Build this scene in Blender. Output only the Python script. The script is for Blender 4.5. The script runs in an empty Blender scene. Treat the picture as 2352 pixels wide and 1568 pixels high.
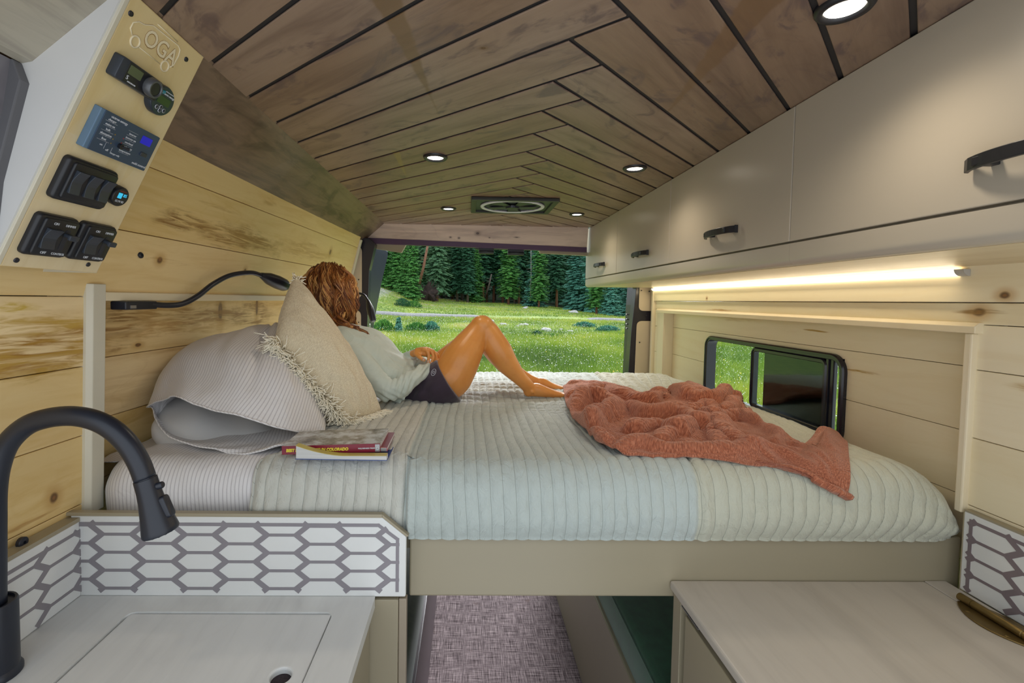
import bpy, bmesh, math, random
import numpy as np
from mathutils import Vector, Matrix

random.seed(7); rng = np.random.default_rng(11)
scn = bpy.context.scene
COL = scn.collection
PI = math.pi

# ------------------------------------------------------------------ camera
IW, IH = 2352, 1568
F, CX, CY = 1065.0, 1097.0, 736.0
YAW, PITCH, ROLL = math.radians(1.2), math.radians(2.5), 0.016
CAM = Vector((0, 0, 1.5))
fw = Vector((math.sin(YAW)*math.cos(PITCH), math.cos(YAW)*math.cos(PITCH), -math.sin(PITCH)))
_r0 = Vector((math.cos(YAW), -math.sin(YAW), 0)); _u0 = _r0.cross(fw)
rt = _r0*math.cos(ROLL) + _u0*math.sin(ROLL)
up = _u0*math.cos(ROLL) - _r0*math.sin(ROLL)
cam = bpy.data.objects.new('camera', bpy.data.cameras.new('camera'))
COL.objects.link(cam); scn.camera = cam
m3 = Matrix((rt, up, -fw)).transposed()
cam.matrix_world = Matrix.Translation(CAM) @ m3.to_4x4()
cam.data.sensor_width = 36.0
cam.data.lens = 36.0*F/IW
cam.data.shift_x = (IW/2-CX)/IW
cam.data.shift_y = -(IH/2-CY)/IW
cam.data.clip_start = 0.02; cam.data.clip_end = 600

def ray(px, py): return fw + rt*((px-CX)/F) - up*((py-CY)/F)
def onX(px, py, X): d = ray(px, py); return CAM + d*((X-CAM.x)/d.x)
def onY(px, py, Y): d = ray(px, py); return CAM + d*((Y-CAM.y)/d.y)
def onZ(px, py, Z): d = ray(px, py); return CAM + d*((Z-CAM.z)/d.z)

# ------------------------------------------------------------------ world, light, exposure
scn.view_settings.view_transform = 'Standard'
scn.view_settings.look = 'None'
scn.view_settings.gamma = 1.0
scn.view_settings.use_curve_mapping = False
scn.view_settings.exposure = 0.15
wd = bpy.data.worlds.new('sky'); scn.world = wd; wd.use_nodes = True
wn = wd.node_tree; wn.nodes.clear()
_o = wn.nodes.new('ShaderNodeOutputWorld'); _b = wn.nodes.new('ShaderNodeBackground')
_tc = wn.nodes.new('ShaderNodeTexCoord'); _sx = wn.nodes.new('ShaderNodeSeparateXYZ'); _cr = wn.nodes.new('ShaderNodeValToRGB')
wn.links.new(_tc.outputs['Generated'], _sx.inputs[0]); wn.links.new(_sx.outputs[2], _cr.inputs[0])
_cr.color_ramp.elements[0].position = 0.0; _cr.color_ramp.elements[0].color = (0.80, 0.84, 0.88, 1)
_cr.color_ramp.elements[1].position = 0.7; _cr.color_ramp.elements[1].color = (0.80, 0.90, 1.0, 1)
wn.links.new(_cr.outputs[0], _b.inputs[0]); wn.links.new(_b.outputs[0], _o.inputs[0])
_b.inputs[1].default_value = 1.5
sun = bpy.data.objects.new('sun', bpy.data.lights.new('sun', 'SUN')); COL.objects.link(sun)
sun.data.energy = 6.8; sun.data.angle = math.radians(28); sun.data.color = (0.95, 0.97, 1.0)
sun.rotation_euler = (math.radians(-58), 0, math.radians(-12))
scn.cycles.max_bounces = 8; scn.cycles.diffuse_bounces = 4; scn.cycles.glossy_bounces = 3
scn.cycles.transparent_max_bounces = 8; scn.cycles.caustics_reflective = False; scn.cycles.caustics_refractive = False
scn.cycles.sample_clamp_indirect = 6.0
scn.cycles.use_denoising = True

# ------------------------------------------------------------------ helpers
def tag(o, label=None, cat=None, group=None, kind=None):
    if label: o['label'] = label
    if cat: o['category'] = cat
    if group: o['group'] = group
    if kind: o['kind'] = kind
    return o
def thing(name, label, cat, loc=(0, 0, 0), group=None):
    o = bpy.data.objects.new(name, None); COL.objects.link(o)
    o.location = loc; o.empty_display_size = 0.05
    return tag(o, label, cat, group)
def put(o, parent):
    """link o; world-space mesh data under a parent keeps its place"""
    COL.objects.link(o)
    if parent is not None:
        o.parent = parent
        o.matrix_parent_inverse = root_matrix(parent).inverted()
    return o
def root_matrix(p):
    m = Matrix.LocRotScale(p.location, p.rotation_euler, p.scale)
    if p.parent: m = root_matrix(p.parent) @ p.matrix_parent_inverse @ m
    return m

def lift(c):
    """push colours towards their full strength a little"""
    return c
def srgb(r, g, b):
    f = lambda v: (v/255/12.92) if v/255 <= 0.04045 else ((v/255+0.055)/1.055)**2.4
    return (f(r), f(g), f(b))

class MB:
    """collects shapes and links them as ONE mesh; every vertex may carry a wood vector (along, across, random)"""
    def __init__(s): s.v = []; s.f = []; s.w = []; s.mi = []; s.cur = 0
    def add(s, vs, fs, w=None):
        b = len(s.v)
        s.v += [tuple(v) for v in vs]; s.f += [tuple(i+b for i in f) for f in fs]
        s.mi += [s.cur]*len(fs)
        s.w += [tuple(x) for x in w] if w is not None else [(v[1], v[0]+v[2], 0.0) for v in vs]
        return s
    def box(s, x0, x1, y0, y1, z0, z1, grain='y', r=None):
        x0, x1 = min(x0, x1), max(x0, x1); y0, y1 = min(y0, y1), max(y0, y1); z0, z1 = min(z0, z1), max(z0, z1)
        vs = [(x, y, z) for z in (z0, z1) for y in (y0, y1) for x in (x0, x1)]
        fs = [(0, 2, 3, 1), (4, 5, 7, 6), (0, 1, 5, 4), (2, 6, 7, 3), (0, 4, 6, 2), (1, 3, 7, 5)]
        r = random.random()*9 if r is None else r
        i = 'xyz'.index(grain); j, k = [q for q in range(3) if q != i]
        return s.add(vs, fs, [(v[i], v[j]+v[k], r) for v in vs])
    def prism(s, pts, vec, r=None, grain=None):
        """pts: planar polygon (3-D), vec: extrusion"""
        n = len(pts); pts = [Vector(p) for p in pts]; vec = Vector(vec)
        vs = pts + [p+vec for p in pts]
        fs = [tuple(range(n))[::-1], tuple(range(n, 2*n))] + [(i, (i+1) % n, n+(i+1) % n, n+i) for i in range(n)]
        r = random.random()*9 if r is None else r
        w = None
        if grain is not None:
            g = Vector(grain).normalized(); c = g.cross(vec.normalized())
            w = [(v.dot(g), v.dot(c), r) for v in vs]
        else: w = [(v[1], v[0]+v[2], r) for v in vs]
        return s.add(vs, fs, w)
    def tube(s, path, rad, n=12, cap=True, closed=False, flat=None):
        path = [Vector(p) for p in path]; m = len(path)
        rads = rad if isinstance(rad, (list, np.ndarray)) else [rad]*m
        vs = []; t0 = None; nrm = None
        for i, p in enumerate(path):
            if closed: t = path[(i+1) % m]-path[i-1]
            else: t = path[min(i+1, m-1)]-path[max(i-1, 0)]
            if t.length < 1e-9: t = Vector((0, 0, 1))
            t.normalize()
            if nrm is None:
                a = Vector((0, 0, 1)) if abs(t.z) < 0.9 else Vector((1, 0, 0))
                if flat is not None: a = Vector(flat)
                nrm = (a - t*a.dot(t)).normalized()
            else:
                nrm = (nrm - t*nrm.dot(t))
                nrm = nrm.normalized() if nrm.length > 1e-6 else t.orthogonal().normalized()
            bn = t.cross(nrm)
            R = rads[i]; ra, rb = (R if hasattr(R, '__len__') else (R, R))
            for k in range(n):
                a = 2*PI*k/n
                vs.append(p + nrm*(math.cos(a)*ra) + bn*(math.sin(a)*rb))
        fs = []
        rng_ = m if closed else m-1
        for i in range(rng_):
            j = (i+1) % m
            for k in range(n):
                fs.append((i*n+k, i*n+(k+1) % n, j*n+(k+1) % n, j*n+k))
        if cap and not closed:
            fs.append(tuple(range(n))[::-1]); fs.append(tuple((m-1)*n+k for k in range(n)))
        return s.add(vs, fs)
    def lathe(s, prof, n=24, M=None, cap=True):
        """prof: [(r,z)] about local z; M places it"""
        M = M or Matrix.Identity(4); vs = []
        for r, z in prof:
            for k in range(n):
                a = 2*PI*k/n; vs.append(M @ Vector((r*math.cos(a), r*math.sin(a), z)))
        fs = [(i*n+k, i*n+(k+1) % n, (i+1)*n+(k+1) % n, (i+1)*n+k) for i in range(len(prof)-1) for k in range(n)]
        if cap: fs.append(tuple(range(n))[::-1]); fs.append(tuple((len(prof)-1)*n+k for k in range(n)))
        return s.add(vs, fs)
    def rbox(s, c, size, r=0.01, M=None, n=4, zr=None):
        """box with rounded outline in local xy and a small top chamfer; centre c of the base, extends +z"""
        M = M or Matrix.Identity(4); hx, hy, h = size[0]/2, size[1]/2, size[2]
        def ring(ins, z):
            rr = max(r-ins, 0.0004); o = []
            for cx, cy, a0 in ((1, 1, 0), (-1, 1, 90), (-1, -1, 180), (1, -1, 270)):
                for k in range(n+1):
                    a = math.radians(a0+90*k/n)
                    o.append(M @ Vector((c[0]+cx*(hx-ins-rr)+rr*math.cos(a), c[1]+cy*(hy-ins-rr)+rr*math.sin(a), c[2]+z)))
            return o
        zr = min(h*0.4, r*0.5) if zr is None else zr
        rings = [ring(0, 0), ring(0, h-zr), ring(zr*0.3, h-zr*0.3), ring(zr, h)]
        m = len(rings[0]); vs = sum(rings, []); fs = []
        for i in range(len(rings)-1):
            for k in range(m): fs.append((i*m+k, i*m+(k+1) % m, (i+1)*m+(k+1) % m, (i+1)*m+k))
        fs.append(tuple(range(m))[::-1]); fs.append(tuple((len(rings)-1)*m+k for k in range(m)))
        return s.add(vs, fs)
    def build(s, name, mat, parent=None, smooth=False, bevel=0, origin=None, auto=None, seg=2):
        me = bpy.data.meshes.new(name)
        o0 = Vector(origin) if origin is not None else Vector((0, 0, 0))
        me.from_pydata([tuple(Vector(v)-o0) for v in s.v], [], s.f)
        for m_ in (mat if isinstance(mat, (list, tuple)) else [mat]): me.materials.append(m_)
        me.polygons.foreach_set('material_index', s.mi)
        at = me.attributes.new('wuv', 'FLOAT_VECTOR', 'POINT')
        at.data.foreach_set('vector', np.array(s.w, dtype=np.float32).ravel())
        me.update()
        if smooth: me.polygons.foreach_set('use_smooth', [True]*len(me.polygons))
        ob = bpy.data.objects.new(name, me)
        if parent is None: COL.objects.link(ob)
        else: put(ob, parent)
        ob.location = o0
        if bevel:
            b = ob.modifiers.new('b', 'BEVEL'); b.width = bevel; b.segments = seg; b.limit_method = 'ANGLE'; b.angle_limit = math.radians(35)
            b.harden_normals = False
        if auto is not None:
            smooth_by_angle(me, auto)
        return ob

def smooth_by_angle(me, deg):
    bm = bmesh.new(); bm.from_mesh(me)
    lim = math.radians(deg)
    for f in bm.faces: f.smooth = True
    for e in bm.edges:
        if len(e.link_faces) == 2 and e.calc_face_angle(0) > lim: e.smooth = False
    bm.to_mesh(me); bm.free()

def grid_mesh(name, P, mat, parent=None, smooth=True, closed_u=False, attr=None, solid=0, origin=None, W=None):
    """P: array (nu,nv,3)"""
    nu, nv = P.shape[:2]
    idx = np.arange(nu*nv).reshape(nu, nv)
    if closed_u: idx = np.vstack([idx, idx[:1]])
    q = np.stack([idx[:-1, :-1], idx[1:, :-1], idx[1:, 1:], idx[:-1, 1:]], -1).reshape(-1, 4)
    return np_mesh(name, P.reshape(-1, 3), q, mat, parent, smooth, W.reshape(-1, 3) if W is not None else None, solid, origin)
def np_mesh(name, V, Q, mat, parent=None, smooth=False, W=None, solid=0, origin=None, mi=None):
    k = Q.shape[1]; me = bpy.data.meshes.new(name)
    V = np.asarray(V, dtype=np.float32)
    if origin is not None: V = V-np.array(origin, dtype=np.float32)
    me.vertices.add(len(V)); me.vertices.foreach_set('co', V.ravel())
    me.loops.add(Q.size); me.loops.foreach_set('vertex_index', Q.astype(np.int32).ravel())
    me.polygons.add(len(Q)); me.polygons.foreach_set('loop_start', (np.arange(len(Q))*k).astype(np.int32))
    for m_ in (mat if isinstance(mat, (list, tuple)) else [mat]): me.materials.append(m_)
    if mi is not None: me.polygons.foreach_set('material_index', np.asarray(mi, dtype=np.int32))
    me.update(calc_edges=True)
    me.polygons.foreach_set('use_smooth', [bool(smooth)]*len(Q))
    if W is not None:
        at = me.attributes.new('wuv', 'FLOAT_VECTOR', 'POINT'); at.data.foreach_set('vector', np.asarray(W, dtype=np.float32).ravel())
    ob = bpy.data.objects.new(name, me)
    if parent is None: COL.objects.link(ob)
    else: put(ob, parent)
    if origin is not None: ob.location = origin
    if solid:
        s_ = ob.modifiers.new('s', 'SOLIDIFY'); s_.thickness = solid; s_.offset = -1
    return ob

def text(body, size, M, mat, parent, name='lettering', ext=0.0004, bold=False, align='CENTER', squeeze=1.0, shear=0, off=0.0):
    c = bpy.data.curves.new('t', 'FONT'); c.body = body; c.size = size; c.extrude = ext
    c.align_x = align; c.align_y = 'CENTER'; c.resolution_u = 3; c.shear = shear; c.offset = off
    o = bpy.data.objects.new('t', c); COL.objects.link(o)
    bpy.context.view_layer.update()
    me = bpy.data.meshes.new_from_object(o.evaluated_get(bpy.context.evaluated_depsgraph_get()))
    bpy.data.objects.remove(o)
    me.transform(M @ Matrix.Diagonal((squeeze, 1, 1, 1)))
    me.materials.clear(); me.materials.append(mat); me.name = name
    ob = bpy.data.objects.new(name, me); put(ob, parent); return ob

def catmull(pts, n=8):
    P = [np.array(p, dtype=float) for p in pts]; P = [2*P[0]-P[1]]+P+[2*P[-1]-P[-2]]; out = []
    for i in range(1, len(P)-2):
        for k in range(n):
            t = k/n
            out.append(0.5*((2*P[i])+(-P[i-1]+P[i+1])*t+(2*P[i-1]-5*P[i]+4*P[i+1]-P[i+2])*t*t+(-P[i-1]+3*P[i]-3*P[i+1]+P[i+2])*t**3))
    out.append(P[-2]); return out

def vnoise(x, y, seed=0):
    """smooth 2-D value noise, arrays in, about -1..1"""
    r_ = np.random.default_rng(seed); T = r_.random((64, 64))*2-1
    xi = np.floor(x).astype(int); yi = np.floor(y).astype(int); fx = x-xi; fy = y-yi
    fx = fx*fx*(3-2*fx); fy = fy*fy*(3-2*fy)
    a = T[xi % 64, yi % 64]; b = T[(xi+1) % 64, yi % 64]; c = T[xi % 64, (yi+1) % 64]; d = T[(xi+1) % 64, (yi+1) % 64]
    return (a*(1-fx)+b*fx)*(1-fy)+(c*(1-fx)+d*fx)*fy
def sstep(a, b, x):
    t = np.clip((x-a)/(b-a), 0, 1); return t*t*(3-2*t)

# ------------------------------------------------------------------ materials
class NT:
    def __init__(s, name):
        s.m = bpy.data.materials.new(name); s.m.use_nodes = True; s.t = s.m.node_tree; s.t.nodes.clear()
        s.out = s.t.nodes.new('ShaderNodeOutputMaterial'); s.bs = s.t.nodes.new('ShaderNodeBsdfPrincipled')
        s.t.links.new(s.bs.outputs[0], s.out.inputs[0])
    def n(s, typ, **kw):
        nd = s.t.nodes.new('ShaderNode'+typ)
        for k, v in kw.items(): setattr(nd, k, v)
        return nd
    def set(s, sock, v):
        if isinstance(v, bpy.types.NodeSocket): s.t.links.new(v, sock)
        elif isinstance(v, (tuple, list)) and len(v) == 3 and sock.type == 'RGBA': sock.default_value = (*v, 1)
        else: sock.default_value = v
    def math(s, op, a, b=0.0, c=0.0, clamp=False):
        nd = s.n('Math', operation=op, use_clamp=clamp)
        for i, v in enumerate((a, b, c)): s.set(nd.inputs[i], v)
        return nd.outputs[0]
    def attr(s, nm='wuv'): return s.n('Attribute', attribute_name=nm).outputs['Vector']
    def obj(s): return s.n('TexCoord').outputs['Object']
    def sep(s, v): nd = s.n('SeparateXYZ'); s.set(nd.inputs[0], v); return nd.outputs
    def com(s, x=0.0, y=0.0, z=0.0):
        nd = s.n('CombineXYZ')
        for i, v in enumerate((x, y, z)): s.set(nd.inputs[i], v)
        return nd.outputs[0]
    def noise(s, vec, scale, detail=3, rough=0.55, dist=0.0, out=0):
        nd = s.n('TexNoise'); s.set(nd.inputs['Vector'], vec); nd.inputs['Scale'].default_value = scale
        nd.inputs['Detail'].default_value = detail; nd.inputs['Roughness'].default_value = rough; nd.inputs['Distortion'].default_value = dist
        return nd.outputs[out]
    def ramp(s, f, stops):
        nd = s.n('ValToRGB'); s.set(nd.inputs[0], f); el = nd.color_ramp.elements
        while len(el) < len(stops): el.new(0.5)
        for e, (p, c) in zip(el, stops): e.position = p; e.color = (*c, 1) if len(c) == 3 else c
        return nd.outputs[0]
    def mix(s, f, a, b, mode='MIX'):
        nd = s.n('Mix', data_type='RGBA', blend_type=mode); s.set(nd.inputs[0], f); s.set(nd.inputs[6], a); s.set(nd.inputs[7], b)
        return nd.outputs[2]
    def step(s, x, a, b):
        nd = s.n('MapRange', interpolation_type='SMOOTHSTEP'); s.set(nd.inputs[0], x); s.set(nd.inputs[1], a); s.set(nd.inputs[2], b)
        return nd.outputs[0]
    def bump(s, h, strength=0.3, dist=0.002, prev=None):
        nd = s.n('Bump'); nd.inputs['Strength'].default_value = strength; nd.inputs['Distance'].default_value = dist
        s.set(nd.inputs['Height'], h)
        if prev is not None: s.set(nd.inputs['Normal'], prev)
        return nd.outputs[0]
    def fin(s, col=None, rough=None, metal=None, nrm=None, **kw):
        if col is not None: s.set(s.bs.inputs['Base Color'], col)
        if rough is not None: s.set(s.bs.inputs['Roughness'], rough)
        if metal is not None: s.set(s.bs.inputs['Metallic'], metal)
        if nrm is not None: s.set(s.bs.inputs['Normal'], nrm)
        for k, v in kw.items(): s.set(s.bs.inputs[k.replace('_', ' ')], v)
        return s.m

def plain(name, col, rough=0.5, metal=0.0, var=0.04, scale=12, bump=0.0, bscale=300, **kw):
    t = NT(name); ob = t.obj(); nz = t.noise(ob, scale, 4)
    c2 = tuple(min(1, c*(1+var)) for c in col); c1 = tuple(c*(1-var) for c in col)
    c = t.ramp(nz, [(0.3, c1), (0.7, c2)])
    nrm = t.bump(t.noise(ob, bscale, 2), bump, 0.001) if bump else None
    return t.fin(c, rough, metal, nrm, **kw)
def emit(name, col, strength):
    t = NT(name); return t.fin(col, 0.5, Emission_Color=col, Emission_Strength=strength)

def wood(name, light, dark, rough=0.4, streak=0.5, sc=1.0, tonevar=0.15, bump=0.15, knots=(), axes=(1, 2), blot=None, mottle=0.0, coat=0.0, knotcol=(0.09, 0.035, 0.012), halocol=None):
    """grain along wuv.x; knots: (a,b,ra,rb,kind) in object axes"""
    t = NT(name); w = t.attr(); x, y, z = t.sep(w)
    xs = t.math('MULTIPLY', x, 1.6*sc); ys = t.math('MULTIPLY', y, 14*sc); zs = t.math('MULTIPLY', z, 3.7)
    v = t.com(xs, ys, zs)
    n1 = t.noise(v, 1.6, 5, 0.6, 0.9)
    fine = t.noise(t.com(t.math('MULTIPLY', x, 6*sc), t.math('MULTIPLY', y, 160*sc), zs), 1.0, 3, 0.6)
    wav = t.noise(t.com(t.math('MULTIPLY', x, 1.1*sc), t.math('MULTIPLY', y, 3.2*sc), zs), 1.4, 3, 0.5, 0.6)
    rings = t.math('FRACT', t.math('MULTIPLY', wav, 9.0))
    rings = t.math('ABSOLUTE', t.math('SUBTRACT', rings, 0.5))
    f = t.math('ADD', t.math('MULTIPLY', t.step(n1, 0.38, 0.78), streak), t.math('MULTIPLY', t.step(rings, 0.38, 0.5), 0.16*streak))
    f = t.math('ADD', f, t.math('MULTIPLY', t.math('SUBTRACT', fine, 0.5), 0.3*streak), clamp=True)
    c = t.mix(f, light, dark)
    tone = t.n('TexWhiteNoise', noise_dimensions='1D'); t.set(tone.inputs['W'], z)
    tv = t.math('ADD', 1-tonevar, t.math('MULTIPLY', tone.outputs[0], 2*tonevar))
    hsv = t.n('HueSaturation'); t.set(hsv.inputs['Value'], tv); t.set(hsv.inputs['Color'], c)
    t.set(hsv.inputs['Saturation'], t.math('ADD', 1.12, t.math('MULTIPLY', tone.outputs[0], -0.24)))
    c = hsv.outputs[0]
    if blot:
        bn = t.noise(t.com(t.math('MULTIPLY', x, 2.2), t.math('MULTIPLY', y, 5), t.math('ADD', zs, 4)), blot[1], 4, 0.6, 1.0)
        c = t.mix(t.math('MULTIPLY', t.step(bn, blot[2], blot[2]+0.16), blot[3]), c, blot[0])
    o = t.obj(); ox = t.sep(o); A, B = ox[axes[0]], ox[axes[1]]
    if knots:
        dn = t.noise(t.com(t.math('MULTIPLY', A, 9), t.math('MULTIPLY', B, 26), 0.0), 1.0, 4, 0.62, out=1)
        dx, dy, dz = t.sep(dn)
        for k in knots:
            a, b, ra, rb, kind = k[:5]
            if kind == 'seg':
                wd_, cl = k[5], k[6]; ux, uy = ra-a, rb-b; L_ = math.hypot(ux, uy); ux /= L_; uy /= L_
                pa = t.math('SUBTRACT', A, a); pb = t.math('SUBTRACT', B, b)
                al = t.math('ADD', t.math('MULTIPLY', pa, ux), t.math('MULTIPLY', pb, uy)); ac = t.math('ABSOLUTE', t.math('SUBTRACT', t.math('MULTIPLY', pa, uy), t.math('MULTIPLY', pb, ux)))
                ww = t.math('MULTIPLY', t.math('SUBTRACT', 1.0, t.math('DIVIDE', al, L_)), wd_)
                ww = t.math('ADD', ww, t.math('MULTIPLY', t.math('SUBTRACT', dx, 0.5), wd_*0.6))
                mk = t.math('MULTIPLY', t.math('SUBTRACT', 1.0, t.step(t.math('SUBTRACT', ac, ww), -0.004, 0.003)), t.step(al, 0.0, 0.01))
                c = t.mix(t.math('MULTIPLY', mk, 0.75), c, cl); continue
            amp = 0.9 if kind == 'stain' else 0.35
            da = t.math('DIVIDE', t.math('SUBTRACT', A, a), ra); db = t.math('DIVIDE', t.math('SUBTRACT', B, b), rb)
            da = t.math('ADD', da, t.math('MULTIPLY', t.math('SUBTRACT', dx, 0.5), 1.2*amp))
            db = t.math('ADD', db, t.math('MULTIPLY', t.math('SUBTRACT', dy, 0.5), 2.4*amp))
            d = t.math('SQRT', t.math('ADD', t.math('MULTIPLY', da, da), t.math('MULTIPLY', db, db)))
            if kind == 'seg':
                pass
            elif kind == 'stain':
                st = t.noise(t.com(t.math('MULTIPLY', A, 7), t.math('MULTIPLY', B, 75), a*3), 1.0, 4, 0.6, 1.3)
                mk = t.math('MULTIPLY', t.math('SUBTRACT', 1.0, t.step(d, 0.45, 1.15)), t.step(st, 0.36, 0.62))
                c = t.mix(t.math('MULTIPLY', mk, k[5] if len(k) > 5 else 0.85), c, k[6] if len(k) > 6 else (0.42, 0.20, 0.035))
            else:
                halo = t.math('SUBTRACT', 1.0, t.step(d, 0.6, 2.6)); c = t.mix(t.math('MULTIPLY', halo, 0.6), c, halocol or (0.50, 0.27, 0.07))
                core = t.math('SUBTRACT', 1.0, t.step(d, 0.45, 1.0)); c = t.mix(t.math('MULTIPLY', core, 0.85), c, knotcol)
                cc = t.math('MULTIPLY', t.math('SUBTRACT', 1.0, t.step(d, 0.15, 0.4)), 0.7); c = t.mix(cc, c, (0.30, 0.13, 0.04) if halocol is None else halocol)
    nrm = t.bump(t.math('ADD', fine, n1), bump, 0.0008)
    t.fin(c, t.math('ADD', rough-0.05, t.math('MULTIPLY', fine, 0.12)), nrm=nrm)
    t.bs.inputs['Coat Weight'].default_value = coat
    return t.m
# ================================================================== MATERIALS
BLACK = plain('satin_black', (0.012, 0.013, 0.017), 0.38, var=0.05)
BLACKM = plain("matt_black", (0.013, 0.016, 0.026), 0.36)
RUBBER = plain('black_rubber', (0.015, 0.015, 0.017), 0.6)
CREAM = plain('cream_paint', (0.45, 0.40, 0.325), 0.30, var=0.015, scale=3)
TAUPE = plain('taupe_paint', (0.33, 0.285, 0.195), 0.34, var=0.015, scale=3)
WHITE = plain('white_paint', (0.66, 0.66, 0.65), 0.45, var=0.015)
BRASS = plain('aged_brass', (0.23, 0.16, 0.06), 0.38, metal=0.85, var=0.12, scale=60)
STEEL = plain('grey_metal', (0.35, 0.35, 0.36), 0.35, metal=0.8)
SCREW = plain('dark_screw', (0.05, 0.05, 0.06), 0.4, metal=0.6)

pineL = (0.84, 0.64, 0.33); pineD = (0.66, 0.43, 0.15)
STN = (0.40, 0.20, 0.03)
WALL_L = wood('pine_boards_left', pineL, pineD, rough=0.42, streak=0.55, tonevar=0.08, knots=[
    (1.22, 1.690, 0.12, 0.026, 'stain', 1.0, (0.26, 0.12, 0.02)), (1.50, 1.68, 0.28, 0.042, 'stain', 0.95, (0.36, 0.19, 0.04)), (2.0, 1.70, 0.30, 0.04, 'stain', 0.5),
    (1.16, 1.585, 0.012, 0.010, 'knot'), (1.19, 1.583, 0.09, 0.008, 'stain', 0.7), (1.55, 1.585, 0.009, 0.010, 'knot'), (2.25, 1.72, 0.014, 0.016, 'knot'),
    (0.84, 1.475, 0.05, 0.012, 'stain', 1.0, (0.62, 0.42, 0.06)), (0.84, 1.40, 0.26, 0.055, 'stain', 1.0, (0.36, 0.17, 0.02)), (0.90, 1.375, 0.24, 0.04, 'stain', 0.95, (0.50, 0.30, 0.05)), (0.86, 1.44, 0.2, 0.02, 'stain', 0.9, (0.55, 0.34, 0.05)),
    (0.91, 1.10, 0.011, 0.014, 'knot'), (0.86, 1.075, 0.06, 0.006, 'stain', 0.7), (1.35, 1.75, 0.1, 0.006, 'stain', 0.5), (1.6, 1.82, 0.05, 0.02, 'stain', 0.5)])
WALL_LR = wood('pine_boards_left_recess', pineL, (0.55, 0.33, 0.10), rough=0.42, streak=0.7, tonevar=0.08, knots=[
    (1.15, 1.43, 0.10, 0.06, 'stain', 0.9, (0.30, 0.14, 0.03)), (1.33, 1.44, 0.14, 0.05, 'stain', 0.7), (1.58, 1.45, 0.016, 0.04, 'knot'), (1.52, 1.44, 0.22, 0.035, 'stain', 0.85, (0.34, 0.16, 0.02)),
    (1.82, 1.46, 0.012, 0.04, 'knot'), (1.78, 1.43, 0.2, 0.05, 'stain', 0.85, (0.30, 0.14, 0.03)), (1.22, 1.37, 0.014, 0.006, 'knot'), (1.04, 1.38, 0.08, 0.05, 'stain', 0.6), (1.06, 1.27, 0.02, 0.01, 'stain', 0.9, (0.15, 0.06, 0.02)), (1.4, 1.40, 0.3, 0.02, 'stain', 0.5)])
paleL = (0.86, 0.765, 0.55); paleD = (0.75, 0.62, 0.38)
WALL_R = wood('pale_boards_right', paleL, paleD, rough=0.45, streak=0.4, tonevar=0.05, knots=[
    (0.955, 1.492, 0.016, 0.011, 'knot'), (0.955, 1.492, 0.05, 0.006, 'stain', 0.9, (0.30, 0.17, 0.05)), (0.90, 1.527, 0.012, 0.009, 'knot'),
    (1.47, 1.42, 0.06, 0.004, 'stain', 1.0, (0.42, 0.24, 0.03)), (1.30, 1.315, 0.07, 0.005, 'stain', 1.0, (0.42, 0.24, 0.03)), (1.95, 1.475, 0.12, 0.006, 'stain', 0.8),
    (1.9, 1.44, 0.2, 0.012, 'stain', 0.4), (0.84, 1.35, 0.06, 0.012, 'stain', 0.7, (0.46, 0.28, 0.06)), (2.05, 1.525, 0.006, 0.006, 'knot')])
TRIMW = wood('pale_trim_wood', (0.80, 0.70, 0.50), (0.68, 0.54, 0.32), rough=0.4, streak=0.3, tonevar=0.03)
TRIMP = plain('painted_trim', (0.66, 0.62, 0.50), 0.4, var=0.02)
CEILW = wood('stained_ceiling_boards', (0.255, 0.172, 0.118), (0.145, 0.090, 0.064), rough=0.36, streak=0.9, tonevar=0.12, bump=0.15,
             blot=((0.10, 0.065, 0.065), 3.6, 0.52, 0.75), axes=(0, 1), coat=0.0, halocol=(0.16, 0.09, 0.045), knots=[
    (*tuple(onZ(880, -20, 1.94))[:2], *tuple(onZ(1002, 250, 1.94))[:2], 'seg', 0.022, (0.15, 0.085, 0.035)), (*tuple(onZ(1800, -60, 1.94))[:2], *tuple(onZ(1530, 262, 1.94))[:2], 'seg', 0.034, (0.17, 0.095, 0.045)),
    (*tuple(onZ(908, 345, 1.94))[:2], *tuple(onZ(935, 410, 1.94))[:2], 'seg', 0.012, (0.30, 0.20, 0.07)), (0.02, 0.83, 0.006, 0.004, 'knot'), (0.47, 0.93, 0.004, 0.006, 'knot')])
WALNUT = wood('walnut_panel', (0.20, 0.135, 0.085), (0.085, 0.052, 0.032), rough=0.38, streak=1.0, tonevar=0.05, blot=((0.05, 0.03, 0.02), 2.4, 0.5, 0.6))
DRIFT = wood('driftwood_header', (0.74, 0.62, 0.53), (0.42, 0.33, 0.29), rough=0.4, streak=0.8, tonevar=0.03, axes=(0, 2), knotcol=(0.07, 0.05, 0.05), halocol=(0.2, 0.15, 0.13),
             knots=[(0.05, 1.895, 0.012, 0.009, 'knot'), (-0.06, 1.865, 0.006, 0.005, 'knot'), (0.28, 1.875, 0.012, 0.003, 'knot'), (-0.11, 1.868, 0.006, 0.004, 'knot'), (0.12, 1.87, 0.004, 0.003, 'knot')])
COUNTER = wood('whitewashed_counter', (0.66, 0.66, 0.645), (0.56, 0.56, 0.55), rough=0.3, streak=0.7, tonevar=0.01, bump=0.05, sc=0.8)
COUNTER2 = wood('whitewashed_counter_warm', (0.50, 0.455, 0.40), (0.40, 0.36, 0.315), rough=0.33, streak=0.7, tonevar=0.01, bump=0.05, sc=0.8)
TILE = plain('white_tile', (0.72, 0.725, 0.71), 0.25, var=0.02)
GROUT = plain('grey_grout', (0.25, 0.23, 0.25), 0.7, var=0.06)
BPLY = wood('birch_ply', (0.74, 0.60, 0.35), (0.62, 0.46, 0.22), rough=0.35, streak=0.5, tonevar=0.02)

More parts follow.
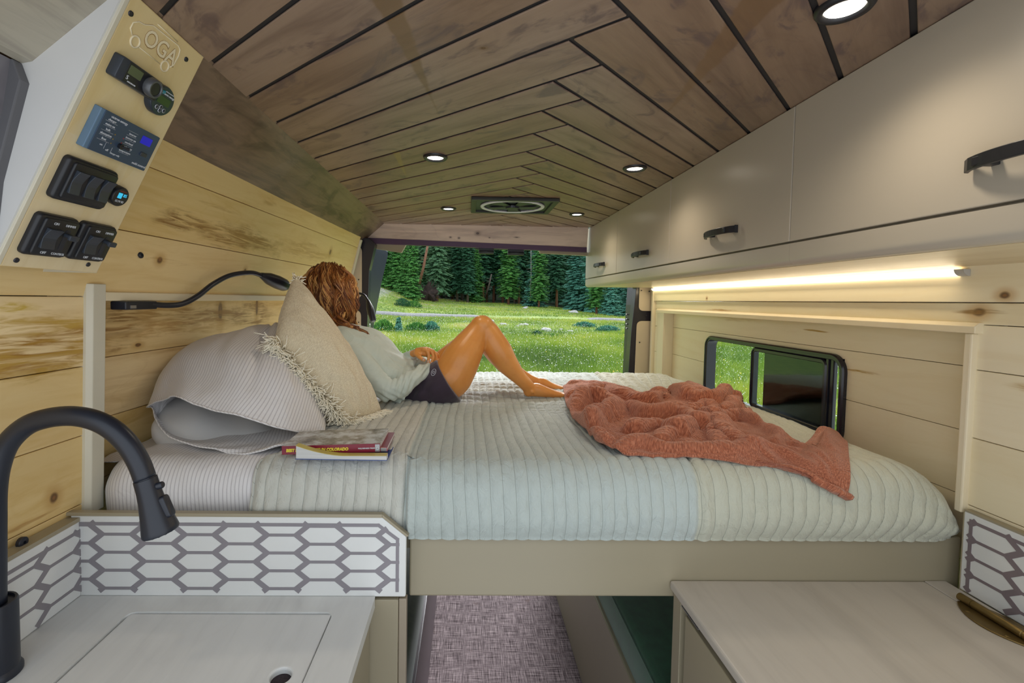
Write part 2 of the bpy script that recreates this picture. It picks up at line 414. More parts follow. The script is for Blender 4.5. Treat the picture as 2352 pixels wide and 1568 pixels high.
# ================================================================== THE VAN'S SHELL
def prof(z):
    if z > 1.5: return 0.257*(z-1.5)
    return 0.03*(z-1.5)
def XL(y, z): return -(0.79-0.055*(y-1.0))+prof(z)
SEAM = [0.0, 0.2, 0.35, 0.5, 0.65, 0.79, 0.925, 1.06, 1.205, 1.35, 1.495, 1.64, 1.785, 1.93]
GAP = 0.0016
def board_strip(mb, xf, y0, y1, z0, z1, th, out, r=None, chamf=0.0012):
    """a board on a side wall: xf(y,z) gives the face, out = +1/-1 direction away from the room"""
    za, zb = z0+GAP/2, z1-GAP/2; r = random.random()*9 if r is None else r
    ny = max(1, int((y1-y0)/0.4)); vs = []; fs = []; w = []
    for i in range(ny+1):
        y = y0+(y1-y0)*i/ny
        for z, d in ((za, th), (za, chamf), (za+chamf, 0), (zb-chamf, 0), (zb, chamf), (zb, th)):
            vs.append((xf(y, z)+out*d, y, z)); w.append((y, z, r))
    for i in range(ny):
        for k in range(5):
            a = i*6+k; fs.append((a, a+1, a+7, a+6))
    fs.append(tuple(range(6))); fs.append(tuple(ny*6+k for k in range(6))[::-1])
    mb.add(vs, fs, w)

# left wall: full boards above the recess, short boards in front of it, one mesh
wl = MB()
RY0, RY1, RZ1 = 1.0, 2.62, 1.495
for a, b in zip(SEAM[:-1], SEAM[1:]):
    if b <= RZ1+1e-6:
        board_strip(wl, XL, 0.25, RY0, a, b, 0.012, -1)
    else:
        board_strip(wl, XL, 0.25, 2.645, a, min(b, 1.90), 0.012, -1)
# boxing of the recess: soffit and returns
wl.add([(XL(1.0, 1.495)-0.012, 1.0, 1.4955), (XL(1.0, 1.495)-0.10, 1.0, 1.4955), (XL(2.64, 1.495)-0.10, 2.64, 1.4955), (XL(2.64, 1.495)-0.012, 2.64, 1.4955)], [(0, 1, 2, 3)], [(1, 0, 3), (1, .1, 3), (2.6, .1, 3), (2.6, 0, 3)])
wl.add([(XL(1, .8), 1.0, 0.8), (XL(1, .8)-0.1, 1.0, 0.8), (XL(1, 1.495)-0.1, 1.0, 1.4955), (XL(1, 1.495), 1.0, 1.4955)], [(0, 1, 2, 3)], [(0.8, 0, 3), (0.8, .1, 3), (1.5, .1, 3), (1.5, 0, 3)])
wleft = wl.build('wall_left', WALL_L); tag(wleft, kind='structure')
wr_ = MB()
for a, b in zip(SEAM[:-1], SEAM[1:]):
    if a >= 0.79 and b <= RZ1+1e-6: board_strip(wr_, lambda y, z: XL(y, z)-0.075, RY0, 2.645, a, b, 0.012, -1)
tag(wr_.build('wall_left_recess', WALL_LR), kind='structure')
# outer skin so daylight stays out
sk = MB(); sk.add([(-0.93, 0.25, 0), (-0.93, 2.72, 0), (-0.93, 2.72, 1.99), (-0.93, 0.25, 1.99)], [(0, 1, 2, 3)])
tag(sk.build('wall_left_skin', plain('dark_body_metal', (0.05, 0.05, 0.06), 0.5)), kind='structure')
# recess trims
t = MB(); 
xa = lambda z: XL(1.0, z)
t.prism([(xa(1.04)+0.004, 0.972, 1.035), (xa(1.04)+0.014, 0.978, 1.035), (xa(1.04)+0.014, 1.012, 1.035), (xa(1.04)-0.012, 1.018, 1.035), (xa(1.04)-0.012, 0.972, 1.035)], (0.03*0.47, 0, 0.487), grain=(0, 0, 1))
tag(t.build('trim_1', TRIMP, bevel=0.002), kind='structure')
t = MB()
t.prism([(XL(1.01, 1.50)+0.012, 1.012, 1.486), (XL(1.01, 1.50)+0.012, 1.012, 1.505), (XL(1.01, 1.50)-0.01, 1.012, 1.508), (XL(1.01, 1.5)-0.01, 1.012, 1.486)], (0.055*1.63, 1.63, 0), grain=(0, 1, 0))
tag(t.build('trim_2', TRIMW, bevel=0.002), kind='structure')
# end moulding of the left wall beside the rear door
t = MB()
t.prism([(XL(2.64, 0.9)+0.01, 2.64, 0.9), (XL(2.64, 0.9)-0.02, 2.64, 0.9), (XL(2.64, 0.9)-0.02, 2.665, 0.9), (XL(2.64, 0.9)+0.01, 2.665, 0.9)], (0.018, 0, 0.6), grain=(0, 0, 1))
t.prism([(XL(2.64, 1.5)+0.01, 2.64, 1.5), (XL(2.64, 1.5)-0.02, 2.64, 1.5), (XL(2.64, 1.5)-0.02, 2.665, 1.5), (XL(2.64, 1.5)+0.01, 2.665, 1.5)], (0.257*0.33, 0, 0.33), grain=(0, 0, 1))
tag(t.build('trim_3', TRIMP, bevel=0.002), kind='structure')

# right wall
XR = 1.07; REC = 1.12; WY0, WY1, WZ0, WZ1 = 1.335, 2.14, 1.077, 1.355
rw = MB()
XRf = lambda y, z: XR+0.006
board_strip(rw, lambda y, z: XR-0.006, 0.2, 2.64, 1.512, 1.60, 0.012, 1)
board_strip(rw, XRf, 0.2, 1.75, 1.4655, 1.512, 0.012, 1)
board_strip(rw, XRf, 1.75, 2.64, 1.4655, 1.512, 0.012, 1)
for a, b in ((0.0, 0.3), (0.3, 0.55), (0.55, 0.79), (0.79, 0.935), (0.935, 1.08), (1.08, 1.225), (1.225, 1.37), (1.37, 1.4655)):
    board_strip(rw, XRf, 0.2, 0.955, a, b, 0.012, 1)
    board_strip(rw, XRf, 2.575, 2.64, a, b, 0.012, 1)
# recess boxing
for pts in ([(XR, .955, 1.4655), (REC+.02, .955, 1.4655), (REC+.02, 2.575, 1.4655), (XR, 2.575, 1.4655)],
            [(XR, .955, .7), (REC+.02, .955, .7), (REC+.02, .955, 1.4655), (XR, .955, 1.4655)],
            [(XR, 2.575, .7), (REC+.02, 2.575, .7), (REC+.02, 2.575, 1.4655), (XR, 2.575, 1.4655)]):
    rw.add(pts, [(0, 1, 2, 3)], [(p[1], p[0]+p[2], 2.0) for p in pts])
tag(rw.build('wall_right', WALL_R), kind='structure')
# recessed boards with the window opening cut out of them
rr = MB()
def rect_hole_boards(mb, y0, y1, seams, hy0, hy1, hz0, hz1, xf, th):
    for a, b in zip(seams[:-1], seams[1:]):
        r = random.random()*9
        segs = [(a, b)]
        cuts = sorted(set([a, b]+[c for c in (hz0, hz1) if a < c < b]))
        for c, d in zip(cuts[:-1], cuts[1:]):
            m_ = (c+d)/2
            if hz0 < m_ < hz1:
                parts = [(y0, hy0), (hy1, y1)]
            else: parts = [(y0, y1)]
            for p, q in parts:
                g0 = GAP/2 if c == a else 0; g1 = GAP/2 if d == b else 0
                vs = [(xf, p, c+g0), (xf, q, c+g0), (xf, q, d-g1), (xf, p, d-g1)]
                vs += [(xf+th, v[1], v[2]) for v in vs]
                mb.add(vs, [(0, 1, 2, 3), (4, 7, 6, 5), (0, 4, 5, 1), (1, 5, 6, 2), (2, 6, 7, 3), (3, 7, 4, 0)], [(v[1], v[2], r) for v in vs])
rect_hole_boards(rr, 0.955, 2.575, [0.7, 0.935, 1.08, 1.225, 1.37, 1.4655], WY0+0.012, WY1-0.012, WZ0+0.012, WZ1-0.012, REC, 0.012)
tag(rr.build('wall_right_recess', WALL_R), kind='structure')
sk = MB()
xs = 1.155
for (a, b, c, d) in ((0.2, WY0, 0, 2.0), (WY1, 2.72, 0, 2.0), (WY0, WY1, 0, WZ0), (WY0, WY1, WZ1, 2.0)):
    sk.add([(xs, a, c), (xs, b, c), (xs, b, d), (xs, a, d)], [(0, 1, 2, 3)])
# reveal of the window hole
for q in ([(WY0, WZ0), (WY1, WZ0)], [(WY1, WZ0), (WY1, WZ1)], [(WY1, WZ1), (WY0, WZ1)], [(WY0, WZ1), (WY0, WZ0)]):
    (a, b), (c, d) = q
    sk.add([(REC+.012, a, b), (REC+.012, c, d), (xs, c, d), (xs, a, b)], [(0, 1, 2, 3)])
tag(sk.build('wall_right_skin', bpy.data.materials['dark_body_metal']), kind='structure')
# trims of the right recess: long top strip, front post, far post
t = MB()
t.prism([(XR-0.012, 0.945, 1.447), (XR-0.012, 0.945, 1.462), (XR-0.002, 0.945, 1.470), (XR+0.016, 0.945, 1.470), (XR+0.016, 0.945, 1.447)], (0, 1.65, 0), grain=(0, 1, 0))
tag(t.build('trim_4', TRIMW, bevel=0.0015), kind='structure')
t = MB(); t.box(XR-0.008, XR+0.012, 0.953, 0.969, 1.062, 1.4465, 'z')
tag(t.build('trim_5', TRIMW, bevel=0.003), kind='structure')
t = MB(); t.box(XR-0.006, XR+0.05, 2.50, 2.575, 0.9, 1.450, 'z'); t.box(XR-0.004, XR+0.01, 2.575, 2.59, 0.9, 1.45, 'z')
tag(t.build('trim_6', TRIMW, bevel=0.002), kind='structure')
t = MB(); t.box(XR-0.012, XR+0.02, 2.64, 2.662, 0.9, 1.60, 'z')
tag(t.build('trim_7', TRIMW, bevel=0.002), kind='structure')

# ceiling: herringbone boards over a black backing
def clip(poly, n, d):
    out = []
    for i in range(len(poly)):
        a, b = poly[i], poly[(i+1) % len(poly)]; da = a[0]*n[0]+a[1]*n[1]-d; db = b[0]*n[0]+b[1]*n[1]-d
        if da <= 0: out.append(a)
        if (da < 0 < db) or (db < 0 < da):
            t_ = da/(da-db); out.append((a[0]+(b[0]-a[0])*t_, a[1]+(b[1]-a[1])*t_))
    return out
def inset(poly, e):
    c = (sum(p[0] for p in poly)/len(poly), sum(p[1] for p in poly)/len(poly)); out = list(poly); P = list(poly)
    for i in range(len(P)):
        a, b = P[i], P[(i+1) % len(P)]; dx, dy = b[0]-a[0], b[1]-a[1]; L = math.hypot(dx, dy)
        if L < 1e-6: continue
        n = (dy/L, -dx/L)
        if (c[0]-a[0])*n[0]+(c[1]-a[1])*n[1] > 0: n = (-n[0], -n[1])
        out = clip(out, n, n[0]*a[0]+n[1]*a[1]-e)
        if len(out) < 3: return []
    return out
ZC = 1.94; cb = MB()
X0c, X1c, Y0c, Y1c = -0.497, 0.74, 0.22, 2.755
SL, SR = 0.845, 0.995
for k in range(-8, 16):
    a0 = 0.797+0.1473*k; b0 = 0.729+0.1473*k
    a1, b1 = a0+0.1473, b0+0.1473
    L = [(0.164, a0), (0.244, b1), (-0.7, b1+SL*0.944), (-0.7, b0+SL*0.944)]
    R_ = [(0.244, b1), (0.164, a1), (0.9, a1+SR*0.736), (0.9, a0+SR*0.736)]
    for poly, sl in ((L, -SL), (R_, SR)):
        q = inset(poly, 0.0046)
        for n, d in (((1, 0), X1c), ((-1, 0), -X0c), ((0, 1), Y1c), ((0, -1), -Y0c)):
            if len(q) >= 3: q = clip(q, n, d)
        if len(q) < 3: continue
        pts = [(p[0], p[1], ZC) for p in q]
        cb.prism(pts, (0, 0, 0.0035), grain=(1, sl, 0))
for i, v in enumerate(cb.w): pass
ceil = cb.build('ceiling', CEILW, bevel=0.001, seg=1); tag(ceil, kind='structure')
bk = MB(); bk.box(-0.93, 1.19, 0.2, 2.76, 1.9437, 1.99)
tag(bk.build('ceiling_backing', RUBBER), kind='structure')
# dark slanting panel between ceiling and left wall
t = MB()
pa = [(-0.494, 0.868, ZC+.004), (XL(1.05, 1.852)+0.004, 0.868, 1.855)]
_n = 14
for _off in (0.0, 0.010):
    vs = []; w_ = []
    for i in range(_n+1):
        f_ = i/_n; a_ = Vector((-0.490, 0.70, ZC+.004)).lerp(Vector((-0.497, 2.756, ZC+.004)), f_); b_ = Vector((-0.713, 0.70, 1.856)).lerp(Vector((-0.628, 2.756, 1.826)), f_)
        vs += [a_+Vector((0, 0, _off)), b_+Vector((0, 0, _off))]; w_ += [(a_.y, 0.0, 5), (a_.y, 0.2, 5)]
    t.add(vs, [(2*i, 2*i+2, 2*i+3, 2*i+1) for i in range(_n)], w_)
sl_ = t.build('trim_8', WALNUT); tag(sl_, kind='structure')
# header over the rear doors
t = MB()
hd = [onY(868, 507, 2.75), onY(1352, 517, 2.75), onY(1348, 568, 2.75), onY(826, 545, 2.75)]
t.prism(hd, (0, 0.018, 0), grain=(1, 0, 0), r=2.2)
tag(t.build('trim_9', DRIFT), kind='structure')
PURP = plain('plum_edge', (0.075, 0.035, 0.085), 0.4)
t = MB()
pe = [onY(826, 545, 2.748), onY(1348, 568, 2.748), onY(1348, 579, 2.748), onY(840, 558, 2.748)]
t.prism(pe, (0, 0.03, 0)); tag(t.build('trim_10', PURP), kind='structure')
OLIVE = plain('rear_headliner', (0.33, 0.29, 0.20), 0.7)
for i, (xa_, xb_, ya_, yb_, xc_, xd_) in enumerate(((838, 932, 556, 562, 922, 838), (1238, 1349, 574, 579, 1349, 1252))):
    t = MB(); lo = [onY(xa_, ya_, 2.78), onY(xb_, yb_, 2.78), onY(xc_, yb_+18, 2.78), onY(xd_, ya_+11, 2.78)] if i == 0 else [onY(xa_, ya_, 2.78), onY(xb_, yb_, 2.78), onY(xc_, yb_+8, 2.78), onY(1241, 581, 2.78)]
    t.prism(lo, (0, 0.03, 0)); tag(t.build('trim_%d' % (11+i), OLIVE), kind='structure')

# black latch blocks under the header
for i, (xa_, xb_, yt, yb_) in enumerate(((1100, 1134, 565, 583), (1167, 1203, 567, 586))):
    a = onY(xa_, yt, 2.77); b = onY(xb_, yb_, 2.77)
    tg = thing('door_latch', 'black latch block under the header, %s one above the meadow' % ('left' if i == 0 else 'right'), 'latch', ((a.x+b.x)/2, 2.79, b.z), 'latch blocks under the rear header')
    m_ = MB(); m_.box(a.x, b.x, 2.765, 2.80, b.z, a.z); m_.build('latch_body', BLACK, tg, bevel=0.003)
    m_ = MB(); m_.tube([(a.x, 2.762, b.z+0.012), (b.x, 2.762, b.z+0.012)], 0.006, 10); m_.build('latch_roller', BLACKM, tg, smooth=True)
t = MB(); a = onY(1092, 560, 2.79); b = onY(1210, 574, 2.79); t.box(a.x, b.x, 2.79, 2.81, b.z, a.z+.01); tag(t.build('trim_13', BLACK), kind='structure')

# floor, bed boxes
FLOORM = NT('woven_vinyl'); _o = FLOORM.obj(); _x, _y, _z = FLOORM.sep(_o)
n1 = FLOORM.noise(FLOORM.com(FLOORM.math('MULTIPLY', _x, 12), FLOORM.math('MULTIPLY', _y, 420), 0.0), 1.0, 3, 0.7)
n2 = FLOORM.noise(FLOORM.com(FLOORM.math('MULTIPLY', _x, 420), FLOORM.math('MULTIPLY', _y, 12), 3.0), 1.0, 3, 0.7)
c = FLOORM.ramp(FLOORM.math('MULTIPLY', FLOORM.math('ADD', n1, n2), 0.5), [(0.40, (0.025, 0.018, 0.018)), (0.5, (0.13, 0.10, 0.105)), (0.60, (0.32, 0.26, 0.26))])
bl = FLOORM.step(FLOORM.noise(_o, 9.0, 3), 0.62, 0.74)
c = FLOORM.mix(FLOORM.math('MULTIPLY', bl, 0.5), c, (0.07, 0.04, 0.03))
FLOORM = FLOORM.fin(c, 0.9); FLOORM.node_tree.nodes['Principled BSDF'].inputs['Specular IOR Level'].default_value = 0.05
t = MB(); t.box(-0.93, 1.19, 0.2, 2.76, -0.03, 0.0); tag(t.build('floor', FLOORM), kind='structure')

# metal of the rear pillars: black frame with cream card panels screwed on
DARKMET = plain('black_body_paint', (0.022, 0.020, 0.030), 0.22)
CARD = plain('cream_card', (0.60, 0.50, 0.36), 0.5, var=0.02)
def pillar(name, pix, Y, mat, th=0.03, bev=0.002):
    m_ = MB(); m_.prism([onY(x, y, Y) for x, y in pix], (0, th, 0)); return m_.build(name, mat, bevel=bev)
def rcorner(pix, which, r, n=6):
    """round off the polygon's corners listed in which (index -> radius px)"""
    out = []
    for i, p in enumerate(pix):
        if i not in which: out.append(p); continue
        a = np.array(pix[i-1], float); b = np.array(p, float); c_ = np.array(pix[(i+1) % len(pix)], float)
        u = (a-b)/np.linalg.norm(a-b); v = (c_-b)/np.linalg.norm(c_-b); s_, e_ = b+u*r, b+v*r
        for k in range(n+1):
            t_ = k/n; q = (1-t_)**2*s_+2*t_*(1-t_)*b+t_*t_*e_; out.append(tuple(q))
    return out
o = pillar('door_frame_left', [(803, 540), (850, 548), (862, 560), (848, 620), (843, 760), (838, 900), (800, 900)], 2.70, DARKMET, 0.06); tag(o, kind='structure')
o = pillar('door_frame_card_left', rcorner([(812, 566), (831, 566), (831, 682), (800, 692), (800, 640)], (1, 2), 12), 2.692, CARD, 0.006); tag(o, kind='structure')
o = pillar('door_frame_card_left', rcorner([(800, 712), (829, 712), (829, 900), (790, 900)], (1,), 14), 2.692, CARD, 0.006); tag(o, kind='structure')
t = MB()
for p in ((824, 642), (826, 692), (824, 740)):
    q = onY(*p, 2.690); t.lathe([(0.0035, 0), (0.0035, 0.004)], 10, Matrix.Translation(q) @ Matrix.Rotation(PI/2, 4, 'X'))
tag(t.build('door_frame_rivets_left', RUBBER), kind='structure')
o = pillar('door_frame_right', [(1466, 620), (1520, 620), (1520, 900), (1440, 900), (1450, 760)], 2.70, DARKMET, 0.06); tag(o, kind='structure')
o = pillar('door_frame_card_right', rcorner([(1470, 625), (1510, 625), (1510, 714), (1467, 714)], (3,), 12), 2.692, CARD, 0.006); tag(o, kind='structure')
o = pillar('door_frame_card_right', rcorner([(1463, 737), (1510, 737), (1510, 900), (1456, 900)], (0,), 12), 2.692, CARD, 0.006); tag(o, kind='structure')
t = MB()
for p in ((1473, 667), (1491, 669), (1469, 786), (1496, 789), (1484, 724)):
    q = onY(*p, 2.690); t.lathe([(0.0035, 0), (0.0035, 0.004)], 10, Matrix.Translation(q) @ Matrix.Rotation(PI/2, 4, 'X'))
tag(t.build('door_frame_rivets_right', RUBBER), kind='structure')
# weather strip
t = MB(); t.tube([onY(852, 560, 2.72), onY(846, 590, 2.72), onY(842, 640, 2.72), onY(840, 760, 2.72), onY(836, 900, 2.72)], 0.008, 10)
t.tube([onY(1464, 640, 2.72), onY(1458, 720, 2.72), onY(1448, 850, 2.72), onY(1443, 900, 2.72)], 0.006, 10)
tag(t.build('door_frame_seal', RUBBER, smooth=True), kind='structure')

# the two rear doors, swung out behind the van
CARPAINT = plain('deep_blue_car_paint', (0.008, 0.007, 0.028), 0.3, var=0.02, **{'Specular IOR Level': 0.25})
def quad3(mb, pts, th):
    mb.prism(pts, th)
dl = thing('rear_door', 'open left rear van door, glossy dark blue inner edge', 'door', (-0.62, 2.8, 0.9), 'rear doors swung open')
t = MB()
dpix = [(846, 900), (843, 800), (843, 700), (845, 620), (850, 585), (862, 567), (876, 562), (878, 568), (876, 600), (866, 680), (856, 760), (849, 850), (847, 900)]
ptsD = [onX(px, py, -0.600) for px, py in dpix]
ptsD = [Vector((-0.600, min(max(p.y, 2.5), 4.2), 1.5+(p.z-1.5))) for p in ptsD]
near, far = 2.80, 3.42
t = MB()
prfl = []
for z, yf, xo in ((0.75, 2.94, -.645), (1.0, 2.97, -.64), (1.2, 3.02, -.630), (1.4, 3.10, -.615), (1.6, 3.20, -.598), (1.72, 3.27, -.585), (1.80, 3.31, -.575), (1.835, 3.30, -.572)):
    prfl.append((z, yf, xo))
vs = []; 
for z, yf, xo in prfl:
    vs += [(xo-0.02, 2.80, z), (xo, 2.83, z), (xo+0.004, yf-0.02, z), (xo-0.008, yf, z), (xo-0.07, yf, z), (xo-0.07, 2.80, z)]
fs = [(i*6+k, i*6+(k+1) % 6, (i+1)*6+(k+1) % 6, (i+1)*6+k) for i in range(len(prfl)-1) for k in range(6)] + [tuple(range(6)), tuple(42+k for k in range(6))]
t.add(vs, fs); t.build('door_panel', CARPAINT, dl, smooth=False, bevel=0.006)
t = MB()
for z in (1.29, 1.33): t.rbox((0, 0, 0), (0.05, 0.022, 0.008), 0.008, Matrix.Translation((-.622, 2.92, z)) @ Matrix.Rotation(PI/2, 4, 'Y') @ Matrix.Rotation(PI/2, 4, 'Z'))
t.build('hinge_pocket', STEEL, dl)
dr = thing('rear_door', 'open right rear van door seen edge-on with latch hardware', 'door', (1.0, 2.8, 0.9), 'rear doors swung open')
t = MB()
vs = []; lv = [(1430, 900), (1433, 850), (1437, 760), (1440, 700), (1444, 650), (1446, 620)]
for px, py in lv:
    a = onY(px-3, py, 2.95); b = onY(px+26, py, 2.80)
    vs += [(a.x, 2.95, a.z), (b.x, 2.80, a.z), (b.x+.05, 2.80, a.z), (a.x+.08, 2.95, a.z)]
fs = [(i*4+k, i*4+(k+1) % 4, (i+1)*4+(k+1) % 4, (i+1)*4+k) for i in range(len(lv)-1) for k in range(4)] + [(0, 1, 2, 3), (20, 21, 22, 23)]
t.add(vs, fs); t.build('door_panel', DARKMET, dr, bevel=0.004)
t = MB()
for py in (722, 733, 744, 754): q = onY(1441, py, 2.885); t.rbox((0, 0, 0), (0.02, 0.009, 0.010), 0.003, Matrix.Translation(q) @ Matrix.Rotation(PI/2, 4, 'X'))
t.build('latch', STEEL, dr)

# left front corner: whitewashed soffit and van body beyond the control panel
t = MB()
q = [onY(262, -30, .66), onY(85, 152, .66), onY(66, 153, .655), onY(-60, 92, .6), onY(-60, -60, .6)]
P0 = [Vector((-0.505, 0.70, 1.935)), Vector((-0.63, 0.70, 1.832)), Vector((-0.645, 0.70, 1.829)), Vector((-0.645, 0.25, 1.829)), Vector((-0.505, 0.25, 1.935))]
t.add(P0, [(4, 3, 2, 1, 0)], [(p.y*1.0, p.x+p.z, 3.3) for p in P0])
tag(t.build('trim_14', wood('grey_washed_soffit', (0.42, 0.38, 0.29), (0.27, 0.24, 0.19), rough=0.4, streak=0.9, tonevar=0.0)), kind='structure')
t = MB()
t.prism([(-0.645, 0.70, 1.829), (-0.655, 0.70, 1.829), (-0.70, 0.70, 1.66), (-0.715, 0.70, 1.55), (-0.69, 0.70, 1.55), (-0.675, 0.70, 1.66), (-0.635, 0.70, 1.80)], (0, -0.02, 0))
tag(t.build('trim_15', plain('grey_window_rubber', (0.12, 0.12, 0.13), 0.6), bevel=0.002), kind='structure')
t = MB()
vs = []; 
for i in range(9):
    a = i/8; vs += [(-0.648-0.10*a, 0.69, 1.828-0.30*a**0.7), (-0.66-0.11*a, 0.30, 1.828-0.30*a**0.7)]
t.add(vs, [(2*i, 2*i+1, 2*i+3, 2*i+2) for i in range(8)])
tag(t.build('wall_left_body', plain('grey_blue_body_metal', (0.20, 0.19, 0.21), 0.3, var=0.35, scale=5)), kind='structure')
# ================================================================== OVERHEAD CABINETS
XC = 0.715; CB = 1.590; CJ = 1.640
UNDER = wood('glossy_maple_underside', (0.66, 0.56, 0.38), (0.55, 0.44, 0.27), rough=0.34, streak=0.8, tonevar=0.0, bump=0.05)
cy = [2.83, 2.24, 1.652, 1.027, 0.207]
where = ['nearest the rear doors', 'second from the rear doors', 'third from the rear doors', 'nearest the camera, cut by the frame']
for i in range(4):
    y1, y0 = cy[i], cy[i+1]
    cab = thing('overhead_cabinet', 'cream overhead cabinet with flat door and black handle, %s' % where[i], 'cabinet', (XC+.15, (y0+y1)/2, CB), 'overhead cabinets along the right wall')
    m_ = MB()
    # carcass with a rounded lower front corner
    pr = [(XC+.016, ZC-.004), (1.058, ZC-.004), (1.058, CB+.002), (XC+.016, CB+.002)]
    m_.prism([(x, y0+.0005, z) for x, z in pr], (0, y1-y0-.001, 0)); m_.build('carcass', CREAM, cab)
    m_ = MB(); r = 0.016; arc = [(XC+r-r*math.cos(a), CB+r-r*math.sin(a)) for a in np.linspace(0, PI/2, 7)]
    pr = [(XC+.016, CJ-.0025), (XC, CJ-.0025)]+arc+[(XC+.03, CB), (XC+.03, CB+.01), (XC+.016, CB+.012)]
    ya, yb = (y0, y1) if i != 3 else (y0, y1-.0006)
    m_.prism([(x, ya, z) for x, z in pr], (0, yb-ya, 0)); m_.build('bottom_rail', CREAM, cab, auto=30)
    m_ = MB(); m_.box(XC+.03, 1.064, y0+.0002, min(y1, 2.70)-.0002, CB-.001, CB+.004, 'y', r=1.0); m_.build('underside', UNDER, cab)
    m_ = MB(); m_.box(XC-.001, XC+.016, y0+.0012, y1-.0012, CJ+.0025, ZC-.001); dr_ = m_.build('door', CREAM, cab, bevel=0.0015)
    yc = (y0+y1)/2-.041; hz = 1.70; hl = 0.078
    m_ = MB(); n = 12; vs = []; path = []
    for k in range(n+1):
        s_ = -1+2*k/n; path.append((XC-.010-.022*(1-s_*s_)**0.7, yc+s_*hl, hz))
    m_.tube(path, [(0.0045, 0.010)]*(n+1), 4, flat=(1, 0, 0)) if False else None
    for k in range(n+1):
        x, y, z = path[k]; vs += [(x-.0035, y, z-.009), (x+.0035, y, z-.009), (x+.0035, y, z+.009), (x-.0035, y, z+.009)]
    m_.add(vs, [(k*4+q, k*4+(q+1) % 4, k*4+4+(q+1) % 4, k*4+4+q) for k in range(n) for q in range(4)]+[(0, 1, 2, 3), (n*4, n*4+1, n*4+2, n*4+3)])
    for s_ in (-1, 1):
        m_.box(XC-.030, XC-.001, yc+s_*hl*.62-.006, yc+s_*hl*.62+.006, hz-.006, hz+.006)
    h = m_.build('handle', BLACK, dr_, bevel=0.0012)
LEDM = emit('warm_strip_glow', (1.0, 0.88, 0.66), 4.0)
led = thing('light_bar', 'glowing warm strip light under the cream overhead cabinets', 'light', (1.05, 1.8, 1.575))
m_ = MB(); pr = [(1.062+0.0-0.014*math.cos(a), 1.583-0.013*math.sin(a)) for a in np.linspace(0, PI/2, 7)]+[(1.062, 1.583)]
m_.prism([(x, 0.985, z) for x, z in pr], (0, 1.655, 0)); m_.build('diffuser', LEDM, led, smooth=False)
for y in (0.965, 2.64):
    m_ = MB(); m_.prism([(1.0635+(x-1.062)*1.12, y, 1.583+(z-1.583)*1.12) for x, z in pr], (0, 0.02, 0))
    m_.build('end_cap', bpy.data.materials.get('grey_plastic') or plain('grey_plastic', (0.45, 0.44, 0.42), 0.4), led)
la = bpy.data.lights.new('light_bar_glow', 'AREA'); la.shape = 'RECTANGLE'; la.size = 0.02; la.size_y = 1.62; la.energy = 0.75; la.color = (1.0, 0.84, 0.58)
lo = bpy.data.objects.new('light_bar_glow', la); put(lo, led); lo.matrix_parent_inverse = Matrix.Identity(4)
lo.location = Vector((1.035, 1.8, 1.565))-Vector((1.05, 1.8, 1.575)); lo.rotation_euler = (0, math.radians(28), 0)

# ================================================================== RECESSED DOWNLIGHTS
PUCK = emit('downlight_glow', (1.0, 0.90, 0.74), 14.0)
spots = [((1000, 360), 'left one of the middle pair, brown ceiling'), ((1458, 385), 'right one of the middle pair, near the cream cabinets'), ((1030, 478), 'small in the distance, left of the roof vent'),
         ((1325, 491), 'small in the distance, right of the roof vent'), ((1940, 15), 'largest, at the top edge above the cabinets')]
for (px, py), wh in spots:
    p = onZ(px, py, ZC)
    tg = thing('downlight', 'glowing black-rimmed downlight, '+wh, 'light', (p.x, p.y, ZC), 'recessed ceiling downlights')
    m_ = MB(); m_.lathe([(0.0245, -0.002), (0.027, -0.0065), (0.034, -0.0075), (0.0375, -0.003), (0.0375, 0.004)], 36, Matrix.Translation(p), cap=False)
    m_.build('rim', BLACK, tg, smooth=True)
    m_ = MB(); m_.lathe([(0.0001, -0.0025), (0.0255, -0.0025)], 28, Matrix.Translation(p), cap=False); m_.build('diffuser', PUCK, tg)
    L = bpy.data.lights.new('downlight_beam', 'SPOT'); L.energy = 3.0; L.spot_size = math.radians(150); L.spot_blend = 0.9; L.shadow_soft_size = 0.025; L.color = (1, 0.87, 0.68)
    lo = bpy.data.objects.new('downlight_beam', L); put(lo, tg); lo.matrix_parent_inverse = Matrix.Identity(4); lo.location = (0, 0, -0.03)

# ================================================================== ROOF VENT
vt = thing('roof_vent', 'dark square roof vent with a pale round fan ring in the ceiling', 'vent', (0.2, 2.17, 1.90))
a, b, c_, d = onZ(1079, 467, 1.905), onZ(1290, 476, 1.905), onZ(1252, 503, 1.905), onZ(1084, 498, 1.905)
x0, x1, y0, y1 = (a.x+d.x)/2, (b.x+c_.x)/2, (a.y+b.y)/2, (c_.y+d.y)/2
VENTM = plain('dark_olive_plastic', (0.028, 0.030, 0.024), 0.5)
m_ = MB(); w = 0.024
for q in ((x0, x1, y0, y0+w), (x0, x1, y1-w, y1), (x0, x0+w, y0+w, y1-w), (x1-w, x1, y0+w, y1-w)): m_.box(q[0], q[1], q[2], q[3], 1.925, 1.9395)
m_.build('vent_frame', VENTM, vt, bevel=0.003)
m_ = MB(); m_.box(x0+w, x1-w, y0+w, y1-w, 1.934, 1.9385); m_.build('vent_back', BLACKM, vt)
cxv, cyv = (x0+x1)/2, (y0+y1)/2; rv = min(x1-x0, y1-y0)/2-w-.002
m_ = MB(); m_.tube([(cxv+rv*1.1*math.cos(t_), cyv+rv*math.sin(t_), 1.930) for t_ in np.linspace(0, 2*PI, 48, endpoint=False)], (0.006, 0.009), 8, closed=True)
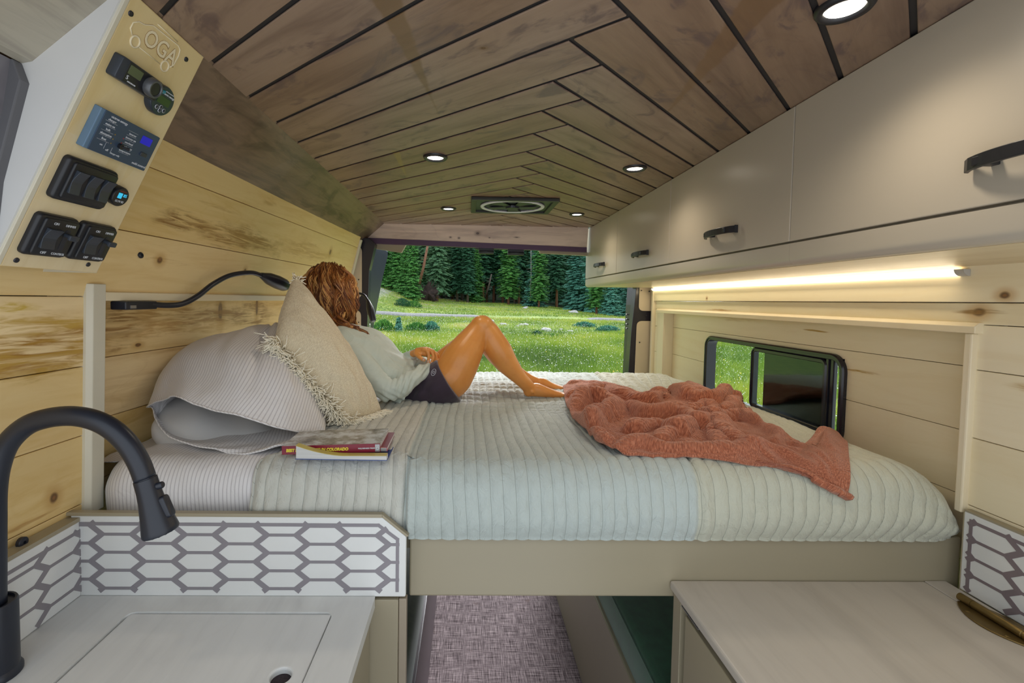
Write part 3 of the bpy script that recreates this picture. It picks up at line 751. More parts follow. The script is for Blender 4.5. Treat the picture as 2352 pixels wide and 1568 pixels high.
for t_ in (0.9, 2.2, 4.0, 5.4): m_.box(cxv+rv*1.1*math.cos(t_)-.007, cxv+rv*1.1*math.cos(t_)+.007, cyv+rv*math.sin(t_)-.007, cyv+rv*math.sin(t_)+.007, 1.926, 1.936)
m_.build('fan_ring', plain('pale_ring_plastic', (0.55, 0.56, 0.60), 0.35), vt, smooth=True)
m_ = MB()
for k in range(5):
    a_ = k*2*PI/5; m_.prism([(cxv+rv*q*math.cos(a_+o), cyv+rv*q*math.sin(a_+o), 1.927) for q, o in ((0.15, 0), (0.92, -.15), (0.92, .45), (0.2, .7))], (0, 0, 0.002))
m_.lathe([(0.0001, 1.918), (0.03, 1.920), (0.032, 1.93)], 20, Matrix.Translation((cxv, cyv, 0)), cap=False)
m_.build('fan_blades', BLACKM, vt)

# ================================================================== BED FRAME
bf = thing('bed_frame', 'taupe painted bed rail and base carrying the mattress', 'bed frame', (0.48, 1.8, 0.86))
m_ = MB(); m_.box(-0.118, 1.092, 0.975, 0.993, 0.861, 0.997); m_.build('front_rail', TAUPE, bf, bevel=0.004)
m_ = MB(); m_.box(-0.76, 1.10, 0.998, 2.60, 0.955, 0.992); m_.build('slat_base', TAUPE, bf)
# aisle floor boxes with green cushions under the bed
gx = 0.47
gr = thing('storage_box', 'taupe wheel-well box under the bed, right of the aisle floor', 'box', (0.6, 1.8, 0))
m_ = MB(); m_.box(gx, 1.06, 1.05, 2.62, 0.0005, 0.445); m_.build('box_body', TAUPE, gr, bevel=0.004)
VELV = NT('green_velvet'); _n = VELV.noise(VELV.obj(), 30, 4); _f = VELV.noise(VELV.obj(), 900, 2)
VELV = VELV.fin(VELV.mix(0.4, VELV.ramp(_n, [(0.3, (0.004, 0.045, 0.020)), (0.75, (0.010, 0.11, 0.045))]), VELV.ramp(_f, [(0.4, (0.002, 0.03, 0.012)), (0.7, (0.02, 0.17, 0.07))])), 0.95, nrm=VELV.bump(_f, 0.4, 0.001), Sheen_Weight=0.5)
def cushion(name, label, x0, x1, y0, y1, z0, z1, mat, r=0.03):
    nx, ny = 24, 24; u = np.linspace(-1, 1, nx); v = np.linspace(-1, 1, ny)
    th = np.linspace(0, 2*PI, 65)[:-1]
    m_ = MB(); m_.rbox(((x0+x1)/2, (y0+y1)/2, z0), (x1-x0, y1-y0, z1-z0), r, zr=r*0.8, n=6)
    tg = thing(name, label, 'cushion', ((x0+x1)/2, (y0+y1)/2, z0))
    m_.build('cushion_cover', mat, tg, auto=50)
    s_ = MB(); e = 0.004
    for zz in (z1-r*0.55,):
        s_.tube([(x0+r*.05-e*.2, y0+r, zz), (x0+r*.05-e*.2, y1-r, zz)], 0.0022, 6)
        s_.tube([(x0+r, y0+.001, zz), (x1-r, y0+.001, zz)], 0.0022, 6)
    s_.build('piping', mat, tg); return tg
cushion('seat_cushion', 'dark green velvet seat cushion under the bed, right of the aisle', gx+.012, 1.05, 1.06, 2.55, 0.4452, 0.56, VELV)
gl = thing('storage_box', 'dark wheel-well box under the bed, left of the aisle floor', 'box', (-0.5, 1.8, 0))
m_ = MB(); m_.box(-0.86, -0.135, 1.05, 2.62, 0.0005, 0.40); m_.build('box_body', plain('plum_painted_side', (0.10, 0.075, 0.085), 0.4), gl, bevel=0.003)
OLV = plain('olive_velvet', (0.020, 0.026, 0.006), 0.95, var=0.5, scale=40, **{'Sheen Weight': 0.4})
cushion('seat_cushion', 'dark olive velvet seat cushion under the bed, left of the aisle', -0.86, -0.145, 1.06, 2.55, 0.4004, 0.53, OLV)

# ================================================================== LEFT COUNTER
ZL = 0.885; XLc = -0.183
kc = thing('kitchen_cabinet', 'taupe base cabinet under the left worktop', 'cabinet', (-0.5, 0.7, 0))
m_ = MB(); m_.box(-0.80, -0.205, 0.30, 0.938, 0.0005, ZL-.022); m_.build('carcass', TAUPE, kc)
m_ = MB(); m_.box(-0.2045, -0.192, 0.30, 0.60, 0.06, ZL-.030); m_.build('door', TAUPE, kc, bevel=0.002)
m_ = MB(); m_.box(-0.2045, -0.192, 0.604, 0.925, 0.06, ZL-.030); m_.build('door', TAUPE, kc, bevel=0.002)
ep = thing('end_post', 'taupe post under the cut corner of the left splashback', 'post', (-0.15, 0.98, 0))
m_ = MB(); m_.box(-0.204, -0.136, 0.940, 0.960, 0.0005, 0.876); m_.build('post_face', TAUPE, ep, bevel=0.002)
m_ = MB(); m_.box(-0.1355, -0.119, 0.943, 0.960, 0.0005, 0.876); m_.build('post_edge', plain('dusk_taupe', (0.33, 0.27, 0.20), 0.4), ep, bevel=0.002)
wt = thing('worktop', 'white-washed left worktop with flush sink cover and rounded front edge', 'worktop', (-0.5, 0.6, ZL-.02))
def top_with_hole(mb, X0, X1, Y0, Y1, z0, z1, hole, N=6):
    """slab with a rounded-rectangle hole; hole=(x0,x1,y0,y1,r)"""
    hx0, hx1, hy0, hy1, r = hole; H = []
    for cx_, cy_, a0 in ((hx1-r, hy1-r, 0), (hx0+r, hy1-r, 90), (hx0+r, hy0+r, 180), (hx1-r, hy0+r, 270)):
        for k in range(N+1): a_ = math.radians(a0+90*k/N); H.append((cx_+r*math.cos(a_), cy_+r*math.sin(a_)))
    O = [(X1, Y1), (X0, Y1), (X0, Y0), (X1, Y0)]
    for z, fl in ((z1, False), (z0, True)):
        vs = [(x, y, z) for x, y in O]+[(x, y, z) for x, y in H]; fs = []
        M_ = N+1
        for q in range(4):
            base = 4+q*M_
            for k in range(N): fs.append((q, base+k, base+k+1))
            nq = (q+1) % 4; fs.append((q, base+N, 4+nq*M_, nq))
        fs = [f[::-1] if not fl else f for f in fs]
        mb.add(vs, fs, [(v[1], v[0], 1.0) for v in vs])
    n = len(H)
    vs = [(x, y, z1) for x, y in H]+[(x, y, z0) for x, y in H]
    mb.add(vs, [(k, (k+1) % n, n+(k+1) % n, n+k) for k in range(n)], [(v[1], v[0], 1.0) for v in vs])
    vs = [(x, y, z1) for x, y in O]+[(x, y, z0) for x, y in O]
    mb.add(vs, [(k, (k+1) % 4, 4+(k+1) % 4, 4+k) for k in range(4)], [(v[1], v[0], 1.0) for v in vs])
m_ = MB(); top_with_hole(m_, -0.80, XLc, 0.28, 0.9375, ZL-.022, ZL, (-0.649, -0.255, 0.50, 0.889, 0.016)); m_.build('slab', COUNTER, wt, bevel=0.003, seg=3)
sc_ = thing('sink_cover', 'flush white-washed sink cover with dark finger hole in the left worktop', 'sink cover', (-0.45, 0.69, ZL-.02))
m_ = MB()
hc = onZ(645, 1550, ZL-.001)
cxs, cys = (-0.649-0.255)/2, (0.50+0.889)/2
# cover slab built as an outer part with the round finger hole
def cover(mb, X0, X1, Y0, Y1, z0, z1, c, r):
    hx = [(c.x+r*math.cos(a_), c.y+r*math.sin(a_)) for a_ in np.linspace(0, 2*PI, 32, endpoint=False)]
    O = []
    for hx_, hy_ in hx:
        a_ = math.atan2(hy_-c.y, hx_-c.x); dx, dy = math.cos(a_), math.sin(a_); ts = []
        if dx > 1e-6: ts.append((X1-c.x)/dx)
        if dx < -1e-6: ts.append((X0-c.x)/dx)
        if dy > 1e-6: ts.append((Y1-c.y)/dy)
        if dy < -1e-6: ts.append((Y0-c.y)/dy)
        t_ = min(ts); O.append((c.x+dx*t_, c.y+dy*t_))
    # add the corners by snapping the nearest outer point
    for X, Y in ((X0, Y0), (X0, Y1), (X1, Y0), (X1, Y1)):
        k = min(range(32), key=lambda q: abs(math.atan2(math.sin(math.atan2(O[q][1]-c.y, O[q][0]-c.x)-math.atan2(Y-c.y, X-c.x)), math.cos(math.atan2(O[q][1]-c.y, O[q][0]-c.x)-math.atan2(Y-c.y, X-c.x)))))
        O[k] = (X, Y)
    n = 32; vs = [(x, y, z1) for x, y in O]+[(x, y, z1) for x, y in hx]+[(x, y, z0) for x, y in O]+[(x, y, z0) for x, y in hx]; fs = []
    for k in range(n):
        j = (k+1) % n; fs += [(k, j, n+j, n+k), (n+k, n+j, 3*n+j, 3*n+k), (2*n+k, 2*n+j, j, k)]
    mb.add(vs, fs, [(v[1], v[0], 2.0) for v in vs])
cover(m_, -0.6465, -0.2575, 0.5025, 0.8865, ZL-.020, ZL-.0015, hc, 0.0165)
m_.build('cover_panel', COUNTER, sc_, bevel=0.004, seg=3)
m_ = MB(); m_.lathe([(0.0001, 0), (0.0175, 0)], 24, Matrix.Translation((hc.x, hc.y, ZL-.012)), cap=False); m_.build('finger_hole', plain('dark_drain', (0.03, 0.02, 0.025), 0.9, var=0.5, scale=400), sc_)

# ------------------------------------------------------------------ splashbacks with stretched hexagon grout
def seg_clip(p, q, poly):
    """clip segment to convex polygon (ccw)"""
    t0, t1 = 0.0, 1.0; d = (q[0]-p[0], q[1]-p[1]); n = len(poly)
    for i in range(n):
        a, b = poly[i], poly[(i+1) % n]; e = (b[0]-a[0], b[1]-a[1]); nx, ny = e[1], -e[0]
        num = (a[0]-p[0])*nx+(a[1]-p[1])*ny; den = d[0]*nx+d[1]*ny
        if abs(den) < 1e-12:
            if num < 0: return None
            continue
        t = num/den
        if den > 0: t1 = min(t1, t)
        else: t0 = max(t0, t)
    if t0 >= t1: return None
    return (p[0]+d[0]*t0, p[1]+d[1]*t0), (p[0]+d[0]*t1, p[1]+d[1]*t1)
def hexgrout(mb, fr, poly, u0, v0, w=0.0058, th0=0.0005, border=()):
    """fr(u,v,d)->3D; poly convex ccw; lattice origin u0,v0"""
    fl, sl, h = 0.030, 0.023, 0.0375
    def strip(p, q, w):
        th = th0*(1+0.5*random.random())
        c = seg_clip(p, q, poly)
        if not c: return
        (a, b), (c_, d_) = c; L = math.hypot(c_-a, d_-b)
        if L < 1e-4: return
        nx, ny = -(d_-b)/L*w/2, (c_-a)/L*w/2; ex, ey = (c_-a)/L*w*.35, (d_-b)/L*w*.35
        P = [(a-nx-ex, b-ny-ey), (c_-nx+ex, d_-ny+ey), (c_+nx+ex, d_+ny+ey), (a+nx-ex, b+ny-ey)]
        vs = [fr(x, y, -0.0001) for x, y in P]+[fr(x, y, th) for x, y in P]
        mb.add(vs, [(0, 3, 2, 1), (4, 5, 6, 7), (0, 1, 5, 4), (1, 2, 6, 5), (2, 3, 7, 6), (3, 0, 4, 7)])
    us = [p[0] for p in poly]; vs_ = [p[1] for p in poly]; per = 2*fl+sl
    for i in range(int((min(us)-u0)/per)-2, int((max(us)-u0)/per)+3):
        for j in range(int((min(vs_)-v0)/h)-2, int((max(vs_)-v0)/h)+3):
            cx_, cy_ = u0+i*per, v0+j*h+(h/2 if i % 2 else 0)
            strip((cx_-fl, cy_+h/2), (cx_+fl, cy_+h/2), w)
            strip((cx_-fl, cy_+h/2), (cx_-fl-sl, cy_), w*1.8); strip((cx_+fl, cy_+h/2), (cx_+fl+sl, cy_), w*1.8)
    for p, q in border: strip(p, q, w*1.15)
Ybs = 0.938
_sc = 0.938/0.958
bs = thing('splashback', 'white splashback with stretched grey hexagon pattern and a cut corner, behind the left worktop', 'splashback', (-0.46, 0.97, ZL))
_q = lambda L_: [(x*_sc if x > -.7 else x, 1.5-(1.5-z)*_sc) for x, z in L_]
poly = _q([(-0.80, 0.870), (-0.123, 0.870), (-0.123, 1.001), (-0.174, 1.042), (-0.80, 1.042)])
m_ = MB(); m_.prism([(x, Ybs+.012, z) for x, z in poly], (0, -0.012, 0)); m_.build('panel', TILE, bs, bevel=0.003)
m_ = MB(); p2 = _q([(-0.80, 0.884), (-0.139, 0.884), (-0.139, 0.996), (-0.180, 1.027), (-0.80, 1.027)])
hexgrout(m_, lambda u, v, d: (u, Ybs-.0002-d, v), p2, onY(270, 1287, Ybs).x, onY(270, 1247, Ybs).z, border=list(zip(_q([(-0.8, 1.025), (-0.181, 1.025), (-0.141, 0.995)]), _q([(-0.181, 1.025), (-0.141, 0.995), (-0.141, 0.884)]))))
m_.build('grout', GROUT, bs)
m_ = MB(); m_.prism([(-0.81, Ybs-.002, 1.051), (-0.81, Ybs+.012, 1.051), (-0.81, Ybs+.012, 1.058), (-0.81, Ybs-.001, 1.058)], (0.640, 0, 0)); m_.prism([(-0.170, Ybs-.001, 1.0512), (-0.170, Ybs-.001, 1.058), (-0.115, Ybs-.001, 1.013), (-0.1195, Ybs-.001, 1.0105)], (0, .013, 0))
m_.build('cap_strip', TAUPE, bs, bevel=0.001)
bl_ = thing('splashback', 'white splashback with grey hexagon pattern on the left side wall behind the black tap', 'splashback', (-0.80, 0.6, ZL))
Xs = -0.781
m_ = MB(); m_.box(Xs-.026, Xs, 0.28, Ybs-.0005, ZL+.001, 1.040); m_.build('panel', TILE, bl_, bevel=0.002)
p2 = [(0.28, 0.892), (Ybs, 0.892), (Ybs, 1.022), (0.28, 1.022)]
m_ = MB(); hexgrout(m_, lambda u, v, d: (Xs+.0002+d, u, v), p2, onX(142, 1300, Xs).y, onX(142, 1262, Xs).z, border=[((0.28, 1.020), (Ybs, 1.020))])
m_.build('grout', GROUT, bl_)
m_ = MB(); m_.box(Xs-.026, Xs+.001, 0.28, Ybs-.001, 1.040, 1.048); m_.build('cap_strip', TAUPE, bl_)
Xb = 1.060
br = thing('splashback', 'white splashback with mauve hexagon pattern on the right wall above the right worktop', 'splashback', (1.09, 0.6, 0.9))
m_ = MB(); m_.box(Xb, Xb+.0155, 0.28, 0.945, 0.901, 1.070); m_.build('panel', TILE, br, bevel=0.002)
p2 = [(0.28, 0.908), (0.932, 0.908), (0.932, 1.056), (0.28, 1.056)]
GROUT2 = plain('mauve_grout', (0.20, 0.16, 0.17), 0.7, var=0.05)
m_ = MB(); hexgrout(m_, lambda u, v, d: (Xb-.0002-d, u, v), p2, onX(2275, 1238, Xb).y, onX(2275, 1238, Xb).z, border=[((0.28, 1.054), (0.930, 1.054)), ((0.930, 1.056), (0.930, 0.908))])
m_.build('grout', GROUT2, br)
m_ = MB(); m_.box(Xb, Xb+.0155, 0.28, 0.945, 1.070, 1.074); m_.build('cap_strip', TAUPE, br)

# ================================================================== RIGHT COUNTER
ZR = 0.900; XRc = 0.447
rc = thing('galley_cabinet', 'taupe base cabinet with dark edge gap under the right worktop', 'cabinet', (0.8, 0.6, 0))
m_ = MB(); m_.box(XRc+.024, 1.08, 0.30, 0.968, 0.0005, ZR-.020); m_.build('carcass', BLACKM, rc)
m_ = MB(); m_.box(XRc+.008, XRc+.0235, 0.936, 0.970, 0.0005, ZR-.019); m_.build('frame_post', TAUPE, rc, bevel=0.001)
m_ = MB(); m_.box(XRc+.008, XRc+.0235, 0.30, 0.915, 0.0005, ZR-.040); m_.build('door', TAUPE, rc, bevel=0.0015)
m_ = MB(); m_.box(XRc+.006, XRc+.024, 0.86, 0.93, ZR-.029, ZR-.027); m_.build('finger_pull', STEEL, rc)
w2 = thing('worktop', 'white-washed right worktop with a brass flap hinge and rounded edge', 'worktop', (0.75, 0.6, ZR-.02))
m_ = MB(); m_.box(XRc, 1.0115, 0.28, 0.9735, ZR-.019, ZR, 'y', r=3.0); m_.build('slab', COUNTER2, w2, bevel=0.005, seg=3)
m_ = MB(); m_.box(1.0122, Xb-.0005, 0.28, 0.9735, ZR-.019, ZR, 'y', r=3.1); m_.build('rear_strip', COUNTER2, w2, bevel=0.0012)
hg = thing('hinge', 'aged brass flap hinge with leaf-shaped plates on the right worktop', 'hinge', (1.03, 0.84, ZR))
hx = onZ(2252, 1382, ZR+.012); hx2 = onZ(2352, 1428, ZR+.012)
ya, yb = 0.905, 0.760; xh = 1.012+0.004
m_ = MB()
def leaf(sgn):
    pts = []
    for k in range(15):
        s_ = k/14; y = ya-.004-(ya-yb-.01)*s_; pts.append((xh+sgn*(0.004+0.036*math.sin(PI*min(1, s_*0.98+.02))**0.75), y, ZR+.0002))
    return [(xh, ya-.004, ZR+.0002)]+pts+[(xh, yb+.006, ZR+.0002)]
for s_, nm in ((-1, 'left_leaf'), (1, 'right_leaf')):
    m_ = MB(); L_ = leaf(s_); m_.prism(L_ if s_ < 0 else L_[::-1], (0, 0, 0.003))
    lf = m_.build('leaf_plate', BRASS, hg, bevel=0.0008)
    for q in (0.25, 0.72):
        m_ = MB(); m_.lathe([(0.0001, 0.0042), (0.0035, 0.0036), (0.0042, 0.003)], 12, Matrix.Translation((xh+s_*.022, ya-(ya-yb)*q, ZR)), cap=False)
        m_.build('screw', BRASS, lf, smooth=True)
m_ = MB(); RM = Matrix.Translation((xh, ya, ZR+.0105)) @ Matrix.Rotation(PI/2, 4, 'X')
m_.lathe([(0.0001, -0.0005), (0.0065, 0), (0.0078, 0.001), (0.0078, 0.025), (0.0066, 0.0255), (0.0066, 0.027), (0.0078, 0.0275), (0.0078, 0.110), (0.0064, 0.111), (0.0064, 0.113), (0.0080, 0.114), (0.0080, 0.135), (0.007, 0.14), (0.0001, 0.141)], 20, RM, cap=False)
m_.build('barrel', BRASS, hg, auto=40)

# ================================================================== TAP
fc = thing('kitchen_tap', 'matt black gooseneck kitchen tap with pull-down spray head', 'tap', (-0.74, 0.735, ZL))
yT = 0.735
bx = onY(-14, 1500, yT).x
m_ = MB(); m_.lathe([(0.0345, 0.0), (0.0345, 0.006), (0.032, 0.010), (0.0305, 0.012), (0.0305, 0.118), (0.029, 0.121), (0.026, 0.121), (0.026, 0.117), (0.012, 0.117)], 32, Matrix.Translation((bx, yT, ZL+.0005)), cap=False)
m_.build('base', BLACKM, fc, auto=35)
pk = [(-14, 1390), (-14, 1300), (-14, 1200), (-13, 1130), (-4, 1070), (18, 1018), (60, 978), (110, 960), (165, 955), (215, 964), (258, 986), (293, 1020), (318, 1060), (333, 1098)]
PT = [onY(x, y, yT) for x, y in pk]
m_ = MB(); m_.tube([Vector(p) for p in catmull(PT, 6)], 0.0155, 28); m_.build('spout', BLACKM, fc, smooth=True)
p0 = onY(333, 1098, yT); p1 = onY(370, 1222, yT); ax_ = (p1-p0); Lh = ax_.length; ax_.normalize()
Mh = Matrix.Translation(p0) @ ax_.to_track_quat('Z', 'Y').to_matrix().to_4x4()
m_ = MB(); m_.lathe([(0.0150, -.0005), (0.0150, 0.0008), (0.0165, 0.0012), (0.0168, 0.02), (0.0180, 0.035), (0.0215, 0.06), (0.0255, Lh-.008), (0.0262, Lh-.003), (0.0250, Lh), (0.022, Lh), (0.022, Lh-.002), (0.0001, Lh-.002)], 32, Mh, cap=False)
sh = m_.build('spray_head', BLACKM, fc, auto=45)
side = Vector((0, 1, 0)).cross(ax_).normalized()
if side.x < 0: side = -side
m_ = MB(); c0 = p0+ax_*0.017+side*0.0150; Mb_ = Matrix.Translation(c0) @ side.to_track_quat('Z', 'Y').to_matrix().to_4x4()
m_.lathe([(0.0055, -.002), (0.0055, 0.008), (0.0045, 0.0095), (0.0001, 0.0095)], 16, Mb_, cap=False); m_.build('button', BLACKM, sh, auto=40)
m_ = MB(); c1 = p0+ax_*0.052+side*0.0205; Mr_ = Matrix((ax_, Vector((0, 1, 0)), side)).transposed().to_4x4(); Mr_.translation = c1
m_.rbox((0, 0, -.003), (0.036, 0.016, 0.008), 0.005, Mr_ @ Matrix.Rotation(-0.12, 4, 'Y')); m_.build('spray_toggle', BLACKM, sh, auto=50)
m_ = MB()
for k in range(14):
    a_ = k*2*PI/14; q = Mh @ Vector((0.0195*math.cos(a_), 0.0195*math.sin(a_), Lh-.0025)); m_.tube([q, q+ax_*0.004], 0.0018, 8)
for k in range(7):
    a_ = k*2*PI/7; q = Mh @ Vector((0.0105*math.cos(a_), 0.0105*math.sin(a_), Lh-.0025)); m_.tube([q, q+ax_*0.003], 0.0016, 8)
m_.build('nozzles', RUBBER, sh)
# small rubber stop on the wall above the left splashback
q = onX(50, 1245, -0.797)
bp = thing('rubber_stop', 'small round black stop on the wall above the left splashback', 'stop', (-0.795, q.y, q.z))
m_ = MB(); m_.lathe([(0.0095, 0), (0.0095, 0.006), (0.007, 0.008), (0.003, 0.008), (0.003, 0.004), (0.0001, 0.004)], 20, Matrix.Translation((-0.7995, q.y, q.z)) @ Matrix.Rotation(PI/2, 4, 'Y'), cap=False); m_.build('stop_body', BLACKM, bp, auto=40)
q = onX(321, 586, XL(1.05, 1.6))
bp = thing('wall_plug', 'small round black plug on the pine wall right of the switch panel', 'plug', (XL(q.y, q.z), q.y, q.z))
m_ = MB(); m_.lathe([(0.0075, 0), (0.0075, 0.003), (0.0055, 0.005), (0.0025, 0.005), (0.0025, 0.003), (0.0001, 0.003)], 20, Matrix.Translation((XL(q.y, q.z), q.y, q.z)) @ Matrix.Rotation(PI/2-.25, 4, 'Y'), cap=False); m_.build('plug_body', BLACKM, bp, auto=40)

# ================================================================== READING LAMPS
rl = thing('reading_lamp', 'black gooseneck reading lamp with usb block under the left ledge', 'lamp', (-0.80, 1.17, 1.47))
xw = -0.768
a = onX(271, 700, xw-.01); b = onX(345, 702, xw-.01)
m_ = MB(); m_.box(xw-.028, xw+.008, a.y, b.y, 1.466, 1.4855); m_.build('usb_block', BLACKM, rl, bevel=0.003)
m_ = MB(); m_.box(xw+.0078, xw+.0092, a.y+.012, a.y+.030, 1.469, 1.476); m_.build('usb_port', STEEL, rl)
gp = [(340, 698, -.768), (385, 701, -.758), (420, 697, -.745), (455, 679, -.73), (490, 652, -.715), (530, 632, -.70), (575, 626, -.68), (600, 632, -.67)]
G = [onX(x, y, X) for x, y, X in gp]
m_ = MB(); m_.tube([Vector(p) for p in catmull(G, 8)], 0.0072, 14); m_.build('gooseneck', BLACKM, rl, smooth=True)
h0 = G[-1]; h1 = onX(656, 656, -.655); hv = (h1-h0); Lq = hv.length; hv.normalize(); Mq = Matrix.Translation(h0) @ hv.to_track_quat('Z', 'Y').to_matrix().to_4x4()
m_ = MB(); m_.lathe([(0.0072, -.004), (0.009, 0), (0.013, 0.02), (0.020, 0.05), (0.0235, Lq*.62), (0.0225, Lq*.9), (0.019, Lq*.98), (0.016, Lq), (0.0001, Lq-.004)], 24, Mq, cap=False); m_.build('lamp_head', BLACKM, rl, smooth=True)
r2 = thing('reading_lamp', 'black gooseneck reading lamp by the rear door pillar beyond the woman', 'lamp', (-0.66, 2.45, 1.45))
gp = [(770, 720, 2.30), (790, 690, 2.30), (815, 674, 2.28), (835, 677, 2.26), (845, 690, 2.25)]
G = [onY(x, y, Y) for x, y, Y in gp]; G[0] = Vector((XL(2.3, 1.4)-.02, 2.32, 1.42))
m_ = MB(); m_.tube([Vector(p) for p in catmull(G, 8)], 0.006, 12); m_.build('gooseneck', BLACKM, r2, smooth=True)
h0 = G[-1]; h1 = onY(858, 738, 2.22); hv = (h1-h0); Lq = hv.length; hv.normalize(); Mq = Matrix.Translation(h0) @ hv.to_track_quat('Z', 'Y').to_matrix().to_4x4()
m_ = MB(); m_.lathe([(0.006, -.004), (0.009, 0.006), (0.0165, 0.035), (0.018, 0.06), (0.0145, Lq*.93), (0.011, Lq), (0.0001, Lq)], 20, Mq, cap=False); m_.build('lamp_head', BLACKM, r2, smooth=True)
m_ = MB(); m_.tube([Mq @ Vector((0.009*math.cos(t_), 0.009*math.sin(t_), Lq)) for t_ in np.linspace(0, 2*PI, 20, endpoint=False)], 0.0018, 6, closed=True); m_.build('lens_ring', STEEL, r2)

# ================================================================== SIDE WINDOW
w1 = thing('window_1', None, None, (REC, 1.74, WZ0)); w1['kind'] = 'structure'
def rframe(mb, y0, y1, z0, z1, r, wid, xin, xout, n=8, skew=0):
    def ring(e, X):
        o = []; rr_ = max(r-e, 0.002)
        for cy_, cz_, a0 in ((y1-r, z1-r, 0), (y0+r, z1-r, 90), (y0+r, z0+r, 180), (y1-r, z0+r, 270)):
            for k in range(n+1): a_ = math.radians(a0+90*k/n); o.append((X, cy_+rr_*math.cos(a_), cz_+rr_*math.sin(a_)))
        return o
    R_ = [ring(0, xout), ring(0, xin+.004), ring(0.004, xin), ring(wid*.5, xin), ring(wid*.55, xin+.003), ring(wid-.002, xin+.003), ring(wid, xin+.005), ring(wid, xout)]
    m = len(R_[0]); vs = sum(R_, []); fs = [(i*m+k, i*m+(k+1) % m, (i+1)*m+(k+1) % m, (i+1)*m+k) for i in range(len(R_)-1) for k in range(m)]
    mb.add(vs, fs)
WFR = plain('black_window_frame', (0.014, 0.014, 0.022), 0.22)
m_ = MB(); rframe(m_, WY0, WY1, WZ0, WZ1, 0.052, 0.019, REC-.014, REC+.034); m_.build('window_frame', WFR, w1, auto=35)
GL = NT('window_glass'); _g = GL.n('BsdfGlossy'); _g.inputs['Roughness'].default_value = 0.02; _t = GL.n('BsdfTransparent'); _t.inputs[0].default_value = (0.93, 0.97, 0.93, 1)
_lw = GL.n('LayerWeight'); _lw.inputs[0].default_value = 0.3; _mx = GL.n('MixShader'); GL.t.links.new(GL.math('MULTIPLY', GL.math('POWER', _lw.outputs['Facing'], 2.0), 0.25), _mx.inputs[0]); GL.t.links.new(_t.outputs[0], _mx.inputs[1]); GL.t.links.new(_g.outputs[0], _mx.inputs[2]); GL.t.links.new(_mx.outputs[0], GL.out.inputs[0]); GLASS = GL.m
SCR = NT('insect_screen'); _t = SCR.n('BsdfTransparent'); _t.inputs[0].default_value = (0.02, 0.024, 0.03, 1); _g = SCR.n('BsdfGlossy'); _g.inputs['Roughness'].default_value = 0.12; _g.inputs[0].default_value = (0.16, 0.17, 0.21, 1)
_mx = SCR.n('MixShader'); _mx.inputs[0].default_value = 0.36; SCR.t.links.new(_t.outputs[0], _mx.inputs[1]); SCR.t.links.new(_g.outputs[0], _mx.inputs[2]); SCR.t.links.new(_mx.outputs[0], SCR.out.inputs[0]); SCREEN = SCR.m
ya, yb = onX(1726, 800, REC).y, onX(1893, 860, REC).y
m_ = MB(); rframe(m_, yb-.010, ya, WZ0+.020, WZ1-.020, 0.026, 0.016, REC-.004, REC+.02); sf = m_.build('sliding_sash', WFR, w1, auto=35)
m_ = MB(); m_.box(REC+.012, REC+.014, yb, ya-.012, WZ0+.032, WZ1-.032); m_.build('sash_glass', GLASS, sf)
m_ = MB(); m_.box(REC+.018, REC+.019, yb, ya-.055, WZ0+.02, WZ1-.02); m_.build('insect_screen', SCREEN, w1)
m_ = MB(); m_.box(REC+.030, REC+.032, WY0+.01, WY1-.01, WZ0+.01, WZ1-.01); m_.build('pane', GLASS, w1)
m_ = MB(); m_.box(REC+.0, REC+.03, yb-.016, yb-.004, WZ0+.015, WZ1-.015); m_.box(REC+.004, REC+.012, onX(1915, 860, REC+.005).y, yb-.018, WZ0+.015, WZ1-.015); m_.build('window_bar', WFR, w1, bevel=0.002)
q = onX(1750, 962, REC-.01)
m_ = MB(); m_.box(REC-.022, REC-.004, q.y-.012, q.y+.012, WZ0+.006, WZ0+.016); m_.box(REC-.026, REC-.018, q.y-.004, q.y+.004, WZ0-.002, WZ0+.014); m_.build('window_latch', WFR, w1, bevel=0.002)
m_ = MB(); m_.box(REC-.0142, REC-.013, WY0+.05, WY1-.05, WZ0+.009, WZ0+.0105); m_.build('sill_line', STEEL, w1)
# ================================================================== CONTROL PANEL
TP = Vector((-0.493, 0.715, 1.94)); BP = Vector((-0.695, 0.715, 1.54)); dnv = (BP-TP).normalized()
MP = Matrix((Vector((0, 1, 0)), -dnv, Vector((0, 1, 0)).cross(-dnv))).transposed().to_4x4(); MP.translation = TP
def L(a, b, h=0.0): return Matrix.Translation(Vector((0, 0, 0))) and MP @ Matrix.Translation((a, b, h))
cpn = thing('switch_panel', 'tilted birch plywood switch panel with carved van outline, top left', 'panel', tuple(TP))
m_ = MB(); s0 = len(m_.v); m_.box(-0.010, 0.1705, -0.449, -0.001, -0.014, 0.0, 'y', r=4.0); w_ = list(m_.w)
m_.v = [tuple(MP @ Vector(v)) for v in m_.v]; m_.w = [(v[0]*1.0, v[1], 4.0) for v in [(x[0], x[1]) for x in w_]]
m_.build('board', BPLY, cpn, bevel=0.002)
m_ = MB(); vs = [MP @ Vector(p) for p in ((-0.0185, -0.447, 0.001), (-0.0185, -0.004, 0.001), (-0.0105, -0.004, 0.001), (-0.0105, -0.447, 0.001))]
m_.prism(vs, (MP.to_3x3() @ Vector((0, 0, -0.012)))); m_.build('edge_strip', plain('pale_edge', (0.64, 0.60, 0.48), 0.4), cpn, bevel=0.001)
m_ = MB(); c0 = MP @ Vector((-0.0115, -0.0, -.003)); c1 = MP @ Vector((-0.0115, -0.449, -.003))
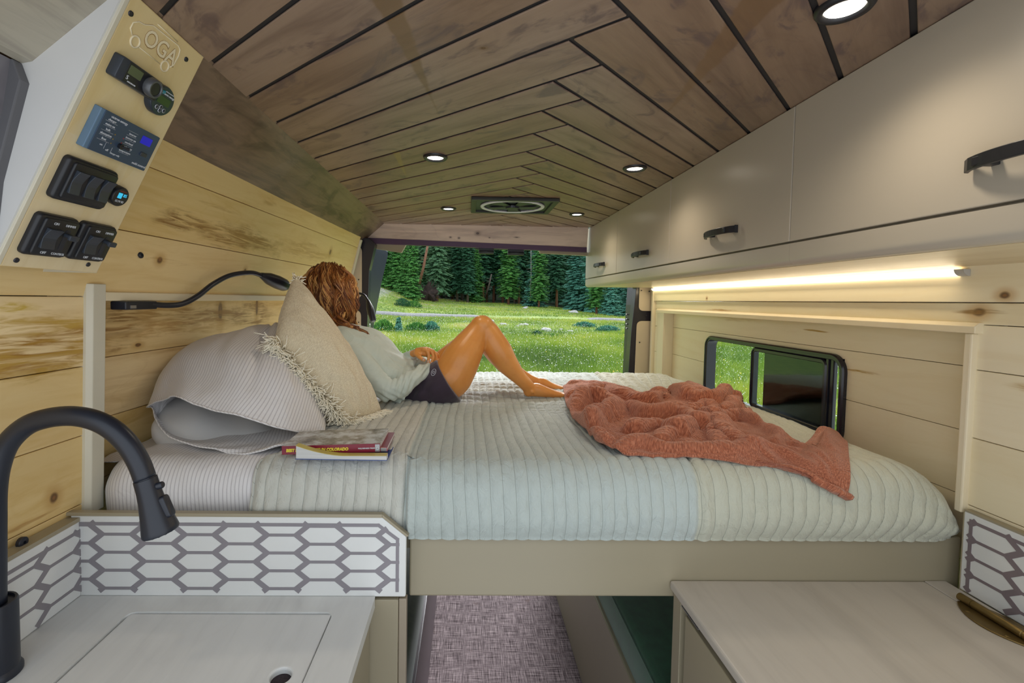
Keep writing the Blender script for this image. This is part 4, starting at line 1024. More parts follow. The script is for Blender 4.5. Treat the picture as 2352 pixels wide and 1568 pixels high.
m_.prism([(c0.x, c0.y-.006, c0.z), (c1.x, c1.y-.006, c1.z), (-0.80, c1.y-.006, 1.54), (-0.80, c1.y-.006, 1.70), (-0.63, c0.y-.006, 1.845), (-0.52, c0.y-.006, 1.94)], (0, -0.004, 0)); m_.build('side_panel', WHITE, cpn)
m_ = MB(); e0 = MP @ Vector((0.1705, -.001, -.001)); e1 = MP @ Vector((0.1705, -.449, -.001))
m_.prism([e0, e1, (-0.79, e1.y, 1.54), (-0.70, e0.y, 1.856)], (0, -0.01, 0)); m_.build('return_panel', TRIMP, cpn)
for a, b in ((0.0, -0.0277), (0.1334, -0.026), (0.0093, -0.4368), (0.1409, -0.4329)):
    m_ = MB(); m_.lathe([(0.0001, 0.0008), (0.0018, 0.0012), (0.0038, 0.0018), (0.0042, 0.0)], 14, L(a, b), cap=False)
    m_.build('screw', SCREW, cpn, smooth=True)
# carved van outline with letters
CARV = plain('carved_birch', (0.80, 0.70, 0.48), 0.4); CARVD = plain('carved_birch_edge', (0.33, 0.20, 0.07), 0.5)

out = [(0.018, -0.052), (0.010, -0.045), (0.010, -0.036), (0.018, -0.029), (0.029, -0.027), (0.043, -0.019), (0.104, -0.0165), (0.112, -0.020), (0.115, -0.030), (0.114, -0.048), (0.108, -0.056)]
m_ = MB(); m_.tube([L(a, b, 0.0003).translation for a, b in out], 0.0011, 6)
m_.tube([L(a, b, 0.0003).translation for a, b in ((0.036, -0.060), (0.088, -0.061))], 0.0009, 6)
m_.tube([L(a, b, 0.0003).translation for a, b in ((0.050, -0.0125), (0.100, -0.0125))], 0.0009, 6)
for a, b in ((0.027, -0.057), (0.098, -0.059)):
    m_.tube([L(a+.0085*math.cos(t_), b+.0085*math.sin(t_), 0.0004).translation for t_ in np.linspace(0, 2*PI, 22, endpoint=False)], 0.0016, 6, closed=True)
m_.build('van_outline', CARV, cpn, smooth=True)
text('OGA', 0.037, L(0.076, -0.040, 0.0002), CARVD, cpn, 'carved_letters_edge', 0.0004, off=0.0012, squeeze=0.92)
text('OGA', 0.037, L(0.0755, -0.0395, 0.0006), CARV, cpn, 'carved_letters', 0.0003, off=0.0004, squeeze=0.92)

LET = plain('white_lettering', (0.62, 0.64, 0.68), 0.5); TEAL = plain('teal_print', (0.02, 0.25, 0.32), 0.5)
DBLUE = plain('slate_blue_plastic', (0.035, 0.062, 0.11), 0.42); DBLUE2 = plain('lighter_slate_side', (0.11, 0.19, 0.29), 0.45)
GUN = plain('gunmetal_plastic', (0.030, 0.038, 0.052), 0.33)
LCDG = emit('green_lcd', (0.06, 0.075, 0.035), 0.25); LCDB = emit('blue_lcd', (0.01, 0.01, 0.35), 0.5); CYN = emit('cyan_screen', (0.03, 0.35, 0.55), 0.9)
def dev(name, label, cat, a, b, h=0.0): return thing(name, label, cat, tuple(L(a, b, h).translation))
def rb(mb, a0, a1, b0, b1, h0, h1, r=0.004, zr=None): mb.rbox(((a0+a1)/2, (b0+b1)/2, h0), (a1-a0, abs(b1-b0), h1-h0), r, MP, zr=zr)
# 1: inverter remote
d1 = dev('heater_controller', 'slim grey controller with round knob and small screen, top of the switch panel', 'controller', 0.05, -0.104)
m_ = MB(); rb(m_, 0.004, 0.093, -0.1215, -0.0865, 0.0003, 0.016, 0.004, 0.002); m_.build('housing', GUN, d1, auto=40)
m_ = MB(); rb(m_, 0.017, 0.0915, -0.1195, -0.0885, 0.0158, 0.0168, 0.002); m_.build('face', BLACK, d1)
m_ = MB(); rb(m_, 0.020, 0.047, -0.1055, -0.0915, 0.0166, 0.0172, 0.001); m_.build('screen', LCDG, d1)
m_ = MB(); m_.lathe([(0.0155, 0.0165), (0.0152, 0.026), (0.0135, 0.028), (0.0115, 0.028), (0.0105, 0.026), (0.0001, 0.0255)], 30, L(0.0695, -0.1035), cap=False); m_.build('knob', plain('dark_grey_knob', (0.10, 0.105, 0.115), 0.3, metal=0.3), d1, auto=40)
m_ = MB(); m_.lathe([(0.0108, 0.0262), (0.0001, 0.0266)], 24, L(0.0695, -0.1035), cap=False); m_.build('knob_cap', BLACK, d1)
text('S', 0.009, L(0.0225, -0.1115, 0.0172), LET, d1); text('autoterm', 0.0045, L(0.034, -0.1160, 0.0172), LET, d1)
# 2: round battery monitor
d2 = dev('battery_monitor', 'round dark battery gauge with green display and four buttons', 'gauge', 0.113, -0.112)
m_ = MB(); m_.lathe([(0.0262, 0.0003), (0.0262, 0.010), (0.0250, 0.0125), (0.0235, 0.0130), (0.0001, 0.0130)], 40, L(0.1125, -0.1120), cap=False); m_.build('housing', GUN, d2, auto=40)
m_ = MB(); m_.lathe([(0.0245, 0.0131), (0.0001, 0.0135)], 40, L(0.1125, -0.1120), cap=False); m_.build('face', plain('dark_teal_face', (0.02, 0.04, 0.045), 0.4), d2)
m_ = MB(); rb(m_, 0.098, 0.128, -0.1175, -0.1045, 0.0134, 0.0141, 0.001); m_.build('screen', emit('dark_green_lcd', (0.02, 0.045, 0.01), 0.3), d2)
text('victron energy', 0.0052, L(0.117, -0.099, 0.0138), LET, d2); text('BATTERY MONITOR', 0.0022, L(0.118, -0.0945, 0.0138), LET, d2)
m_ = MB(); m_.tube([L(0.1015+.0022*math.cos(t_)+x_, -0.0985+.0022*math.sin(t_)*y_, 0.0137).translation for x_, y_ in ((0, 1),) for t_ in np.linspace(0, 2*PI, 14, endpoint=False)], 0.0009, 6, closed=True)
m_.tube([L(0.1048+.0022*math.cos(t_), -0.0975+.0022*math.sin(t_), 0.0137).translation for t_ in np.linspace(0, 2*PI, 14, endpoint=False)], 0.0009, 6, closed=True); m_.build('logo', TEAL, d2)
for a, b in ((0.1035, -0.1255), (0.1125, -0.1225), (0.1125, -0.1285), (0.1215, -0.1255)):
    m_ = MB(); m_.lathe([(0.0032, 0.0134), (0.0030, 0.0145), (0.0001, 0.0147)], 16, L(a, b), cap=False)
    bt = m_.build('button', GUN, d2, smooth=True)
    m_ = MB(); m_.tube([L(a+.0032*math.cos(t_), b+.0032*math.sin(t_), 0.0140).translation for t_ in np.linspace(0, 2*PI, 16, endpoint=False)], 0.0005, 6, closed=True); m_.build('button_ring', LET, bt)
# 3: multi control
d3 = dev('charger_panel', 'slate blue remote panel with white printed scales and small blue window', 'controller', 0.078, -0.204)
m_ = MB(); rb(m_, 0.0125, 0.1445, -0.2370, -0.1700, 0.0003, 0.012, 0.0015, 0.0012); m_.build('housing', DBLUE2, d3)
m_ = MB(); rb(m_, 0.0200, 0.1440, -0.2365, -0.1705, 0.0119, 0.0132, 0.001); fc_ = m_.build('face', DBLUE, d3)
m_ = MB(); rb(m_, 0.106, 0.130, -0.1935, -0.1795, 0.0131, 0.0140, 0.0012); m_.build('window', LCDB, d3)
m_ = MB()
for k in range(5): rb(m_, 0.026, 0.050, -0.1845-0.0078*k, -0.1840-0.0078*k, 0.0131, 0.01345, 0.0001)
for k in range(6): rb(m_, 0.074, 0.096, -0.1830-0.0078*k, -0.1825-0.0078*k, 0.0131, 0.01345, 0.0001)
rb(m_, 0.045, 0.0454, -0.2270, -0.2160, 0.0131, 0.01345, 0.0001); rb(m_, 0.060, 0.0604, -0.2300, -0.2200, 0.0131, 0.01345, 0.0001)
m_.build('printed_lines', LET, d3)
text('victron energy', 0.0058, L(0.050, -0.1755, 0.0133), LET, d3)
for k, s_ in enumerate(('charger', 'mains on', 'bulk', 'absorption', 'float')): text(s_, 0.0052, L(0.038, -0.1812-0.0078*k, 0.0133), LET, d3)
for k, s_ in enumerate(('inverter', 'inverter on', 'overload', 'low battery', 'temperature')): text(s_, 0.0050, L(0.086, -0.1872-0.0078*k, 0.0133), LET, d3)
text('on', 0.005, L(0.038, -0.222, 0.0133), LET, d3); text('off', 0.005, L(0.052, -0.2270, 0.0133), LET, d3); text('charger only', 0.004, L(0.070, -0.2290, 0.0133), LET, d3)
text('multi control', 0.0062, L(0.126, -0.2300, 0.0133), LET, d3)
m_ = MB(); rb(m_, 0.117, 0.132, -0.2135, -0.2065, 0.0131, 0.0155, 0.002); m_.build('rotary_switch', GUN, d3)
m_ = MB(); q = L(0.071, -0.2125, 0.013).translation; nn = MP.to_3x3() @ Vector((0, 0, 1)); aa = MP.to_3x3() @ Vector((1, 0.1, 0)); m_.tube([q, q+nn*0.005], 0.0042, 12); m_.tube([q+nn*.004, q+nn*.009+aa*0.010], [0.0016, 0.0026], 10); m_.build('toggle', BLACK, d3, auto=40)
m_ = MB()
for a, b, in ((0.054, -0.199), (0.054, -0.207), (0.054, -0.2145)): m_.lathe([(0.0012, 0.0132), (0.0001, 0.0138)], 10, L(a, b), cap=False)
m_.build('amber_lamp', plain('amber_dot', (0.25, 0.16, 0.02), 0.4), d3)
m_ = MB()
for a, b, in ((0.072, -0.199), (0.072, -0.207)): m_.lathe([(0.0012, 0.0132), (0.0001, 0.0138)], 10, L(a, b), cap=False)
m_.build('red_lamp', plain('red_dot', (0.35, 0.01, 0.02), 0.4), d3)
# 4: triple rockers
d4 = dev('rocker_switch_plate', 'black plate with three rocker switches in a row', 'switch', 0.052, -0.291)
m_ = MB(); rb(m_, 0.0035, 0.103, -0.3275, -0.2565, 0.0003, 0.011, 0.008, 0.0045); m_.build('plate', BLACK, d4, auto=50)
m_ = MB(); rb(m_, 0.013, 0.099, -0.3225, -0.2615, 0.0105, 0.0145, 0.005, 0.002); m_.build('plate_face', BLACK, d4, auto=50)
def rocker(parent, a, b, w, h, mat=None, z=0.0142, amp=0.006):
    m_ = MB(); vs = []; n = 8
    for k in range(n+1):
        s_ = -1+2*k/n; hh = z+0.0015+amp*abs(s_)**1.4*(1.0 if s_ > 0 else .55)
        for a_ in (-w/2, w/2): vs += [MP @ Vector((a+a_, b+s_*h/2, hh)), MP @ Vector((a+a_, b+s_*h/2, z-.002))]
    fs = []
    for k in range(n):
        i = k*4; fs += [(i, i+2, i+6, i+4), (i, i+4, i+5, i+1), (i+2, i+3, i+7, i+6)]
    fs += [(0, 1, 3, 2), (n*4, n*4+2, n*4+3, n*4+1)]
    m_.add(vs, fs); return m_.build('rocker', mat or GUN, parent, bevel=0.0008)
for a in (0.028, 0.056, 0.084): rocker(d4, a, -0.292, 0.019, 0.038)
# 5: voltmeter
d5 = dev('volt_meter', 'small round black meter with cyan digits', 'gauge', 0.122, -0.296)
m_ = MB(); m_.lathe([(0.0180, 0.0003), (0.0180, 0.010), (0.0165, 0.012), (0.0001, 0.012)], 32, L(0.1245, -0.2950), cap=False); m_.build('housing', BLACK, d5, auto=40)
m_ = MB(); rb(m_, 0.1165, 0.1255, -0.2975, -0.2875, 0.0119, 0.0126, 0.0008); m_.build("screen", CYN, d5)
text('85', 0.008, L(0.1320, -0.291, 0.0121), CYN, d5); text('12.7V 02', 0.0055, L(0.1245, -0.3030, 0.0121), LET, d5)
m_ = MB(); rb(m_, 0.1165, 0.1325, -0.2845, -0.2835, 0.0119, 0.0124, 0.0003); m_.build('red_line', plain('red_print', (0.3, 0.03, 0.02), 0.5), d5)
# 6, 7: dimmers
for i, (a0, a1, pos) in enumerate(((0.0015, 0.0755, 'left'), (0.0825, 0.1565, 'right'))):
    d6 = dev('dimmer_switch', 'black dimmer plate with rocker and slide lever, %s of the bottom two' % pos, 'switch', (a0+a1)/2, -0.388)
    ac = (a0+a1)/2
    m_ = MB(); rb(m_, a0, a1, -0.4235, -0.3530, 0.0003, 0.010, 0.008, 0.0045); m_.build('plate', BLACK, d6, auto=50)
    m_ = MB(); rb(m_, a0+.009, a1-.003, -0.4195, -0.3570, 0.0095, 0.0135, 0.005, 0.002); m_.build('plate_face', BLACK, d6, auto=50)
    rocker(d6, ac-.009, -0.3895, 0.024, 0.034, z=0.0132)
    m_ = MB(); rb(m_, ac+.0125, ac+.0215, -0.4070, -0.3710, 0.0134, 0.0140, 0.003); m_.build('slot', BLACKM, d6)
    m_ = MB(); q = L(ac+.017, -0.380, 0.013)
    m_.rbox((0, 0, 0), (0.0105, 0.0060, 0.012), 0.002, q); m_.rbox((0, 0, 0.011), (0.017, 0.009, 0.004), 0.002, q); m_.build('slide_lever', GUN, d6, auto=40)
    for s_, x_, y_ in (('ON', ac-.009, -0.3645), ('OFF', ac-.009, -0.4145), ('DIMMER', ac+.017, -0.3645), ('CONTROL', ac+.017, -0.4145)):
        text(s_, 0.0062 if len(s_) < 4 else 0.0056, L(x_, y_, 0.0137), LET, d6, squeeze=0.9)
# ================================================================== MATTRESS, SHEET, QUILT
ZB = 1.145
STR = NT('striped_cotton'); _w = STR.attr(); _x, _y, _z = STR.sep(_w)
_s = STR.math('ABSOLUTE', STR.math('SUBTRACT', STR.math('FRACT', STR.math('MULTIPLY', _y, 118.0)), 0.5))
_c = STR.mix(STR.math('MULTIPLY', STR.step(_s, 0.30, 0.46), 0.55), (0.74, 0.72, 0.72), (0.34, 0.31, 0.33))
STR = STR.fin(_c, 0.85, nrm=STR.bump(STR.noise(STR.com(STR.math('MULTIPLY', _x, 22), STR.math('MULTIPLY', _y, 30), 0.0), 1.0, 4, 0.6, 0.8), 0.5, 0.006), Sheen_Weight=0.15)
def path_bed(s, y0=0.972, zb=1.0, R=0.062, ztop=ZB, yback=2.30):
    """front face, roll, top, back drop of the mattress as a function of run length s (array)"""
    h = ztop-R-zb; yf = y0-0.012; L1 = h; L2 = R*PI/2; L3 = yback-R-(yf+R)
    y = np.empty_like(s); z = np.empty_like(s)
    m1 = s <= L1; y[m1] = yf+0.010*(1-np.sin(np.clip(s[m1]/L1, 0, 1)*PI/2)); z[m1] = zb+s[m1]
    m2 = (s > L1) & (s <= L1+L2); a = (s[m2]-L1)/R; y[m2] = yf+R-R*np.cos(a); z[m2] = ztop-R+R*np.sin(a)
    m3 = (s > L1+L2) & (s <= L1+L2+L3); y[m3] = yf+R+(s[m3]-L1-L2); z[m3] = ztop
    m4 = s > L1+L2+L3; a = np.clip((s[m4]-L1-L2-L3)/R, 0, PI/2); y[m4] = yback-R+R*np.sin(a); z[m4] = ztop-R+R*np.cos(a)-np.clip(s[m4]-L1-L2-L3-R*PI/2, 0, 1)
    return y, z, (L1, L2, L3)
def side_drop(x, y, z, front):
    """round the right and left ends"""
    tr = np.clip((x-0.93)/0.17, 0, 1); tl = np.clip((-0.70-x)/0.10, 0, 1)
    z = z-(0.108*tr**2)*np.clip((z-1.0)/0.12, 0, 1)-0.030*tl**2*np.clip((z-1.0)/0.12, 0, 1)
    y = y+0.035*np.clip((x-1.0)/0.09, 0, 1)**2*front+0.03*np.clip((-0.73-x)/0.06, 0, 1)**2*front
    return y, z
def bump_bed(x, y):
    h = 0.004*vnoise(x*3.1+5, y*3.3, 1)+0.0022*vnoise(x*9, y*8+3, 2)+0.0011*vnoise(x*26, y*20, 3)
    # dent where she sits, ripples beside the legs
    g = np.exp(-((x-0.12)/0.22)**2-((y-1.72)/0.30)**2)
    h += g*0.010*np.sin(y*34+vnoise(x*4, y*4, 9)*1.2)*np.clip((y-1.35)/0.2, 0, 1)
    return h
mt = thing('mattress', 'mattress under a white fitted sheet with fine grey stripes, front left corner bare', 'mattress', (0.12, 1.6, 0.997))
s = np.linspace(0.0, 1.60, 230); xs_ = np.linspace(-0.852, 1.105, 240)
yy, zz, _L = path_bed(s, zb=0.998); S, X = np.meshgrid(s, xs_, indexing='ij'); Y = np.repeat(yy[:, None], len(xs_), 1); Z = np.repeat(zz[:, None], len(xs_), 1)
front = 1-sstep(0.15, 0.35, S)
X = np.where(Y < 1.012, np.clip(X, -0.783, 1.062), np.maximum(X, -(0.79-0.055*(Y-1.0))-0.070))
Y, Z = side_drop(X, Y, Z, front)
wr = (0.0025*vnoise(X*14+S*9, S*16-X*8, 21)+0.002*vnoise(X*30+S*22, S*12, 22))*np.clip(1.2-(X+0.85)/0.5, 0, 1)
Z = Z+wr-0.006*(X > -0.43); Y = Y-wr*front+0.022*(1-sstep(-0.13, -0.11, X))*front
W = np.stack([S, X, S*0], -1)
grid_mesh('fitted_sheet', np.stack([X, Y, Z], -1), STR, mt, W=W)

QM = NT('quilt_cotton'); _o = QM.obj(); _ox, _oy, _oz = QM.sep(_o)
_w = QM.attr(); _wx, _wy, _wz = QM.sep(_w)
cA = (0.53, 0.53, 0.475); cB = (0.44, 0.49, 0.465); cC = (0.48, 0.485, 0.395); cD = (0.60, 0.62, 0.62)
c = QM.mix(QM.step(_ox, -0.130, -0.126), cA, cB); c = QM.mix(QM.step(QM.math('ADD', _ox, QM.math('MULTIPLY', QM.math('SUBTRACT', _oy, 1.0), -0.1)), 0.492, 0.498), c, cC)
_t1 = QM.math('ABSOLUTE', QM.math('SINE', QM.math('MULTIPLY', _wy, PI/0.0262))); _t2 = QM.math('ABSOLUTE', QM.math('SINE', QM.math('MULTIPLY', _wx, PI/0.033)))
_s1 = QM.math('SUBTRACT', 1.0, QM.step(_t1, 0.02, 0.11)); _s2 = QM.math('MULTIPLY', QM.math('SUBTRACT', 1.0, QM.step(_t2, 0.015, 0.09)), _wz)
_stitch_shade = QM.math('MAXIMUM', _s1, _s2); c = QM.mix(QM.math('MULTIPLY', _stitch_shade, 0.62), c, (0.16, 0.17, 0.14))  # shade of the stitched grooves painted into the quilt colour as dark lines
cr = QM.noise(QM.com(QM.math('MULTIPLY', _ox, 60), QM.math('MULTIPLY', _wx, 34), 0.0), 1.0, 4, 0.65, 0.6)
fi = QM.noise(_o, 900, 2)
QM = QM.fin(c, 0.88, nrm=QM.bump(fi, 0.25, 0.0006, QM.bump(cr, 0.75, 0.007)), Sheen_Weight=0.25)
q = thing('quilt', 'sage and pale grey ribbed quilt spread over the bed and rolled over its front edge', 'quilt', (0.3, 1.6, ZB))
s = np.concatenate([np.linspace(-0.004, 0.25, 60), np.linspace(0.2535, 1.62, 330)]); NU = 660
yy, zz, (L1, L2, L3) = path_bed(s, y0=0.963, zb=1.0, R=0.068, ztop=ZB+0.008, yback=2.30)
U = np.linspace(0, 1, NU)
xe = np.where(yy < 1.0, -0.452, -0.452+0.28*(yy-1.0)+0.012*np.sin(yy*14)); xr_ = 1.085+0.025*sstep(0.98, 1.03, yy)
X = xe[:, None]+(xr_-xe)[:, None]*U[None, :]; S = np.repeat(s[:, None], NU, 1); Y = np.repeat(yy[:, None], NU, 1); Z = np.repeat(zz[:, None], NU, 1)
front = 1-sstep(0.10, 0.22, S)
# stitched channels
sp = 0.0262
qx = X+0.010*vnoise(X*3+2, S*4, 31)*0.6+0.004*vnoise(X*7, S*9, 32)
lean = np.clip((X-0.50)/0.45, 0, 1); qx = qx-lean*(0.035*np.sin(np.clip(S/0.26, 0, 1)*PI)*1.0)-lean*0.2*np.clip(S-0.26, 0, 2)
t_ = np.abs(np.sin(PI*qx/sp)); puff = t_**0.5; stitch = 1-np.clip(t_/0.09, 0, 1)
t2 = np.abs(np.sin(PI*(S+0.006*vnoise(X*6, S*6, 33))/0.033)); wb = sstep(1.35, 1.45, Y)*sstep(-0.14, -0.12, X)
puff = puff*(1-wb)+np.minimum(puff, t2**0.5)*wb; stitch = np.maximum(stitch, wb*(1-np.clip(t2/0.07, 0, 1)))
hh = 0.0052*puff+0.0016*vnoise(X*40, S*55, 34)*puff+0.001*vnoise(X*80, S*30, 35)
# overlapping panel edges
hh += 0.006*sstep(-0.125, -0.132, X)*np.exp(-np.clip(-0.131-X, 0, 1)/0.05)-0.005*np.exp(-((X+0.124)/0.004)**2)
hh += -0.004*np.exp(-((X-0.495-0.1*(Y-1))/0.005)**2)+0.003*np.exp(-((X-0.51-0.1*(Y-1))/0.008)**2)
hh -= 0.010*np.clip((0.02-(X-xe[:, None]))/0.02, 0, 1)**1.5
Y, Z = side_drop(X, Y, Z, front)
B = bump_bed(X, Y)*(1-front*0.75)
nz_ = sstep(L1, L1+L2, S); 
back = sstep(L1+L2+L3, L1+L2+L3+0.08, S)
Zq = Z+B+hh*nz_*(1-back); Yq = Y-(hh+B*0.8)*(1-nz_)+hh*back
Yq = Yq+0.020*(1-sstep(-0.128, -0.118, X))*(1-sstep(1.0, 1.05, Yq))
Yq -= 0.010*(1-nz_)*np.sin(np.clip(S/L1, 0, 1)*PI)*(1+0.4*vnoise(X*5, S*0, 36))
W = np.stack([S+0.006*vnoise(X*6, S*6, 33), qx, wb*np.ones_like(S)], -1)
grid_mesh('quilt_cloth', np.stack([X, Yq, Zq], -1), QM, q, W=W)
# edge hem on the left border
def zquilt(x, y):
    """height of the bed top, arrays"""
    x = np.asarray(x, float); y = np.asarray(y, float)
    yf = 0.951; R = 0.068; zt = ZB+0.0125
    z = np.where(y >= yf+R, zt, zt-R+np.sqrt(np.clip(R*R-(yf+R-y)**2, 0, None)))
    z = np.where(y < yf+0.001, zt-R-(yf+0.001-y)*8, z)
    z = z-0.108*np.clip((x-0.93)/0.17, 0, 1)**2
    return z+bump_bed(x, np.maximum(y, 1.0))
hm = MB(); k0 = [i for i in range(0, len(s)-60, 3)]
hm.tube([Vector((X[i, 0]+.001, Yq[i, 0], Zq[i, 0]-.001)) for i in k0], 0.0035, 8)
hm.build('hem', QM, q, smooth=True)

# ================================================================== WHITE PILLOW IN AN OPEN STRIPED CASE
pl = thing('pillow', 'large white pillow in a grey-striped open pillowcase leaning on the left wall', 'pillow', (-0.56, 1.3, ZB))
rows = [
 [(345, 935, 1.20), (365, 917, 1.15), (395, 908, 1.10), (430, 918, 1.07), (500, 945, 1.06), (560, 957, 1.06), (640, 978, 1.08), (690, 990, 1.12), (742, 997, 1.17)],
 [(352, 900, 1.22), (375, 870, 1.20), (420, 858, 1.17), (480, 872, 1.13), (540, 886, 1.115), (600, 903, 1.115), (660, 928, 1.13), (705, 952, 1.16), (744, 978, 1.19)],
 [(372, 852, 1.30), (398, 818, 1.28), (445, 800, 1.25), (510, 806, 1.21), (570, 820, 1.19), (630, 842, 1.19), (680, 872, 1.20), (715, 908, 1.22), (746, 955, 1.25)],
 [(430, 803, 1.40), (460, 780, 1.39), (510, 768, 1.36), (560, 768, 1.33), (600, 776, 1.31), (640, 792, 1.30), (680, 830, 1.30), (712, 875, 1.31), (740, 930, 1.33)],
 [(500, 780, 1.49), (530, 764, 1.49), (562, 754, 1.47), (600, 744, 1.45), (628, 742, 1.43), (650, 756, 1.42), (672, 800, 1.41), (696, 855, 1.41), (716, 905, 1.42)],
 [(520, 800, 1.55), (545, 785, 1.55), (570, 780, 1.54), (600, 772, 1.53), (625, 772, 1.52), (645, 785, 1.51), (665, 820, 1.50), (690, 870, 1.49), (708, 915, 1.48)]]
lo = [(345, 935, 1.20), (352, 962, 1.15), (378, 997, 1.10), (430, 1021, 1.07), (520, 1034, 1.045), (600, 1035, 1.04), (660, 1026, 1.06), (705, 1010, 1.12), (742, 998, 1.17)]
TOP = np.array([[onY(*p) for p in r] for r in rows]); LOW = np.array([onY(*p) for p in lo])
LOW[:, 2] = np.maximum(LOW[:, 2], ZB+0.008)
rings = []
for k in range(6):
    f_ = k/5; bot = LOW.copy(); tp = TOP[k]
    b_ = bot*(1-f_)+np.stack([tp[:, 0]*0.9+(-0.5)*0.1, tp[:, 1]-0.01, np.full(9, ZB+0.012)], -1)*f_
    if k > 0: b_[:, 2] = np.minimum(b_[:, 2], ZB+0.014+0.05*(1-f_)*np.abs(np.linspace(1, 0, 9))**2); b_[0, 2] = tp[0, 2]-0.05; b_[0, 0] = max(tp[0, 0], -0.80)+0.0
    rings.append(np.vstack([tp, b_[::-1][1:-1] if k == 0 else b_[::-1][1:]]) if False else np.vstack([tp, b_[::-1]]))
Rg = np.array(rings)                                                        # 6 x 18 x 3
def resample(Rg, ns, nu):
    out = []
    for r in Rg: 
        rc_ = np.array(catmull(list(r)+[r[0]], 8)); out.append(rc_[:-1])
    out = np.array(out); cols = [np.array(catmull(list(out[:, j]), ns)) for j in range(out.shape[1])]
    return np.stack(cols, 1)
PG = resample(Rg, 7, 0); ns_, nu_ = PG.shape[:2]
dlen = np.linalg.norm(np.diff(np.vstack([PG[12], PG[12][:1]]), axis=0), axis=1); uu = np.concatenate([[0], np.cumsum(dlen)[:-1]])
Sg = np.repeat(np.linspace(0, 0.5, ns_)[:, None], nu_, 1); Ug = np.repeat(uu[None], ns_, 0)
du = np.roll(PG, -1, 1)-np.roll(PG, 1, 1); dv = np.gradient(PG, axis=0); N_ = np.cross(du, dv); N_ /= np.linalg.norm(N_, axis=2, keepdims=True)+1e-9
cen = PG.mean(axis=(0, 1)); sg = np.sign(np.sum(N_*(PG-cen), axis=2).mean()); N_ *= sg
fold = 0.006*vnoise(Ug*13+Sg*5, Sg*4.5, 41)+0.0035*vnoise(Ug*30+Sg*14, Sg*9, 42)+0.007*np.sin(Ug*38+Sg*16)*np.exp(-((Ug-0.33)/0.12)**2)*0.6
fold -= 0.012*np.exp(-((Ug-0.30-0.35*(0.5-Sg)*0.5)/0.010)**2)*sstep(0.05, 0.2, Sg)
PG = PG+N_*fold[..., None]
Wp = np.stack([Sg, Ug, Sg*0], -1)
idx = np.arange(ns_*nu_).reshape(ns_, nu_); idc = np.hstack([idx, idx[:, :1]])
Q = np.stack([idc[:-1, :-1], idc[:-1, 1:], idc[1:, 1:], idc[1:, :-1]], -1).reshape(-1, 4)
pc = np_mesh('pillowcase', PG.reshape(-1, 3), Q, STR, pl, True, Wp.reshape(-1, 3), 0.0016)
ss = pc.modifiers.new('sub', 'SUBSURF'); ss.levels = 1; ss.render_levels = 1
# cap of the closed end
cp = MB(); last = [tuple(p) for p in PG[-1]]; cc = tuple(np.mean(PG[-1], axis=0)); cp.add(last+[cc], [(k, (k+1) % nu_, nu_) for k in range(nu_)], [(0, p[0], 0) for p in last+[cc]])
cp.build('closed_end', STR, pl, smooth=True)
# hem line of the opening
hmm = MB(); hmm.tube([Vector(p) for p in PG[0]], 0.0022, 6, closed=True); hmm.build('hem', STR, pl, smooth=True)
PLW = plain('white_cotton', (0.62, 0.615, 0.61), 0.85, var=0.02)
def ellip(mb, c, r, n=32, m=20, e=0.8):
    vs = []
    for i in range(m+1):
        a = PI*i/m-PI/2
        for k in range(n):
            b = 2*PI*k/n; f_ = lambda v: math.copysign(abs(v)**e, v)
            vs.append((c[0]+r[0]*f_(math.cos(a))*f_(math.cos(b)), c[1]+r[1]*f_(math.cos(a))*f_(math.sin(b)), c[2]+r[2]*f_(math.sin(a))))
    mb.add(vs, [(i*n+k, i*n+(k+1) % n, (i+1)*n+(k+1) % n, (i+1)*n+k) for i in range(m) for k in range(n)])
mi = MB(); ellip(mi, (0, 0, 0), (0.19, 0.17, 0.055), 40, 24)
ic = onY(548, 968, 1.27); Mi = Matrix.Translation(ic) @ Matrix.Rotation(math.radians(14), 4, 'Y') @ Matrix.Rotation(math.radians(14), 4, 'X')
mi.v = [tuple(Mi @ Vector((v[0]+0.004*math.sin(v[1]*60), v[1], v[2]+0.006*math.sin(v[0]*40+v[1]*22)))) for v in mi.v]
inn = mi.build('inner_pillow', PLW, pl, smooth=True)
# loose corner of the case at its right end
fl = MB(); F_ = [onY(716, 893, 1.34), onY(742, 925, 1.30), onY(746, 948, 1.27), onY(722, 985, 1.25), onY(700, 960, 1.27), onY(700, 915, 1.31)]
cF = sum((Vector(p) for p in F_), Vector())/6+Vector((0.006, -0.02, 0))
fl.add([tuple(p) for p in F_]+[tuple(cF)], [(k, (k+1) % 6, 6) for k in range(6)], [(p[2], p[0]+p[2]*.3, 0) for p in F_]+[(cF[2], cF[0]+cF[2]*.3, 0)])
fo = fl.build('case_corner', STR, pl, smooth=True); s_ = fo.modifiers.new('s', 'SUBSURF'); s_.levels = 2; s_.render_levels = 2

# ================================================================== BEIGE FRINGED CUSHION
LIN = NT('woven_beige_cotton'); _w = LIN.attr(); _x, _y, _z = LIN.sep(_w)
_rib = LIN.math('MULTIPLY', LIN.math('SINE', LIN.math('MULTIPLY', _x, 1500.0)), LIN.math('SINE', LIN.math('MULTIPLY', _y, 1100.0)))
_nb = LIN.noise(LIN.com(LIN.math('MULTIPLY', _x, 260), LIN.math('MULTIPLY', _y, 120), 0.0), 1.0, 3, 0.6)
_h = LIN.math('ADD', LIN.math('MULTIPLY', _rib, 0.25), _nb)
_c = LIN.ramp(_h, [(0.3, (0.60, 0.49, 0.32)), (0.7, (0.88, 0.79, 0.59))])
LIN = LIN.fin(_c, 0.92, nrm=LIN.bump(_h, 0.6, 0.0018), Sheen_Weight=0.3)
cu = thing('cushion', 'beige woven cushion with cream tassel fringe behind the woman', 'cushion', tuple(onY(750, 950, 1.4)))
